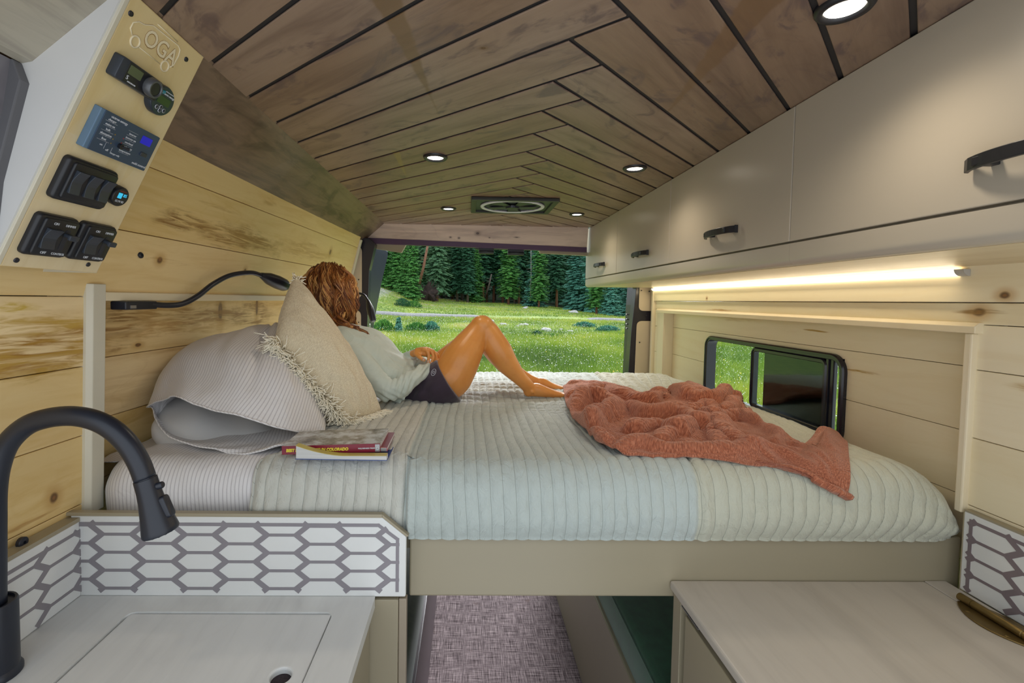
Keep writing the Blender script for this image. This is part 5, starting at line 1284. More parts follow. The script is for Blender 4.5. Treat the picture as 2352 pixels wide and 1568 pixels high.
def quad_pillow(c1, c2, c3, c4, th, n=48, pinch=0.05, seed=0, sharp=0.55):
    """bilinear patch c1..c4 (c1 a0b0, c4 a1b0, c2 a0b1, c3 a1b1) blown up along its normal"""
    c1, c2, c3, c4 = [np.array(c, float) for c in (c1, c2, c3, c4)]
    a = np.linspace(-1, 1, n); A, B = np.meshgrid(a, a, indexing='ij')
    A2 = A*(1-pinch*(1-B**2)); B2 = B*(1-pinch*(1-A**2)); fa, fb = (A2+1)/2, (B2+1)/2
    P = ((1-fa)*(1-fb))[..., None]*c1+(fa*(1-fb))[..., None]*c4+((1-fa)*fb)[..., None]*c2+(fa*fb)[..., None]*c3
    Nn = np.cross(c3-c1, c2-c4); Nn /= np.linalg.norm(Nn)
    T = th*((1-A**4)*(1-B**4))**sharp*(0.55+0.45*(1-A*A)*(1-B*B))
    wr_ = 0.05*th*vnoise(A*4+seed, B*4, 51+seed)+0.04*th*vnoise(A*9+seed, B*8, 52+seed)
    return P, Nn, T, wr_, A, B
def build_pillow(name, corners, th, mat, parent, flipn=False, extra=None, **kw):
    P, Nn, T, wr_, A, B = quad_pillow(*corners, th, **kw); n = A.shape[0]
    e = np.clip(T/th*3, 0, 1)
    d = (T+wr_*e)
    if extra is not None: d = d+extra(A, B)*e
    P1 = P+Nn*d[..., None]; P2 = P-Nn*(T+wr_*e*-1)[..., None]
    La = np.linalg.norm(np.array(corners[0])-np.array(corners[3])); Lb = np.linalg.norm(np.array(corners[0])-np.array(corners[1]))
    V = np.vstack([P1.reshape(-1, 3), P2.reshape(-1, 3)]); idx = np.arange(n*n).reshape(n, n)
    q1 = np.stack([idx[:-1, :-1], idx[1:, :-1], idx[1:, 1:], idx[:-1, 1:]], -1).reshape(-1, 4); q2 = q1[:, ::-1]+n*n
    W = np.stack([A*La/2, B*Lb/2, A*0], -1).reshape(-1, 3); W = np.vstack([W, W])
    ob = np_mesh(name, V, np.vstack([q1, q2]), mat, parent, True, W)
    wd_ = ob.modifiers.new('w', 'WELD'); wd_.merge_threshold = 0.0004
    return ob, P
K1, K2, K3, K4 = onY(676, 636, 1.50), onY(634, 778, 1.27), onY(792, 962, 1.27), onY(874, 944, 1.40)
crease = lambda A, B: -0.020*np.exp(-((A-0.62+0.25*B)/0.05)**2)*sstep(-0.6, 0.2, -np.abs(B-0.1)+.6)-0.014*np.exp(-((A-0.80-0.2*B)/0.04)**2)*np.exp(-((B+.3)/.4)**2)
cob, PC = build_pillow('cushion_cover', (K1, K2, K3, K4), 0.074, LIN, cu, extra=crease, seed=3, n=72, sharp=0.40, pinch=-0.05)
def fringe(name, path, mat, parent, count, ln, outd, rad=0.0013, seed=1, spread=0.6, lump=1.0):
    r_ = random.Random(seed); m_ = MB(); P = [Vector(p) for p in path]
    for k in range(count):
        t_ = r_.random()*(len(P)-1.001); i = int(t_); p = P[i].lerp(P[i+1], t_-i); od = Vector(outd(t_/(len(P)-1)))
        p = p+Vector((r_.uniform(-.004, .004), r_.uniform(-.004, .004), r_.uniform(-.004, .004)))*lump
        d = (od+Vector((r_.uniform(-1, 1), r_.uniform(-1, 1), r_.uniform(-1, 1)))*spread).normalized(); L_ = ln*r_.uniform(0.6, 1.15)
        d2 = (d+Vector((r_.uniform(-1, 1), r_.uniform(-1, 1), r_.uniform(-1, .6)))*0.7).normalized()
        p1 = p+d*L_*.5; p2 = p1+d2*L_*.5
        if p2.z < ZB+0.012: p2.z = ZB+0.012+r_.random()*.008
        if p1.z < ZB+0.012: p1.z = ZB+0.012+r_.random()*.01
        m_.tube([p, p1, p2], [rad, rad, rad*0.9], 5)
    ob = m_.build(name, mat, parent, smooth=True); ob['kind'] = 'stuff'; return ob
FR = plain('cream_tassel_cotton', (0.93, 0.87, 0.72), 0.9, var=0.08, scale=200)
edge_n = [PC[int(t*71), 71]+np.array((-.002, -.004, 0)) for t in np.linspace(0, 1, 16)]
fringe('fringe', edge_n, FR, cu, 800, 0.046, lambda t: (-0.25+0.5*t, -0.75, -0.25), seed=5, spread=0.7)
edge_r = [PC[71, int(t*71)] for t in np.linspace(1, 0, 8)]
fringe('fringe', edge_r, FR, cu, 280, 0.044, lambda t: (0.7, -0.4, -0.5), seed=6)
fringe('tassel', [K1+Vector((0, 0, -.004)), K1+Vector((0.012, -0.004, -0.012)), K1+Vector((0.02, -.006, -.03))], FR, cu, 46, 0.030, lambda t: (0.35, -0.5, 0.35-t), seed=7, rad=0.0017)

# ================================================================== BOOKS
PAPER = plain('book_pages', (0.60, 0.60, 0.58), 0.85, var=0.05, scale=500)
def book(label, p0, ang, w, d, h, cover, spine, mat_top=None, tilt=0.0, pages_front=False, texts=()):
    b = thing('book', label, 'book', tuple(p0), 'paperbacks on the quilt')
    M_ = Matrix.Translation(p0) @ Matrix.Rotation(ang, 4, 'Z') @ Matrix.Rotation(tilt, 4, 'Y')
    def bb(nm, x0, x1, y0, y1, z0, z1, m, mi=None):
        m_ = MB(); m_.box(x0, x1, y0, y1, z0, z1); m_.v = [tuple(M_ @ Vector(v)) for v in m_.v]; return m_.build(nm, m, b, bevel=0.0006)
    c = 0.0006
    bb('pages', 0.001, w-.001, 0.0015 if not pages_front else 0.001, d-.002, c, h-c, PAPER)
    bb('cover', 0, w, 0, d, h-c, h, mat_top or cover); bb('cover', 0, w, 0, d, 0, c, cover)
    if not pages_front: bb('spine', 0, w, -0.0006, 0.0012, 0, h, spine)
    return b, M_
MAROON = plain('maroon_cover', (0.20, 0.004, 0.022), 0.3); YEL = plain('yellow_print', (0.75, 0.62, 0.04), 0.5)
cv = NT('mountain_cover'); _n = cv.noise(cv.obj(), 22, 5, 0.65); cv = cv.fin(cv.ramp(_n, [(0.35, (0.08, 0.065, 0.05)), (0.48, (0.30, 0.28, 0.24)), (0.6, (0.60, 0.62, 0.64))]), 0.22)
sp2 = NT('sunset_spine'); _n = sp2.noise(sp2.obj(), 40, 3, 0.6); sp2 = sp2.fin(sp2.ramp(_n, [(0.35, (0.25, 0.02, 0.20)), (0.5, (0.50, 0.03, 0.05)), (0.62, (0.70, 0.20, 0.03))]), 0.3)
B1 = onY(651, 1041, 1.0); B1r = onY(875, 1036, 1.0)
zq = ZB+0.0235
a2 = onY(700, 1052, 0.990); a2.z = zq
bk2, M2 = book('closed paperback with sunset-coloured spine, underneath the maroon guidebook', Vector((a2.x-.01, 0.996, zq)), math.radians(1), 0.185, 0.115, 0.009, MAROON, sp2)
m_ = MB(); m_.box(0.167, 0.184, -0.0012, -0.0006, 0.0005, 0.0085); m_.v = [tuple(M2 @ Vector(v)) for v in m_.v]; m_.build('emblem', STEEL, bk2)
b1, M1 = book('maroon hiking guidebook with yellow spine lettering, top of the pile', Vector((B1.x, 0.992, B1.z)), math.radians(1.0), B1r.x-B1.x, 0.118, 0.0185, MAROON, MAROON, cv, tilt=-math.atan2(B1r.z-B1.z, B1r.x-B1.x))
Wb = B1r.x-B1.x
def spt(x, z): return M1 @ Matrix.Translation((x, -0.0008, z)) @ Matrix.Rotation(PI/2, 4, 'X')
text('BEST SUMMIT HIKES IN COLORADO', 0.0088, spt(0.0095, 0.0085), YEL, b1, 'spine_title', 0.0003, align='LEFT', off=0.00055, squeeze=0.93, shear=0.12)
text('WILDERNESS PRESS', 0.0042, spt(Wb-.030, 0.0088), LET, b1, 'spine_publisher', 0.0003, off=0.0001, shear=0.1)
m_ = MB(); m_.box(Wb-.0112, Wb-.0012, -0.0012, -0.0005, 0.0012, 0.0172); m_.v = [tuple(M1 @ Vector(v)) for v in m_.v]; m_.build('emblem_block', STEEL, b1)
m_ = MB(); m_.tube([M1 @ Vector((Wb-.0062+.0032*math.cos(t_), -0.0014, 0.0085+.0032*math.sin(t_))) for t_ in np.linspace(0, 2*PI, 18, endpoint=False)], 0.0009, 6, closed=True); m_.build('emblem_ring', LET, b1)
# third: lying open towards us, pages to the front, cover curled up on its left
b3 = thing('book', 'open paperback with curled white pages facing the camera, in front of the pile', 'book', (-0.27, 0.975, zq-.002), 'paperbacks on the quilt')
n = 26; X3 = np.linspace(0, 1, n); yv = 0.972
top = []; bot = []
for t_ in X3:
    px_ = 680+(888-680)*t_; lowy = 1053+3.5*t_; topy = 1047-23*max(0, 1-t_*1.9)**1.7
    top.append(onY(px_, topy, yv)); bot.append(onY(px_, lowy, yv))
m_ = MB(); vs = []
for a_, b_ in zip(top, bot):
    vs += [a_, b_, a_+Vector((0, 0.016, 0.0)), b_+Vector((0, 0.016, 0))]
fs = []
for k in range(n-1):
    i = k*4; fs += [(i, i+4, i+5, i+1), (i+2, i+3, i+7, i+6), (i, i+2, i+6, i+4), (i+1, i+5, i+7, i+3)]
fs += [(0, 1, 3, 2), ((n-1)*4, (n-1)*4+2, (n-1)*4+3, (n-1)*4+1)]
m_.add(vs, fs); pg = NT('page_block'); _x, _y, _z = pg.sep(pg.obj()); _n = pg.noise(pg.com(pg.math('MULTIPLY', _x, 8), 0.0, pg.math('MULTIPLY', _z, 2600)), 1.0, 2); pg = pg.fin(pg.ramp(_n, [(0.3, (0.42, 0.42, 0.41)), (0.7, (0.66, 0.66, 0.64))]), 0.85)
m_.build('page_block', pg, b3, auto=40)
m_ = MB(); vs = []
for t_, a_ in zip(X3, top): vs += [a_+Vector((-.0005, -.0015, .0008)), a_+Vector((-.0005, 0.017, .0008)), a_+Vector((-.0005, 0.017, .0014)), a_+Vector((-.0005, -.0015, .0014))]
m_.add(vs, [(k*4+q, k*4+(q+1) % 4, k*4+4+(q+1) % 4, k*4+4+q) for k in range(n-1) for q in range(4)]+[(0, 1, 2, 3), ((n-1)*4, (n-1)*4+1, (n-1)*4+2, (n-1)*4+3)])
m_.build('cover', plain('yellow_cover', (0.55, 0.45, 0.12), 0.4), b3)
m_ = MB(); m_.prism([bot[0]+Vector((-.001, -.001, -.001)), bot[-1]+Vector((.001, -.001, -.001)), bot[-1]+Vector((.001, .088, -.001)), bot[0]+Vector((-.001, .088, -.001))], (0, 0, .001)); m_.build('cover', plain('blue_cover', (0.02, 0.06, 0.25), 0.4), b3)

# ================================================================== TERRACOTTA THROW
BLK = NT('terracotta_plush'); _w = BLK.attr(); _x, _y, _z = BLK.sep(_w)
_wob = BLK.noise(BLK.com(BLK.math('MULTIPLY', _x, 14), BLK.math('MULTIPLY', _y, 14), 0.0), 1.0, 2)
_rb = BLK.math('SINE', BLK.math('ADD', BLK.math('MULTIPLY', _y, 1050.0), BLK.math('MULTIPLY', _wob, 34.0)))
_nn = BLK.noise(BLK.com(BLK.math('MULTIPLY', _x, 240), BLK.math('MULTIPLY', _y, 150), 0.0), 1.0, 3, 0.7)
_c = BLK.ramp(_nn, [(0.34, (0.20, 0.050, 0.022)), (0.52, (0.38, 0.112, 0.052)), (0.72, (0.62, 0.26, 0.15))])
_h = BLK.math('ADD', BLK.math('MULTIPLY', _rb, 0.22), _nn)
BLK = BLK.fin(_c, 0.9, nrm=BLK.bump(_h, 0.6, 0.004), Sheen_Weight=0.5)
BLK.node_tree.nodes['Principled BSDF'].inputs['Sheen Tint'].default_value = (1.0, 0.70, 0.58, 1)
_opx = [(1292, 888), (1340, 880), (1400, 889), (1470, 903), (1540, 903), (1600, 912), (1665, 936), (1710, 965), (1752, 993), (1800, 1018), (1850, 1022), (1900, 1028),
        (1935, 1050), (1948, 1092), (1947, 1142), (1900, 1118), (1850, 1092), (1800, 1078), (1700, 1070), (1600, 1056), (1500, 1050), (1430, 1047), (1378, 1030), (1352, 1005), (1312, 965), (1298, 925)]
RZ, YQ, ZTQ = 0.068, 1.019, ZB+0.0125
def bsurf(x, s):
    """the quilt top (s>=0 back from the roll) and its front face (s<0): point and normal"""
    x = np.asarray(x, float); s = np.asarray(s, float); a = np.clip(-s/RZ, 0, PI/2); ext = np.clip(-s-RZ*PI/2, 0, 1)
    y = YQ+np.clip(s, 0, 9)-RZ*np.sin(a)-0.008*np.sin(np.clip(ext/0.09, 0, 1)*PI); zc = ZTQ-RZ; z = zc+RZ*np.cos(a)-ext
    z = z-0.108*np.clip((x-0.93)/0.17, 0, 1)**2*np.clip((z-1.0)/0.12, 0, 1)+np.where(s > 0, bump_bed(x, y), 0)
    return np.stack([x, y, z], -1), np.stack([x*0, -np.sin(a), np.cos(a)], -1)
_S = np.linspace(-0.19, 1.3, 1500)
def inv(px, py):
    d = ray(px, py); P0, _n = bsurf(0*_S+0.5, _S); t = P0[:, 1]/d.y; x = t*d.x; P0, _n = bsurf(x, _S); e = np.abs(1.5+t*d.z-P0[:, 2]); k = int(np.argmin(e)); return np.array([x[k], _S[k]])
OUT = np.array([inv(*p) for p in _opx])
sides = [OUT[0:12], OUT[11:15], OUT[14:24][::-1], np.vstack([OUT[0:1], OUT[25:26], OUT[24:25], OUT[23:24]])]
def resamp(P, n):
    P = np.array(P); d = np.concatenate([[0], np.cumsum(np.linalg.norm(np.diff(P, axis=0), axis=1))]); t = np.linspace(0, d[-1], n)
    return np.stack([np.interp(t, d, P[:, k]) for k in range(2)], -1)
NA, NB = 260, 150
sm = lambda P: np.array(catmull(list(P), 6))
sT, sR, sB, sL = resamp(sm(sides[0]), NA), resamp(sm(sides[1]), NB), resamp(sm(sides[2]), NA), resamp(sm(sides[3]), NB)
u = np.linspace(0, 1, NA)[:, None, None]; v = np.linspace(0, 1, NB)[None, :, None]
P = (1-v)*sT[:, None]+v*sB[:, None]+(1-u)*sL[None]+u*sR[None]-((1-u)*(1-v)*sT[0]+u*(1-v)*sT[-1]+(1-u)*v*sB[0]+u*v*sB[-1])
RID = [(.030, .020, [(95, 700), (180, 690), (250, 702), (330, 722)]), (.034, .020, [(110, 765), (190, 735), (280, 722), (330, 760), (420, 790), (500, 805)]), (.026, .018, [(330, 730), (480, 740), (560, 775)]),
 (0.040, .026, [(495, 800), (600, 742), (700, 780), (820, 800), (925, 790)]), (.048, .026, [(100, 860), (200, 792), (330, 832), (240, 895), (205, 945)]), (.044, .024, [(240, 905), (350, 842), (500, 882), (640, 872), (740, 930)]),
 (.036, .022, [(225, 985), (300, 1040), (450, 1012), (600, 1032), (850, 1052), (1050, 1042), (1250, 1100)]), (.034, .020, [(560, 1000), (700, 940), (850, 900)]), (.042, .022, [(600, 850), (780, 882), (830, 930), (900, 1000), (1010, 1040)]),
 (.036, .020, [(830, 882), (950, 880), (1000, 900), (1130, 980)]), (.034, .018, [(1000, 862), (1080, 920), (1145, 990)]), (.040, .020, [(1130, 1012), (1250, 972), (1330, 990), (1400, 1060), (1470, 1150), (1478, 1240)]),
 (.022, .012, [(1150, 1030), (1290, 1065), (1350, 1150), (1400, 1215)]), (.026, .012, [(1200, 1010), (1300, 1045), (1380, 1100), (1440, 1200)]), (.030, .018, [(120, 800), (100, 850), (160, 900), (210, 960)]), (.030, .016, [(420, 960), (560, 930), (640, 970)]), (.026, .016, [(820, 940), (840, 1000), (880, 1045)]), (.028, .014, [(700, 840), (760, 820), (880, 850), (960, 850)])]
H = np.zeros((NA, NB)); wx = 0.010*vnoise(P[..., 0]*16, P[..., 1]*16, 61); wy = 0.010*vnoise(P[..., 0]*16+9, P[..., 1]*16, 62)
acc = np.zeros((NA, NB))
for hgt, wid, pts in RID:
    L_ = np.array(catmull([inv(1260+x/2.154, 560+y/2.154) for x, y in pts], 5)); best = np.full((NA, NB), 9.0); sgn_ = np.zeros((NA, NB))
    for k in range(len(L_)-1):
        p0, p1 = L_[k], L_[k+1]; d = p1-p0; L2 = d@d+1e-12; qx_, qy_ = P[..., 0]+wx-p0[0], P[..., 1]+wy-p0[1]; t = np.clip((qx_*d[0]+qy_*d[1])/L2, 0, 1)
        ex_, ey_ = qx_-d[0]*t, (qy_-d[1]*t); dd = np.hypot(ex_, ey_); m = dd < best; best = np.where(m, dd, best); sgn_ = np.where(m, np.sign(d[0]*qy_-d[1]*qx_), sgn_)
    ww = wid*np.where(sgn_ > 0, 1.25, 0.75)
    f_ = hgt*1.15/(1+(best/(ww*0.95))**2)**1.6*(0.85+0.3*vnoise(P[..., 0]*12, P[..., 1]*12, 63)); acc += f_**3
H = np.cbrt(acc)*1.02*(1-0.45*sstep(0.55, 0.95, u[..., 0]))*(1-0.35*sstep(0.35, 0.0, v[..., 0]))
H -= 0.010*np.exp(-(vnoise(P[..., 0]*9+P[..., 1]*6, P[..., 1]*8-P[..., 0]*3, 67)/0.10)**2)*np.clip(H/0.03, 0, 1); H += 0.006*vnoise(P[..., 0]*26, P[..., 1]*26, 65)+0.003*vnoise(P[..., 0]*60+P[..., 1]*30, P[..., 1]*50, 66)+0.006
eu = np.minimum(np.arange(NA)[:, None], NA-1-np.arange(NA)[:, None])/12.0; ev = np.minimum(np.arange(NB)[None], NB-1-np.arange(NB)[None])/12.0
ed = np.clip(np.minimum(eu, ev), 0, 1)**0.5; H = H*(0.25+0.75*ed)+0.004
from_u, from_v = np.gradient(P, axis=0), np.gradient(P, axis=1); hu, hv = np.gradient(H, axis=0), np.gradient(H, axis=1)
det = from_u[..., 0]*from_v[..., 1]-from_u[..., 1]*from_v[..., 0]; det = np.where(np.abs(det) < 2e-6, 2e-6*np.sign(det+1e-12), det)
gx_ = (hu*from_v[..., 1]-hv*from_u[..., 1])/det; gy_ = (hv*from_u[..., 0]-hu*from_v[..., 0])/det; gl = np.hypot(gx_, gy_)+1e-9; lim_ = np.minimum(gl, 1.2)/gl*0.010*ed*(1-np.clip((-P[..., 1]+0.01)/0.05, 0, 1))*(1-0.9*sstep(0.62, 0.80, u[..., 0]))
P = P-np.stack([gx_*lim_, gy_*lim_], -1)
H = H*(1-0.75*sstep(0.86, 0.99, u[..., 0])*sstep(0.3, 0.8, v[..., 0]))
P3, N3 = bsurf(P[..., 0]+0.0, P[..., 1]); hang = np.clip((-P[..., 1]-0.02)/0.06, 0, 1); H = H*(1-0.45*hang)+0.013*hang
P3 = P3+N3*H[..., None]
P3[..., 0] += 0.25*np.gradient(H, axis=0)*0
tb = thing('throw_blanket', 'rumpled terracotta plush throw spread over the quilt, one corner over the front edge', 'blanket', (0.6, 1.3, ZB))
PB = P3
Wb_ = np.stack(np.broadcast_arrays(np.arange(NA)[:, None]*0.0040, np.arange(NB)[None]*0.0042, 0.0), -1)
bo = grid_mesh('blanket_cloth', PB, BLK, tb, W=Wb_)
s_ = bo.modifiers.new('sm', 'SMOOTH'); s_.iterations = 4
s_ = bo.modifiers.new('s', 'SOLIDIFY'); s_.thickness = 0.007; s_.offset = 1
# ================================================================== THE WOMAN
def eval_mesh(ob):
    bpy.context.view_layer.update(); dg = bpy.context.evaluated_depsgraph_get()
    me = bpy.data.meshes.new_from_object(ob.evaluated_get(dg)); old = ob.data; ob.modifiers.clear(); ob.data = me; return ob
def chain(mb, pts, n=20, sub=5, e0=True, e1=True, flat=(0, 1, 0)):
    """pts: (px, py, Y, r_px in the picture plane, depth radius ratio); rounded or flat ends"""
    C = [np.array([*onY(p[0], p[1], p[2]), p[3]*p[2]/F, p[3]*p[2]/F*(p[4] if len(p) > 4 else 1.0)]) for p in pts]
    K = catmull(C, sub); P = [Vector(k[:3]) for k in K]; R = [(k[4], k[3]) for k in K]
    def cap(p, q, r, rev):
        d = (p-q).normalized(); o = []
        for k in range(1, 6):
            a = k/5*PI/2*0.97; o.append((p+d*(min(r)*math.sin(a)), (r[0]*math.cos(a), r[1]*math.cos(a))))
        return o
    if e0: c_ = cap(P[0], P[1], R[0], True)[::-1]; P = [c[0] for c in c_]+P; R = [c[1] for c in c_]+R
    if e1: c_ = cap(P[-1], P[-2], R[-1], False); P += [c[0] for c in c_]; R += [c[1] for c in c_]
    mb.tube(P, R, n, flat=flat)
def fuse(mb, name, mat, parent, vox, it=6, disp=None, fac=0.5):
    ob = mb.build(name, mat, None)
    r_ = ob.modifiers.new('r', 'REMESH'); r_.mode = 'VOXEL'; r_.voxel_size = vox; r_.use_smooth_shade = True
    s_ = ob.modifiers.new('s', 'SMOOTH'); s_.iterations = it; s_.factor = fac
    eval_mesh(ob); me = ob.data
    if disp is not None:
        n = len(me.vertices); co = np.empty(n*3, np.float32); me.vertices.foreach_get('co', co); no = np.empty(n*3, np.float32); me.vertices.foreach_get('normal', no)
        co = co.reshape(-1, 3); no = no.reshape(-1, 3); co += no*disp(co)[:, None]; me.vertices.foreach_set('co', co.ravel()); me.update()
    me.polygons.foreach_set('use_smooth', [True]*len(me.polygons))
    me.materials.clear(); me.materials.append(mat); COL.objects.unlink(ob); put(ob, parent); return ob
def to_px(co):
    v = co-np.array(CAM); k = v @ np.array(fw); return CX+F*(v @ np.array(rt))/k, CY-F*(v @ np.array(up))/k

SKIN = NT('tanned_skin'); _o = SKIN.obj(); _n = SKIN.noise(_o, 14, 4, 0.6); _m = SKIN.step(SKIN.noise(_o, 120, 2), 0.72, 0.78)
_c = SKIN.ramp(_n, [(0.3, (0.68, 0.275, 0.062)), (0.7, (0.78, 0.345, 0.092))]); _c = SKIN.mix(SKIN.math('MULTIPLY', _m, 0.25), _c, (0.30, 0.12, 0.05))
SKIN = SKIN.fin(_c, 0.36, nrm=SKIN.bump(SKIN.noise(_o, 500, 2), 0.06, 0.0006), Subsurface_Weight=0.12)
SKIN.node_tree.nodes['Principled BSDF'].inputs['Subsurface Radius'].default_value = (0.02, 0.008, 0.004)
wm = thing('person', 'woman in pale green top and plum shorts reclining with knees up, facing the meadow', 'person', tuple(onZ(970, 935, ZB)))
mb = MB()
# near leg
chain(mb, [(970, 888, 1.63, 36), (1002, 884, 1.61, 46, .95), (1033, 868, 1.61, 48.5, .95), (1049, 845, 1.615, 46, .95), (1062, 820, 1.62, 43.5, .95), (1080, 790, 1.635, 36, .98), (1095, 767, 1.645, 29.5), (1108, 750, 1.65, 27)], 24)
chain(mb, [(1106, 750, 1.65, 26.5), (1120, 762, 1.65, 26.5), (1133, 784, 1.65, 29), (1146, 806, 1.65, 30.5), (1160, 828, 1.65, 27.5), (1177, 849, 1.65, 22), (1194, 868, 1.65, 17), (1208, 882, 1.655, 15.5), (1216, 892, 1.66, 15)], 22)
chain(mb, [(1214, 899, 1.66, 12.0, 1.0), (1230, 895, 1.665, 16, .9), (1248, 899, 1.67, 13.5, 1.2), (1270, 904, 1.68, 10, 1.9), (1292, 908, 1.69, 7.5, 2.6)], 18)
chain(mb, [(1222, 899, 1.640, 4.5), (1223, 901, 1.640, 4)], 10)
chain(mb, [(1106, 744, 1.64, 21), (1111, 746, 1.64, 22)], 16)
for k in range(5): chain(mb, [(1294, 908, 1.665+0.016*k, 5.5), (1303-k, 910, 1.665+0.016*k, 5)], 10)
# far leg
chain(mb, [(974, 870, 1.76, 34), (1002, 856, 1.78, 38), (1030, 834, 1.79, 37.5), (1053, 812, 1.80, 34), (1080, 786, 1.81, 28), (1102, 765, 1.82, 23.5)], 20)
chain(mb, [(1100, 766, 1.82, 23), (1122, 790, 1.82, 24), (1148, 822, 1.82, 23), (1180, 850, 1.82, 17), (1210, 868, 1.82, 12.5), (1230, 877, 1.82, 11.5)], 18)
chain(mb, [(1224, 880, 1.82, 11), (1244, 879, 1.83, 12, .9), (1268, 888, 1.84, 9, 1.6), (1298, 895, 1.85, 6.5, 2.4)], 16)
# pelvis, trunk (inside the clothes), neck, head
chain(mb, [(975, 889, 1.68, 37, 1.8), (930, 870, 1.67, 32, 1.8), (880, 838, 1.66, 34, 1.9), (835, 800, 1.66, 30, 2.0), (805, 768, 1.67, 18, 1.6), (792, 748, 1.68, 16, 1.1), (778, 716, 1.70, 17, 1.1)], 28)
chain(mb, [(770, 700, 1.70, 34, 1.05), (764, 668, 1.70, 42, 1.0), (758, 645, 1.70, 38, 1.0)], 26)
# face: brow, nose, lips, chin turned to the right and away
chain(mb, [(790, 694, 1.72, 15), (800, 690, 1.73, 9)], 14); chain(mb, [(803, 664, 1.72, 5), (811, 682, 1.725, 4.2), (808, 686, 1.725, 5)], 12)
chain(mb, [(805, 697, 1.725, 4, 2.2), (807, 699, 1.725, 3.2, 2.2)], 10); chain(mb, [(797, 712, 1.72, 9, 1.4), (800, 715, 1.722, 6, 1.3)], 12)
chain(mb, [(768, 684, 1.62, 6, .6), (768, 690, 1.62, 7, .5)], 12)
# far arm and its hand
chain(mb, [(830, 795, 1.80, 14), (868, 832, 1.82, 13), (905, 838, 1.78, 13), (935, 820, 1.70, 10), (952, 811, 1.655, 8.2, 1.15), (966, 806, 1.64, 9, 1.7), (978, 804, 1.64, 8, 2.2)], 18)
def finger(pts, r=4.1): chain(mb, [(x, y, Y, r*q) for (x, y, Y), q in zip(pts, (1.1, 1.08, 1.0, 0.84))], 12, 5)
finger([(972, 802, 1.612), (981, 805, 1.606), (985, 818, 1.604), (983, 832, 1.600)])
finger([(979, 800, 1.628), (990, 805, 1.622), (995, 820, 1.617), (991, 836, 1.608)])
finger([(985, 801, 1.645), (997, 808, 1.640), (1003, 820, 1.634), (999, 833, 1.628)], 3.9)
finger([(988, 804, 1.662), (1002, 811, 1.658), (1008, 820, 1.652), (1006, 829, 1.648)], 3.5)
chain(mb, [(960, 806, 1.635, 8.5, 1.3), (972, 809, 1.63, 9, 1.5), (980, 812, 1.63, 8, 1.6)], 14); chain(mb, [(955, 812, 1.622, 5.6), (962, 818, 1.604, 5.2), (968, 823, 1.596, 4.9), (974, 827, 1.592, 3.9)], 12)
# near forearm inside its sleeve
chain(mb, [(800, 795, 1.58, 14), (866, 868, 1.52, 12), (896, 890, 1.50, 12), (960, 858, 1.54, 12), (988, 843, 1.60, 9)], 14)
body = fuse(mb, 'body', SKIN, wm, 0.0032, 5)
NAIL = plain('finger_nail', (0.62, 0.38, 0.28), 0.25)
for (x, y, Y) in ((983.5, 830, 1.592), (991, 834, 1.600), (999, 831, 1.621), (972.5, 825.5, 1.585)):
    q = onY(x, y, Y); m_ = MB(); ellip(m_, (0, 0, 0), (0.0036, 0.0016, 0.0046), 12, 8, 0.9); m_.v = [tuple(Vector(v)+q) for v in m_.v]; m_.build('fingernail', NAIL, body, smooth=True)
# top
TOPM = NT('pale_green_jersey'); _o = TOPM.obj(); _n = TOPM.noise(_o, 16, 4, 0.6, 1.0)
TOPM = TOPM.fin(TOPM.ramp(_n, [(0.3, (0.52, 0.59, 0.53)), (0.7, (0.60, 0.66, 0.60))]), 0.8, nrm=TOPM.bump(_n, 0.4, 0.012), Sheen_Weight=0.2)
sb = MB()
chain(sb, [(792, 762, 1.67, 26, 2.6), (812, 782, 1.66, 42, 2.7), (836, 802, 1.66, 51, 2.25), (862, 822, 1.66, 51, 2.1), (890, 846, 1.66, 46, 2.2), (916, 866, 1.66, 46, 2.2), (934, 880, 1.66, 50, 2.1), (946, 891, 1.66, 55, 2.0)], 36, e1=False)
chain(sb, [(852, 800, 1.60, 30), (868, 812, 1.60, 27)], 16); chain(sb, [(852, 798, 1.74, 30), (868, 810, 1.74, 27)], 16)
chain(sb, [(786, 782, 1.56, 27), (808, 810, 1.52, 30), (838, 845, 1.49, 29), (868, 878, 1.475, 27), (890, 896, 1.47, 25)], 20)
chain(sb, [(890, 895, 1.47, 24.5), (912, 893, 1.475, 24), (938, 876, 1.50, 20.5), (960, 860, 1.535, 17.5), (982, 846, 1.59, 14)], 18)
chain(sb, [(830, 796, 1.80, 24), (868, 832, 1.82, 20), (905, 836, 1.78, 16), (930, 823, 1.72, 13.5), (951, 812, 1.66, 11.5)], 18, e1=False)
def wr_top(co):
    x, y = to_px(co.astype(float))
    el = np.exp(-((x-922)/26)**2-((y-878)/26)**2); fold = np.sin(((x-905)*0.86+(y-900)*0.3)*0.62)*0.0026*el
    be = np.exp(-((x-900)/34)**2-((y-835)/26)**2)*(co[:, 1] > 1.56); fold = fold+np.sin((x*0.35-y*0.75)*0.42)*0.0035*be
    lo_ = np.exp(-((x-968)/30)**2-((y-845)/24)**2); fold = fold+np.sin((x*0.8+y*0.6)*0.45)*0.0028*lo_
    tail = np.exp(-((x-890)/40)**2-((y-918)/16)**2); fold = fold+np.sin((x*0.5-y*0.9)*0.5)*0.003*tail
    return fold*1.5+0.0024*vnoise(co[:, 0]*40, co[:, 2]*40+co[:, 1]*25, 71)
chain(sb, [(940, 846, 1.68, 30, 1.5), (966, 845, 1.69, 27, 1.8), (992, 844, 1.66, 14, 1.3)], 14); chain(sb, [(836, 790, 1.63, 40, 1.2), (858, 806, 1.63, 38, 1.2), (872, 818, 1.64, 30, 1.2)], 20)
top_ = fuse(sb, 'long_sleeved_top', TOPM, wm, 0.0036, 7, wr_top)
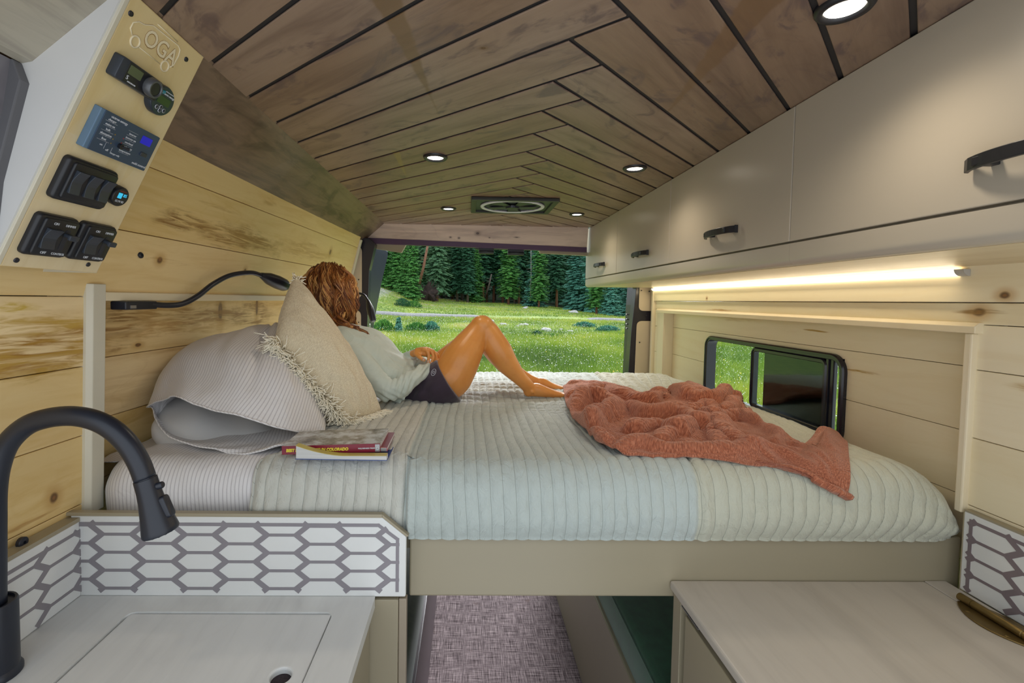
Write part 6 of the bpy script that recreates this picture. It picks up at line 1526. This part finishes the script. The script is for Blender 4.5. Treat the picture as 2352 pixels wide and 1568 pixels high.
# shorts
SHM = plain('plum_shorts_fabric', (0.042, 0.026, 0.045), 0.85, var=0.12, scale=30, bump=0.2, bscale=900, **{'Sheen Weight': 0.3})
hb = MB()
chain(hb, [(958, 889, 1.67, 44, 1.7), (972, 890, 1.67, 46, 1.9), (988, 889, 1.67, 44, 2.0)], 30)
chain(hb, [(988, 887, 1.61, 49, 1.0), (1003, 884, 1.605, 53.5, 1.0), (1017, 881, 1.60, 54.5, 1.0), (1031, 873, 1.60, 55, 1.0)], 26, e1=False)
chain(hb, [(986, 868, 1.76, 38), (1000, 860, 1.78, 40), (1018, 848, 1.79, 41)], 22, e1=False)
def wr_sh(co):
    x, y = to_px(co.astype(float)); return 0.0022*np.sin((x*0.55+y*0.35)*0.32+np.sin(y*0.07)*2)*np.exp(-((x-955)/40)**2)+0.0015*vnoise(co[:, 0]*34, co[:, 2]*22, 73)
shorts = fuse(hb, 'shorts', SHM, wm, 0.0036, 5, wr_sh)
# small pale ring emblem on the shorts
m_ = MB(); LG = plain('pale_grey_print', (0.50, 0.52, 0.60), 0.6)
dg_ = bpy.context.evaluated_depsgraph_get()
def hit(ob, px, py):
    bpy.context.view_layer.update(); ok, loc, nr, _i = ob.ray_cast(ob.matrix_world.inverted() @ CAM, ob.matrix_world.inverted().to_3x3() @ ray(px, py).normalized())
    return (ob.matrix_world @ loc, nr) if ok else (onY(px, py, 1.55), Vector((0, -1, 0)))
for rr0 in (8.0, 3.2):
    pts = []
    for t_ in np.linspace(0, 2*PI, 20, endpoint=False):
        p, nr = hit(shorts, 996+rr0*0.62*math.cos(t_)-rr0*.25*math.sin(t_), 855+rr0*math.sin(t_)*0.95); pts.append(p+nr*0.0006)
    m_.tube(pts, 0.0009, 6, closed=True)
m_.build('emblem', LG, shorts)
# hair
HC = [plain('auburn_hair', (0.16, 0.05, 0.014), 0.42, var=0.2, scale=60), plain('copper_hair', (0.34, 0.125, 0.03), 0.40, var=0.2, scale=60), plain('honey_hair', (0.66, 0.36, 0.12), 0.38, var=0.2, scale=60), plain('dark_hair_roots', (0.035, 0.011, 0.005), 0.5)]
hm_ = MB(); rh = random.Random(12)
hm_.cur = 3
cap_ = MB(); chain(cap_, [(722, 690, 1.72, 20, 1.0), (730, 655, 1.71, 32, 1.0), (746, 643, 1.70, 38, 1.05), (766, 650, 1.70, 34, 1.05)], 26); chain(cap_, [(748, 660, 1.70, 42, 1.0), (750, 690, 1.69, 42, 0.95), (754, 720, 1.68, 36, .9), (764, 738, 1.67, 26, .9)], 26)

hm_.add(cap_.v, cap_.f)
def strand(P, r, amp, fr, ph, mi, n=26):
    K = catmull(P, max(4, n//(len(P)-1))); out = []; m = len(K); rs = []
    for i, k in enumerate(K):
        t_ = i/(m-1); a_ = amp*min(1, t_*2.2); w_ = fr*t_*2*PI+ph
        out.append(Vector((k[0]+a_*math.cos(w_), k[1]+a_*0.8*math.sin(w_*1.1), k[2]+a_*0.35*math.sin(w_*0.9)))); rs.append((r*(0.75+0.25*math.sin(PI*min(1, t_+.15))))*(1-0.75*max(0, t_-0.8)/0.2))
    hm_.cur = mi; hm_.tube(out, [(q*1.7, q*0.8) for q in rs], 6)
def lock(P, r, amp, fr, ph, k=13, spread=0.0075, cols=(5, 4.2, 1.5), n=26):
    """a curl: many thin strands winding together"""
    mi = rh.choices((0, 1, 2), cols)[0]
    for j in range(k):
        o = [Vector((rh.gauss(0, spread*.5), rh.gauss(0, spread*.5), rh.gauss(0, spread*.5))) for _ in P]
        Q_ = [Vector(p)+o[0]*.4+o[i]*(0.25+0.35*i/len(P)) for i, p in enumerate(P)]
        strand(Q_, r*rh.uniform(.7, 1.3), amp*rh.uniform(.85, 1.2), fr*rh.uniform(.96, 1.04), ph+rh.uniform(-.35, .35), mi if rh.random() < .7 else rh.choice((0, 1, 2)), n)
for i in range(118):
    a = rh.uniform(-1.02, 1.02); ly = rh.random()
    dep = 1.70-0.105*math.sqrt(max(0, 1-a*a*0.85))-0.012*ly
    w_ = 58+6*ly; tx = 754+a*34+rh.uniform(-6, 6); e_y = 748+rh.uniform(-34, 26); e_x = 757+a*44+rh.uniform(-8, 12)
    if a < -0.2: e_y -= 40*(-a-0.2)
    P = [onY(tx, 603+15*a*a+rh.uniform(0, 8), 1.70-0.03*ly-.02), onY(754+a*(w_-5), 622+20*a*a+rh.uniform(-5, 5), 1.70-.62*(1.70-dep)), onY(751+a*w_, 660+rh.uniform(-8, 8), dep), onY(754+a*(w_-1)+rh.uniform(-5, 5), 704+rh.uniform(-6, 6), dep), onY(e_x, e_y, dep+0.01)]
    lock(P, 0.0013, rh.uniform(0.006, 0.013), rh.uniform(1.5, 2.7), rh.uniform(0, 6.3))
for i in range(24):
    P = [onY(748+rh.uniform(-8, 45), 716+rh.uniform(-12, 12), 1.60), onY(772+rh.uniform(-6, 20), 742+rh.uniform(-7, 8), 1.572), onY(804+rh.uniform(-8, 14), 752+rh.uniform(-7, 6), 1.57), onY(828+rh.uniform(-8, 10), 763+rh.uniform(-9, 9), 1.575), onY(848+rh.uniform(-14, 9), 777+rh.uniform(-12, 14), 1.58)]
    lock(P[:rh.choice((4, 5, 5))], 0.0011, rh.uniform(0.006, 0.012), rh.uniform(2, 3.6), rh.uniform(0, 6.3), k=9, spread=.006, cols=(3, 4, 3.2))
for i in range(14):
    P = [onY(790+rh.uniform(-5, 8), 632, 1.70), onY(808+rh.uniform(-5, 4), 664, 1.685), onY(809+rh.uniform(-6, 5), 705, 1.68), onY(805+rh.uniform(-8, 8), 738, 1.675), onY(812+rh.uniform(-8, 12), 760, 1.66)]
    lock(P, 0.0011, rh.uniform(0.005, 0.010), rh.uniform(1.5, 3), rh.uniform(0, 6.3), k=9, spread=.006, cols=(3, 4, 2.5))
hm_.build('hair', HC, wm, smooth=True)
# ================================================================== OUTSIDE: MEADOW, ROAD, FOREST
def hx(u):
    return np.interp(u, [-0.9, -0.6, -0.30, -0.21, -0.14, -0.07, 0.02, 0.12, 0.22, 0.30, 0.36, 0.6], [7, 6.5, 6.0, 5.4, 3.6, 2.4, 1.9, 1.55, 0.75, -0.3, -0.9, -1.2])
def gz(x, y):
    x = np.asarray(x, float); y = np.asarray(y, float)
    s_ = sstep(26, 88, y); e = 0.10*vnoise(x*0.13+7, y*0.11, 81)*sstep(14, 30, y)+0.035*vnoise(x*0.5, y*0.45, 82)
    bank = 1.1*np.exp(-((x+13.5)/4.5)**2)*sstep(48, 60, y)*(1-sstep(64, 80, y))
    far = sstep(90, 170, y)*6.0
    return -0.72+s_*hx(x/86.0)+e+bank+far
GR = NT('meadow_ground'); _o = GR.obj(); _x, _y, _z = GR.sep(_o)
_n1 = GR.noise(_o, 0.25, 4, 0.6); _n2 = GR.noise(_o, 2.6, 4, 0.7); _n3 = GR.noise(GR.com(GR.math('MULTIPLY', _x, 0.10), GR.math('MULTIPLY', _y, 0.5), 0.0), 1.0, 3, 0.5)
c = GR.ramp(_n2, [(0.32, (0.05, 0.11, 0.012)), (0.5, (0.16, 0.25, 0.025)), (0.70, (0.36, 0.39, 0.07))])
c = GR.mix(GR.math('MULTIPLY', GR.step(_n1, 0.5, 0.66), 0.6), c, (0.40, 0.46, 0.07))
m_a = GR.math('MULTIPLY', GR.step(_n3, 0.54, 0.64), GR.math('MULTIPLY', GR.step(_y, 52, 58), 0.75)); c = GR.mix(m_a, c, (0.34, 0.28, 0.22))
_bx = GR.math('SUBTRACT', 1.0, GR.step(GR.math('ABSOLUTE', GR.math('ADD', _x, 14.0)), 2.0, 4.2)); _by = GR.math('MULTIPLY', GR.step(_y, 56, 59), GR.math('SUBTRACT', 1.0, GR.step(_y, 70, 74)))
c = GR.mix(GR.math('MULTIPLY', GR.math('MULTIPLY', _bx, _by), GR.step(_n2, 0.40, 0.52)), c, (0.34, 0.32, 0.30))
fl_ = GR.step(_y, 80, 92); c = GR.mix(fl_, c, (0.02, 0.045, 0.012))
GR = GR.fin(c, 0.95)
xs_ = np.concatenate([np.linspace(-60, -16, 24)[:-1], np.linspace(-16, 40, 150), np.linspace(40, 90, 24)[1:]]); ys_ = np.concatenate([np.linspace(3.2, 95, 240), np.linspace(97, 200, 30)])
X, Y = np.meshgrid(xs_, ys_, indexing='ij'); G_ = grid_mesh('ground', np.stack([X, Y, gz(X, Y)], -1), GR); tag(G_, kind='structure')
# gravel road
RD = plain('pale_gravel', (0.17, 0.17, 0.17), 0.9, var=0.2, scale=3)
xr = np.linspace(-22, 34, 90); yr = 47.5+0.035*xr+0.8*np.sin(xr*0.12); P = []
for dy in (-1.25, -1.0, 1.0, 1.25): P.append(np.stack([xr, yr+dy, gz(xr, yr+dy)+(0.16 if abs(dy) < 1.1 else 0.0)*(1-sstep(0.5, 3.0, xr)*(1-sstep(11, 14, xr)))-0.25*sstep(0.5, 3.0, xr)*(1-sstep(11, 14, xr))], -1))
road = grid_mesh('ground_road', np.array(P).transpose(1, 0, 2), RD); tag(road, kind='structure')

# grass blades and flowers: nobody could count them
def in_view(x, y):
    u = x/y; a = (u > -0.33) & (u < 0.37); b = (u > 0.47) & (u < 0.86) & (y < 30); return a | b
def scatter(n, y0, y1, p=1.0, seed=1):
    r_ = np.random.default_rng(seed); y = y0+(y1-y0)*r_.random(n)**p; u = -0.33+r_.random(n)*(0.87+0.33); x = u*y; m = in_view(x, y); return x[m], y[m], r_
BL = NT('grass_blades'); _a = BL.attr(); _x, _y, _z = BL.sep(_a)
c = BL.ramp(_z, [(0.0, (0.05, 0.12, 0.012)), (0.35, (0.18, 0.31, 0.022)), (0.7, (0.43, 0.50, 0.05)), (0.9, (0.62, 0.57, 0.18)), (1.0, (0.58, 0.46, 0.30))])
BL = BL.fin(c, 0.7, Subsurface_Weight=0.0); BL.node_tree.nodes['Principled BSDF'].inputs['Sheen Weight'].default_value = 0.2
def blades(name, n, y0, y1, p, h0, h1, wd_, seed, hide=None):
    x, y, r_ = scatter(n, y0, y1, p, seed); n = len(x); z = gz(x, y)
    m = (np.abs(y-(47.5+0.035*x+0.8*np.sin(x*0.12))) > 1.5) & ~((np.abs(x+14) < 3.2) & (y > 56) & (y < 72) & (r_.random(n) < .85)) & ~((vnoise(x*0.10, y*0.5, 97) > 0.25) & (y > 54) & (r_.random(n) < .8)); x, y, z = x[m], y[m], z[m]; n = len(x)
    patch = 0.5+0.5*vnoise(x*0.35, y*0.3, seed+90)+0.25*vnoise(x*1.6, y*1.3, seed+91)
    h = (h0+(h1-h0)*r_.random(n))*(0.75+0.45*np.clip(patch, 0, 1))*(1-0.5*sstep(20, 38, y)); a = r_.random(n)*2*PI; ln = h*(0.1+0.5*r_.random(n)); la_ = r_.random(n)*2*PI
    w_ = wd_*(0.6+0.8*r_.random(n))*(1+y/40); dx, dy = np.cos(a)*w_, np.sin(a)*w_
    v0 = np.stack([x-dx, y-dy, z-0.03], -1); v1 = np.stack([x+dx, y+dy, z-0.03], -1)
    mx = x+np.cos(la_)*ln*.35; my = y+np.sin(la_)*ln*.35
    v2 = np.stack([mx+dx*.7, my+dy*.7, z+h*.6], -1); v3 = np.stack([mx-dx*.7, my-dy*.7, z+h*.6], -1)
    v4 = np.stack([x+np.cos(la_)*ln, y+np.sin(la_)*ln, z+h], -1)
    V = np.stack([v0, v1, v2, v3, v4], 1).reshape(-1, 3); b = np.arange(n)*5
    Q = np.vstack([np.stack([b, b+1, b+2], -1), np.stack([b, b+2, b+3], -1), np.stack([b+3, b+2, b+4], -1)])
    c_ = np.clip(0.44+0.55*(patch-0.5)+0.22*vnoise(x*0.12+4, y*0.22, seed+95)+0.30*(r_.random(n)-0.5)+0.45*(r_.random(n) > 0.94), 0, 1)
    W = np.zeros((n, 5, 3)); W[..., 2] = c_[:, None]
    o = np_mesh(name, V, Q, BL, None, False, W.reshape(-1, 3)); return tag(o, 'tall green meadow grass outside the van', 'grass', kind='stuff')
blades('grass', 300000, 6.0, 46, 1.35, 0.16, 0.42, 0.0045, 3)
blades('grass', 90000, 40, 84, 1.0, 0.15, 0.40, 0.010, 4)['label'] = 'shorter grass on the slope beyond the road'
def flowers(name, n, y0, y1, p, r0, r1, hh, mat, label, seed, band=None):
    x, y, r_ = scatter(n, y0, y1, p, seed); m = (vnoise(x*0.22+3, y*0.17, seed+50) > -0.35+0.5*r_.random(len(x))-0.25); x, y = x[m], y[m]; n = len(x); z = gz(x, y)+hh*(0.75+0.45*r_.random(n))
    r = (r0+(r1-r0)*r_.random(n))*(0.8+y/45); V = []; k = 6; ang = np.arange(k)*2*PI/k
    ta, tb_ = r_.normal(0, .35, n), r_.normal(0, .35, n)-0.35
    ring = np.stack([x[:, None]+r[:, None]*np.cos(ang), y[:, None]+r[:, None]*np.sin(ang), z[:, None]+r[:, None]*(np.cos(ang)*ta[:, None]+np.sin(ang)*-tb_[:, None])], -1)
    top = np.stack([x, y, z+r*.35], -1)[:, None]; V = np.concatenate([ring, top], 1).reshape(-1, 3); b = np.arange(n)*(k+1)
    Q = np.vstack([np.stack([b+q_, b+(q_+1) % k, b+k], -1) for q_ in range(k)])
    return tag(np_mesh(name, V, Q, mat, None, False), label, 'flowers', kind='stuff')
WF = plain('white_petals', (0.80, 0.79, 0.80), 0.8, var=0.05); YF = plain('yellow_petals', (0.80, 0.55, 0.02), 0.8)
flowers('wildflowers', 12000, 6.5, 44, 1.0, 0.006, 0.012, 0.38, WF, 'white wildflowers dotting the meadow grass', 21)
flowers('wildflowers', 260, 8, 34, 1.2, 0.012, 0.022, 0.36, YF, 'few yellow wildflowers in the meadow', 22)

# ---- conifers
def conifer_mesh(name, H, W_, seed, gap=0.06, droop=0.35, dens=1.0, shape=0.85):
    r_ = np.random.default_rng(seed); V = []; Q = []; zz = []
    h = gap*H; nV = 0
    while h < H*0.985:
        t_ = (h-gap*H)/(H*(1-gap)); L_ = W_*(1-t_)**shape*(0.78+0.4*r_.random())+0.12; nb = int((9+3*r_.random())*dens*(0.6+0.6*(1-t_)))+3; a0 = r_.random()*6.3
        for b in range(nb):
            a = a0+2*PI*b/nb+r_.normal(0, .15); Lb = L_*(0.65+0.5*r_.random()); ns = max(3, int(Lb/0.22)); d = np.array([math.cos(a), math.sin(a), 0]); sd = np.array([-d[1], d[0], 0])
            hb_ = h+r_.normal(0, .08); dr = droop*(0.6+0.8*r_.random())*(1-t_*0.8)
            for s_ in range(ns):
                f_ = (s_+0.6)/ns; c = d*Lb*f_; zc_ = hb_-dr*Lb*f_**1.4+0.12*Lb*f_**3; sw = (0.20+0.25*Lb*(1-f_)*0.6+0.1*r_.random())*(1 if f_ < .9 else .6)
                for sgn in (-1, 1):
                    q0 = c+np.array([0, 0, zc_]); ou = sd*sgn*sw+d*sw*0.55
                    p = [q0-d*0.10, q0+ou*0.55+np.array([0, 0, -0.05-.10*r_.random()]), q0+ou+np.array([0, 0, -0.22*sw*2-0.12*r_.random()]), q0+ou*0.35+d*0.16+np.array([0, 0, -0.16-.1*r_.random()])]
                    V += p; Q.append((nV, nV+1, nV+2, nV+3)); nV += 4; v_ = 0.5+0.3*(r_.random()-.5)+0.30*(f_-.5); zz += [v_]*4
        h += (0.22+0.12*r_.random())*(1.0 if H > 6 else .55)*(0.9+0.4*t_)/dens**0.5
    # leader
    for k in range(5): V += [np.array([0.02*k, 0, H-.25]), np.array([.05, .05, H-.3]), np.array([0, 0, H+.15]), np.array([-.05, .03, H-.3])]; Q.append((nV, nV+1, nV+2, nV+3)); nV += 4; zz += [.5]*4
    V = np.array(V, dtype=np.float32); W3 = np.zeros((len(V), 3)); W3[:, 2] = np.clip(zz, 0, 1)
    return V, np.array(Q), W3
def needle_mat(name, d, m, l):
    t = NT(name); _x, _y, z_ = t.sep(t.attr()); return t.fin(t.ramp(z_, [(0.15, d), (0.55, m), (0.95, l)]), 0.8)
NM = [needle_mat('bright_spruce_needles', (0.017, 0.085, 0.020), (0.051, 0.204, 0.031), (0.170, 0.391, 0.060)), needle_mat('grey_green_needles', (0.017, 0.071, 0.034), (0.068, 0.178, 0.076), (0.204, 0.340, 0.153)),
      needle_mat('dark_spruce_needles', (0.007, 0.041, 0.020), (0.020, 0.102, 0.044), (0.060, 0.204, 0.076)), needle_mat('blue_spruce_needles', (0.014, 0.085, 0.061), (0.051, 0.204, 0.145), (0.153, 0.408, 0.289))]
BARK = plain('grey_bark', (0.16, 0.125, 0.10), 0.9, var=0.3, scale=5); BARKR = plain('reddish_bark', (0.26, 0.12, 0.075), 0.9, var=0.25, scale=5)
PROTO = {}
def proto(kind):
    H, W_, seed, gap, droop, dens, shape, mi, bark = kind
    key = kind
    if key not in PROTO:
        V, Q, W3 = conifer_mesh('f', H, W_, seed, gap, droop, dens, shape)
        fo = np_mesh('foliage', V, Q, NM[mi], None, False, W3); tm = MB(); tm.tube([(0, 0, -0.6), (0.03, 0, H*.3), (0, 0.02, H*.7), (0, 0, H*.98)], [0.028*H**.75*.9+.05, 0.022*H**.75*.9+.04, 0.05*H**.5*.4, 0.01], 8)
        tr = tm.build('trunk', BARKR if bark else BARK, None, smooth=True); PROTO[key] = (fo.data, tr.data); bpy.data.objects.remove(fo); bpy.data.objects.remove(tr)
    return PROTO[key]
K_BR = (17.0, 2.3, 1, .05, .30, 1.0, .80, 0, 0); K_BR2 = (14.0, 1.7, 2, .03, .22, 1.0, .9, 0, 0); K_GR = (20.0, 2.8, 3, .10, .45, 1.0, .65, 1, 1); K_DK = (19.0, 2.0, 4, .12, .40, 1.0, .55, 2, 0)
K_DK2 = (21.0, 2.5, 5, .20, .40, .9, .5, 2, 1); K_BL = (15.0, 2.9, 6, .01, .35, 1.0, .75, 3, 0); K_BL2 = (11.0, 1.9, 7, .01, .25, 1.1, .9, 3, 0); K_RT = (18.0, 2.5, 8, .11, .35, 1.0, .6, 0, 1)
def tree(kind, px, Y, label, sc=1.0, rot=None, group='conifers beyond the meadow', name='conifer_tree', lean=0.0, base=None):
    x = (px-1075.4)/F*Y; z = float(gz(x, Y)) if base is None else base
    tg = thing(name, label, 'tree', (x, Y, z), group); tg.scale = (sc*.86, sc*.86, sc); tg.rotation_euler = (0, lean, random.random()*6.28 if rot is None else rot)
    f_, t_ = proto(kind)
    for nm, me in (('foliage', f_), ('trunk', t_)):
        o = bpy.data.objects.new(nm, me); COL.objects.link(o); o.parent = tg
    return tg
front = [(K_BR, 800, 76, 'bright green spruce hidden behind the woman and the left wall, farthest left', 1.0), (K_GR, 842, 78, 'grey-green spruce behind the open left door', .95), (K_BR, 884, 76, 'bright green spruce at the left edge of the forest, next to the open door', 1.0), (K_BR, 912, 74, 'bright green spruce, second from the open left door', .95), (K_BR2, 930, 68, 'slim light green spruce left of the slimmest yellow-green one', .85),
 (K_BR2, 949, 66, 'slimmest yellow-green spruce with gaps between its branches', .95), (K_GR, 1004, 74, 'large shaggy grey-green spruce with a bare trunk showing, behind the tree roots', 1.0), (K_GR, 968, 80, 'grey-green spruce behind the leaning reddish trunk', .95),
 (K_DK, 1050, 80, 'dark narrow spruce right of the shaggy grey-green one', 1.0), (K_DK, 1074, 78, 'narrow green spruce above the black latch blocks, left one', .95), (K_BR2, 1092, 82, 'narrow green spruce above the raised knee', 1.1),
 (K_DK2, 1118, 92, 'dark tall spruce with bare lower trunk, set back behind the knee', 1.0), (K_RT, 1168, 77, 'bright spruce with short orange-brown trunk, middle of the meadow edge', .95), (K_DK2, 1192, 86, 'dark spruce with bare grey trunk right of the orange-trunked one', .95),
 (K_RT, 1238, 73, 'dense mid-green spruce right of centre reaching down to the grass', .78), (K_BL2, 1228, 76, 'pale blue-green spruce in front of the forest right of centre', 1.25), (K_DK2, 1279, 84, 'tall dark spruce with pale bare trunk near the cabinets', .95),
 (K_BL, 1322, 72, 'wide blue-green spruce left of the largest one', .95), (K_RT, 1372, 64, 'largest full green spruce at the right meadow edge', .72), (K_BL, 1352, 70, 'blue-green spruce just behind the largest full green one', .9),
 (K_BL2, 1404, 62, 'small pale blue spruce at the right corner of the meadow', .9), (K_BL, 1432, 74, 'blue-green spruce beside the right door pillar', .8), (K_BL, 1452, 70, 'blue-green spruce mostly hidden by the right door pillar', .85)]
for k_, px, Y, lab, sc_ in front: tree(k_, px, Y, lab, sc_)
rt_ = random.Random(4); n_ = 0
for row, (Y, step_) in enumerate(((90, 26), (100, 24), (112, 22), (126, 20), (142, 18))):
    px = 770+rt_.uniform(0, 10)
    while px < 1530:
        kk = rt_.choice((K_DK, K_DK2, K_DK, K_DK2, K_GR)); sc_ = rt_.uniform(.85, 1.15)*(1.0+(Y-90)*0.004)
        tree(kk, px, Y+rt_.uniform(-4, 4), 'dark conifer deep in the forest behind the meadow', sc_, group='dark forest trees behind the front row'); px += step_*rt_.uniform(.7, 1.3)
# bare leaning trunk, fallen tree's root plate, dead stems
def pole(name, label, px0, py0, px1, py1, Y, r0, r1, mat):
    a = onY(px0, py0, Y); b = onY(px1, py1, Y); tg = thing(name, label, 'tree', tuple(a)); m_ = MB(); m_.tube([a, a.lerp(b, .5)+Vector((.1, 0, 0)), b+(b-a)*.3], [r0, (r0+r1)/2, r1], 10); m_.build('trunk', mat, tg, smooth=True)
    m_ = MB(); rr_ = random.Random(int(px0))
    for k in range(14):
        p = a.lerp(b, rr_.uniform(.3, 1)); an = rr_.uniform(0, 6.28); m_.tube([p, p+Vector((math.cos(an)*.7, math.sin(an)*.7, rr_.uniform(-.4, .3)))], [.03, .01], 4)
    m_.build('branch_stubs', mat, tg); return tg
pole('tree_trunk', 'bare reddish trunk leaning right, above the fallen tree roots', 963, 652, 980, 572, 70, .22, .16, BARKR)
pole('tree_trunk', 'thin dead grey stem in front of the dark forest, right of centre', 1218, 692, 1219, 575, 74, .07, .05, plain('silver_bark', (0.30, 0.28, 0.26), .8))
pole('tree_trunk', 'leaning bare trunk between dark spruces above the knee', 1116, 676, 1126, 640, 84, .16, .12, BARK)
def lump(name, label, cat, px, py, Y, size, mat, seed, group=None, rough=0.25, squash=1.0, on=True, n=24):
    x = (px-1075.4)/F*Y; z = float(gz(x, Y)); tg_ = None; m_ = MB(); rr_ = np.random.default_rng(seed)
    th_ = np.linspace(0, 2*PI, n, endpoint=False); ph_ = np.linspace(-PI/2, PI/2, n//2); vs = []
    off = rr_.random(3)*20
    for p in ph_:
        for t in th_:
            d = np.array([math.cos(p)*math.cos(t), math.cos(p)*math.sin(t), math.sin(p)]); q_ = 1+rough*float(vnoise(np.array([d[0]*2+off[0]+d[2]]), np.array([d[1]*2+off[1]-d[2]]), seed)[0])*1.3+rough*.5*float(vnoise(np.array([d[0]*5+off[1]]), np.array([d[1]*5+d[2]*4]), seed+1)[0])
            vs.append((x+d[0]*size[0]*q_, Y+d[1]*size[1]*q_, z+size[2]*.35+d[2]*size[2]*q_))
    m_.add(vs, [(i*n+k, i*n+(k+1) % n, (i+1)*n+(k+1) % n, (i+1)*n+k) for i in range(len(ph_)-1) for k in range(n)])
    o = m_.build(name, mat, None, origin=(x, Y, z), smooth=False); return tag(o, label, cat, group)
ROCK = plain('pale_rock', (0.52, 0.50, 0.49), .9, var=.2, scale=4)
for i, (px, py, Y, s_, lab) in enumerate(((1131, 730, 41, .30, 'pale boulder just right of the raised knee'), (1156, 735, 38, .26, 'flat pale rock right of the knee'), (1190, 737, 37, .16, 'small grey rock left of a pair of boulders'), (1199, 735, 38, .24, 'left boulder of a pair in the meadow'),
     (1207, 734, 38.5, .26, 'right boulder of a pair in the meadow'), (1254, 743, 34, .34, 'flat white rock in the middle of the meadow'), (1263, 745, 33, .16, 'small stone touching the flat white rock'), (1291, 741, 35, .17, 'small pale rock right of the flat white rock'), (1312, 745, 33, .20, 'pale rock farthest right in the meadow'),
     (1206, 703, 66, .38, 'pale rock on the far slope below the spruces'), (1209, 697, 70, .30, 'small pale rock close under the blue-green spruce'), (1317, 710, 62, .55, 'broad pale rock on the slope before the largest spruce'))):
    lump('rock', lab, 'rock', px, py, Y, (s_, s_*.8, s_*.5), ROCK, 100+i, 'pale rocks in the meadow', .3)
RW = plain('dark_root_soil', (0.045, 0.028, 0.024), .95, var=.5, scale=2)
x = (985-1075.4)/F*70; zr = float(gz(x, 70)); rp = thing('fallen_tree', 'upturned dark root plate of a fallen tree at the forest edge', 'tree', (x, 70, zr))
m_ = MB(); rr_ = random.Random(9)
m_.v = []; vs = []
for k in range(26):
    a = 2*PI*k/26; q_ = 1+.18*math.sin(a*5)+.12*math.sin(a*9+1); vs.append((x+1.25*math.cos(a)*q_, 70+.25*math.sin(a*3), zr+1.2+1.45*math.sin(a)*q_))
c0 = (x, 69.4, zr+1.2); c1 = (x, 71, zr+1.2); m_.add(vs+[c0, c1], [(k, (k+1) % 26, 26) for k in range(26)]+[((k+1) % 26, k, 27) for k in range(26)]); m_.build('root_plate', RW, rp)
m_ = MB()
for k in range(60):
    a = rr_.uniform(0, 6.28); p = Vector((x+1.1*math.cos(a), 69.8, zr+1.2+1.3*math.sin(a))); d = Vector((math.cos(a), rr_.uniform(-.6, .1), math.sin(a)))*rr_.uniform(.4, 1.1); m_.tube([p, p+d*.5+Vector((0, 0, .1)), p+d], [.07, .045, .015], 5)
m_.tube([(x-.3, 70.5, zr+1.2), (x-1.6, 72, zr+1.8), (x-2.6, 74, zr+3.2)], [.3, .25, .2], 8); m_.build('roots', RW, rp)
# bushes
def bush(label, px, Y, H, W_, mi, seed, group='bushes in the meadow'):
    m_ = []; x = (px-1075.4)/F*Y; z = float(gz(x, Y)); r_ = np.random.default_rng(seed); n = 900
    a = r_.random(n)*6.28; rr2 = np.sqrt(r_.random(n)); hh_ = r_.random(n); sh = np.sqrt(np.clip(1-hh_**2, 0, 1)); cx_ = x+np.cos(a)*rr2*W_*sh; cy_ = Y+np.sin(a)*rr2*W_*sh; cz_ = z+hh_*H
    s_ = 0.05+0.06*r_.random(n); an = r_.random(n)*6.28; dx, dy = np.cos(an)*s_*.5, np.sin(an)*s_*.5
    V = np.stack([np.stack([cx_-dx, cy_-dy, cz_-s_*.5], -1), np.stack([cx_+dx, cy_+dy, cz_-s_*.6], -1), np.stack([cx_+dx*.6+(cx_-x)*.12, cy_+dy*.6, cz_+s_*1.2], -1)], 1).reshape(-1, 3)
    W3 = np.zeros((n*3, 3)); W3[:, 2] = np.repeat(np.clip(0.45+.35*r_.normal(0, .5, n)+.2*hh_, 0, 1), 3)
    tag(np_mesh('bush', V, np.arange(n*3).reshape(-1, 3), NM[mi], None, False, W3, origin=(x, Y, z)), label, 'bush', group)
bush('dark green bush next to the open left door', 882, 30, .75, .75, 0, 31); bush('low spreading bush behind the woman\'s hand, left half', 958, 31, .55, .8, 0, 32); bush('low bluish bush right of the spreading one, behind the woman\'s hand', 992, 31, .60, .55, 3, 33)
bush('small round dark bush in the meadow right of the shin', 1236, 28, .26, .34, 2, 34); bush('low green bush strip right of the small round one', 1268, 27, .20, .9, 0, 35); bush('low shrubs near the road at the right', 1345, 38, .42, 1.0, 3, 36); bush('shrubs at the far right of the meadow beside the pillar', 1400, 34, .40, 1.0, 3, 37)
bush('dark bush above the road on the left slope', 925, 55, .9, 1.0, 2, 38); bush('green bush above the road on the left slope, right one', 950, 56, .8, 1.1, 0, 39)
tree((2.0, .55, 17, .0, .15, 1.3, .8, 3, 0), 917, 30, 'young blue-green spruce standing in the meadow by the door', .50, group=None, name='young_spruce')
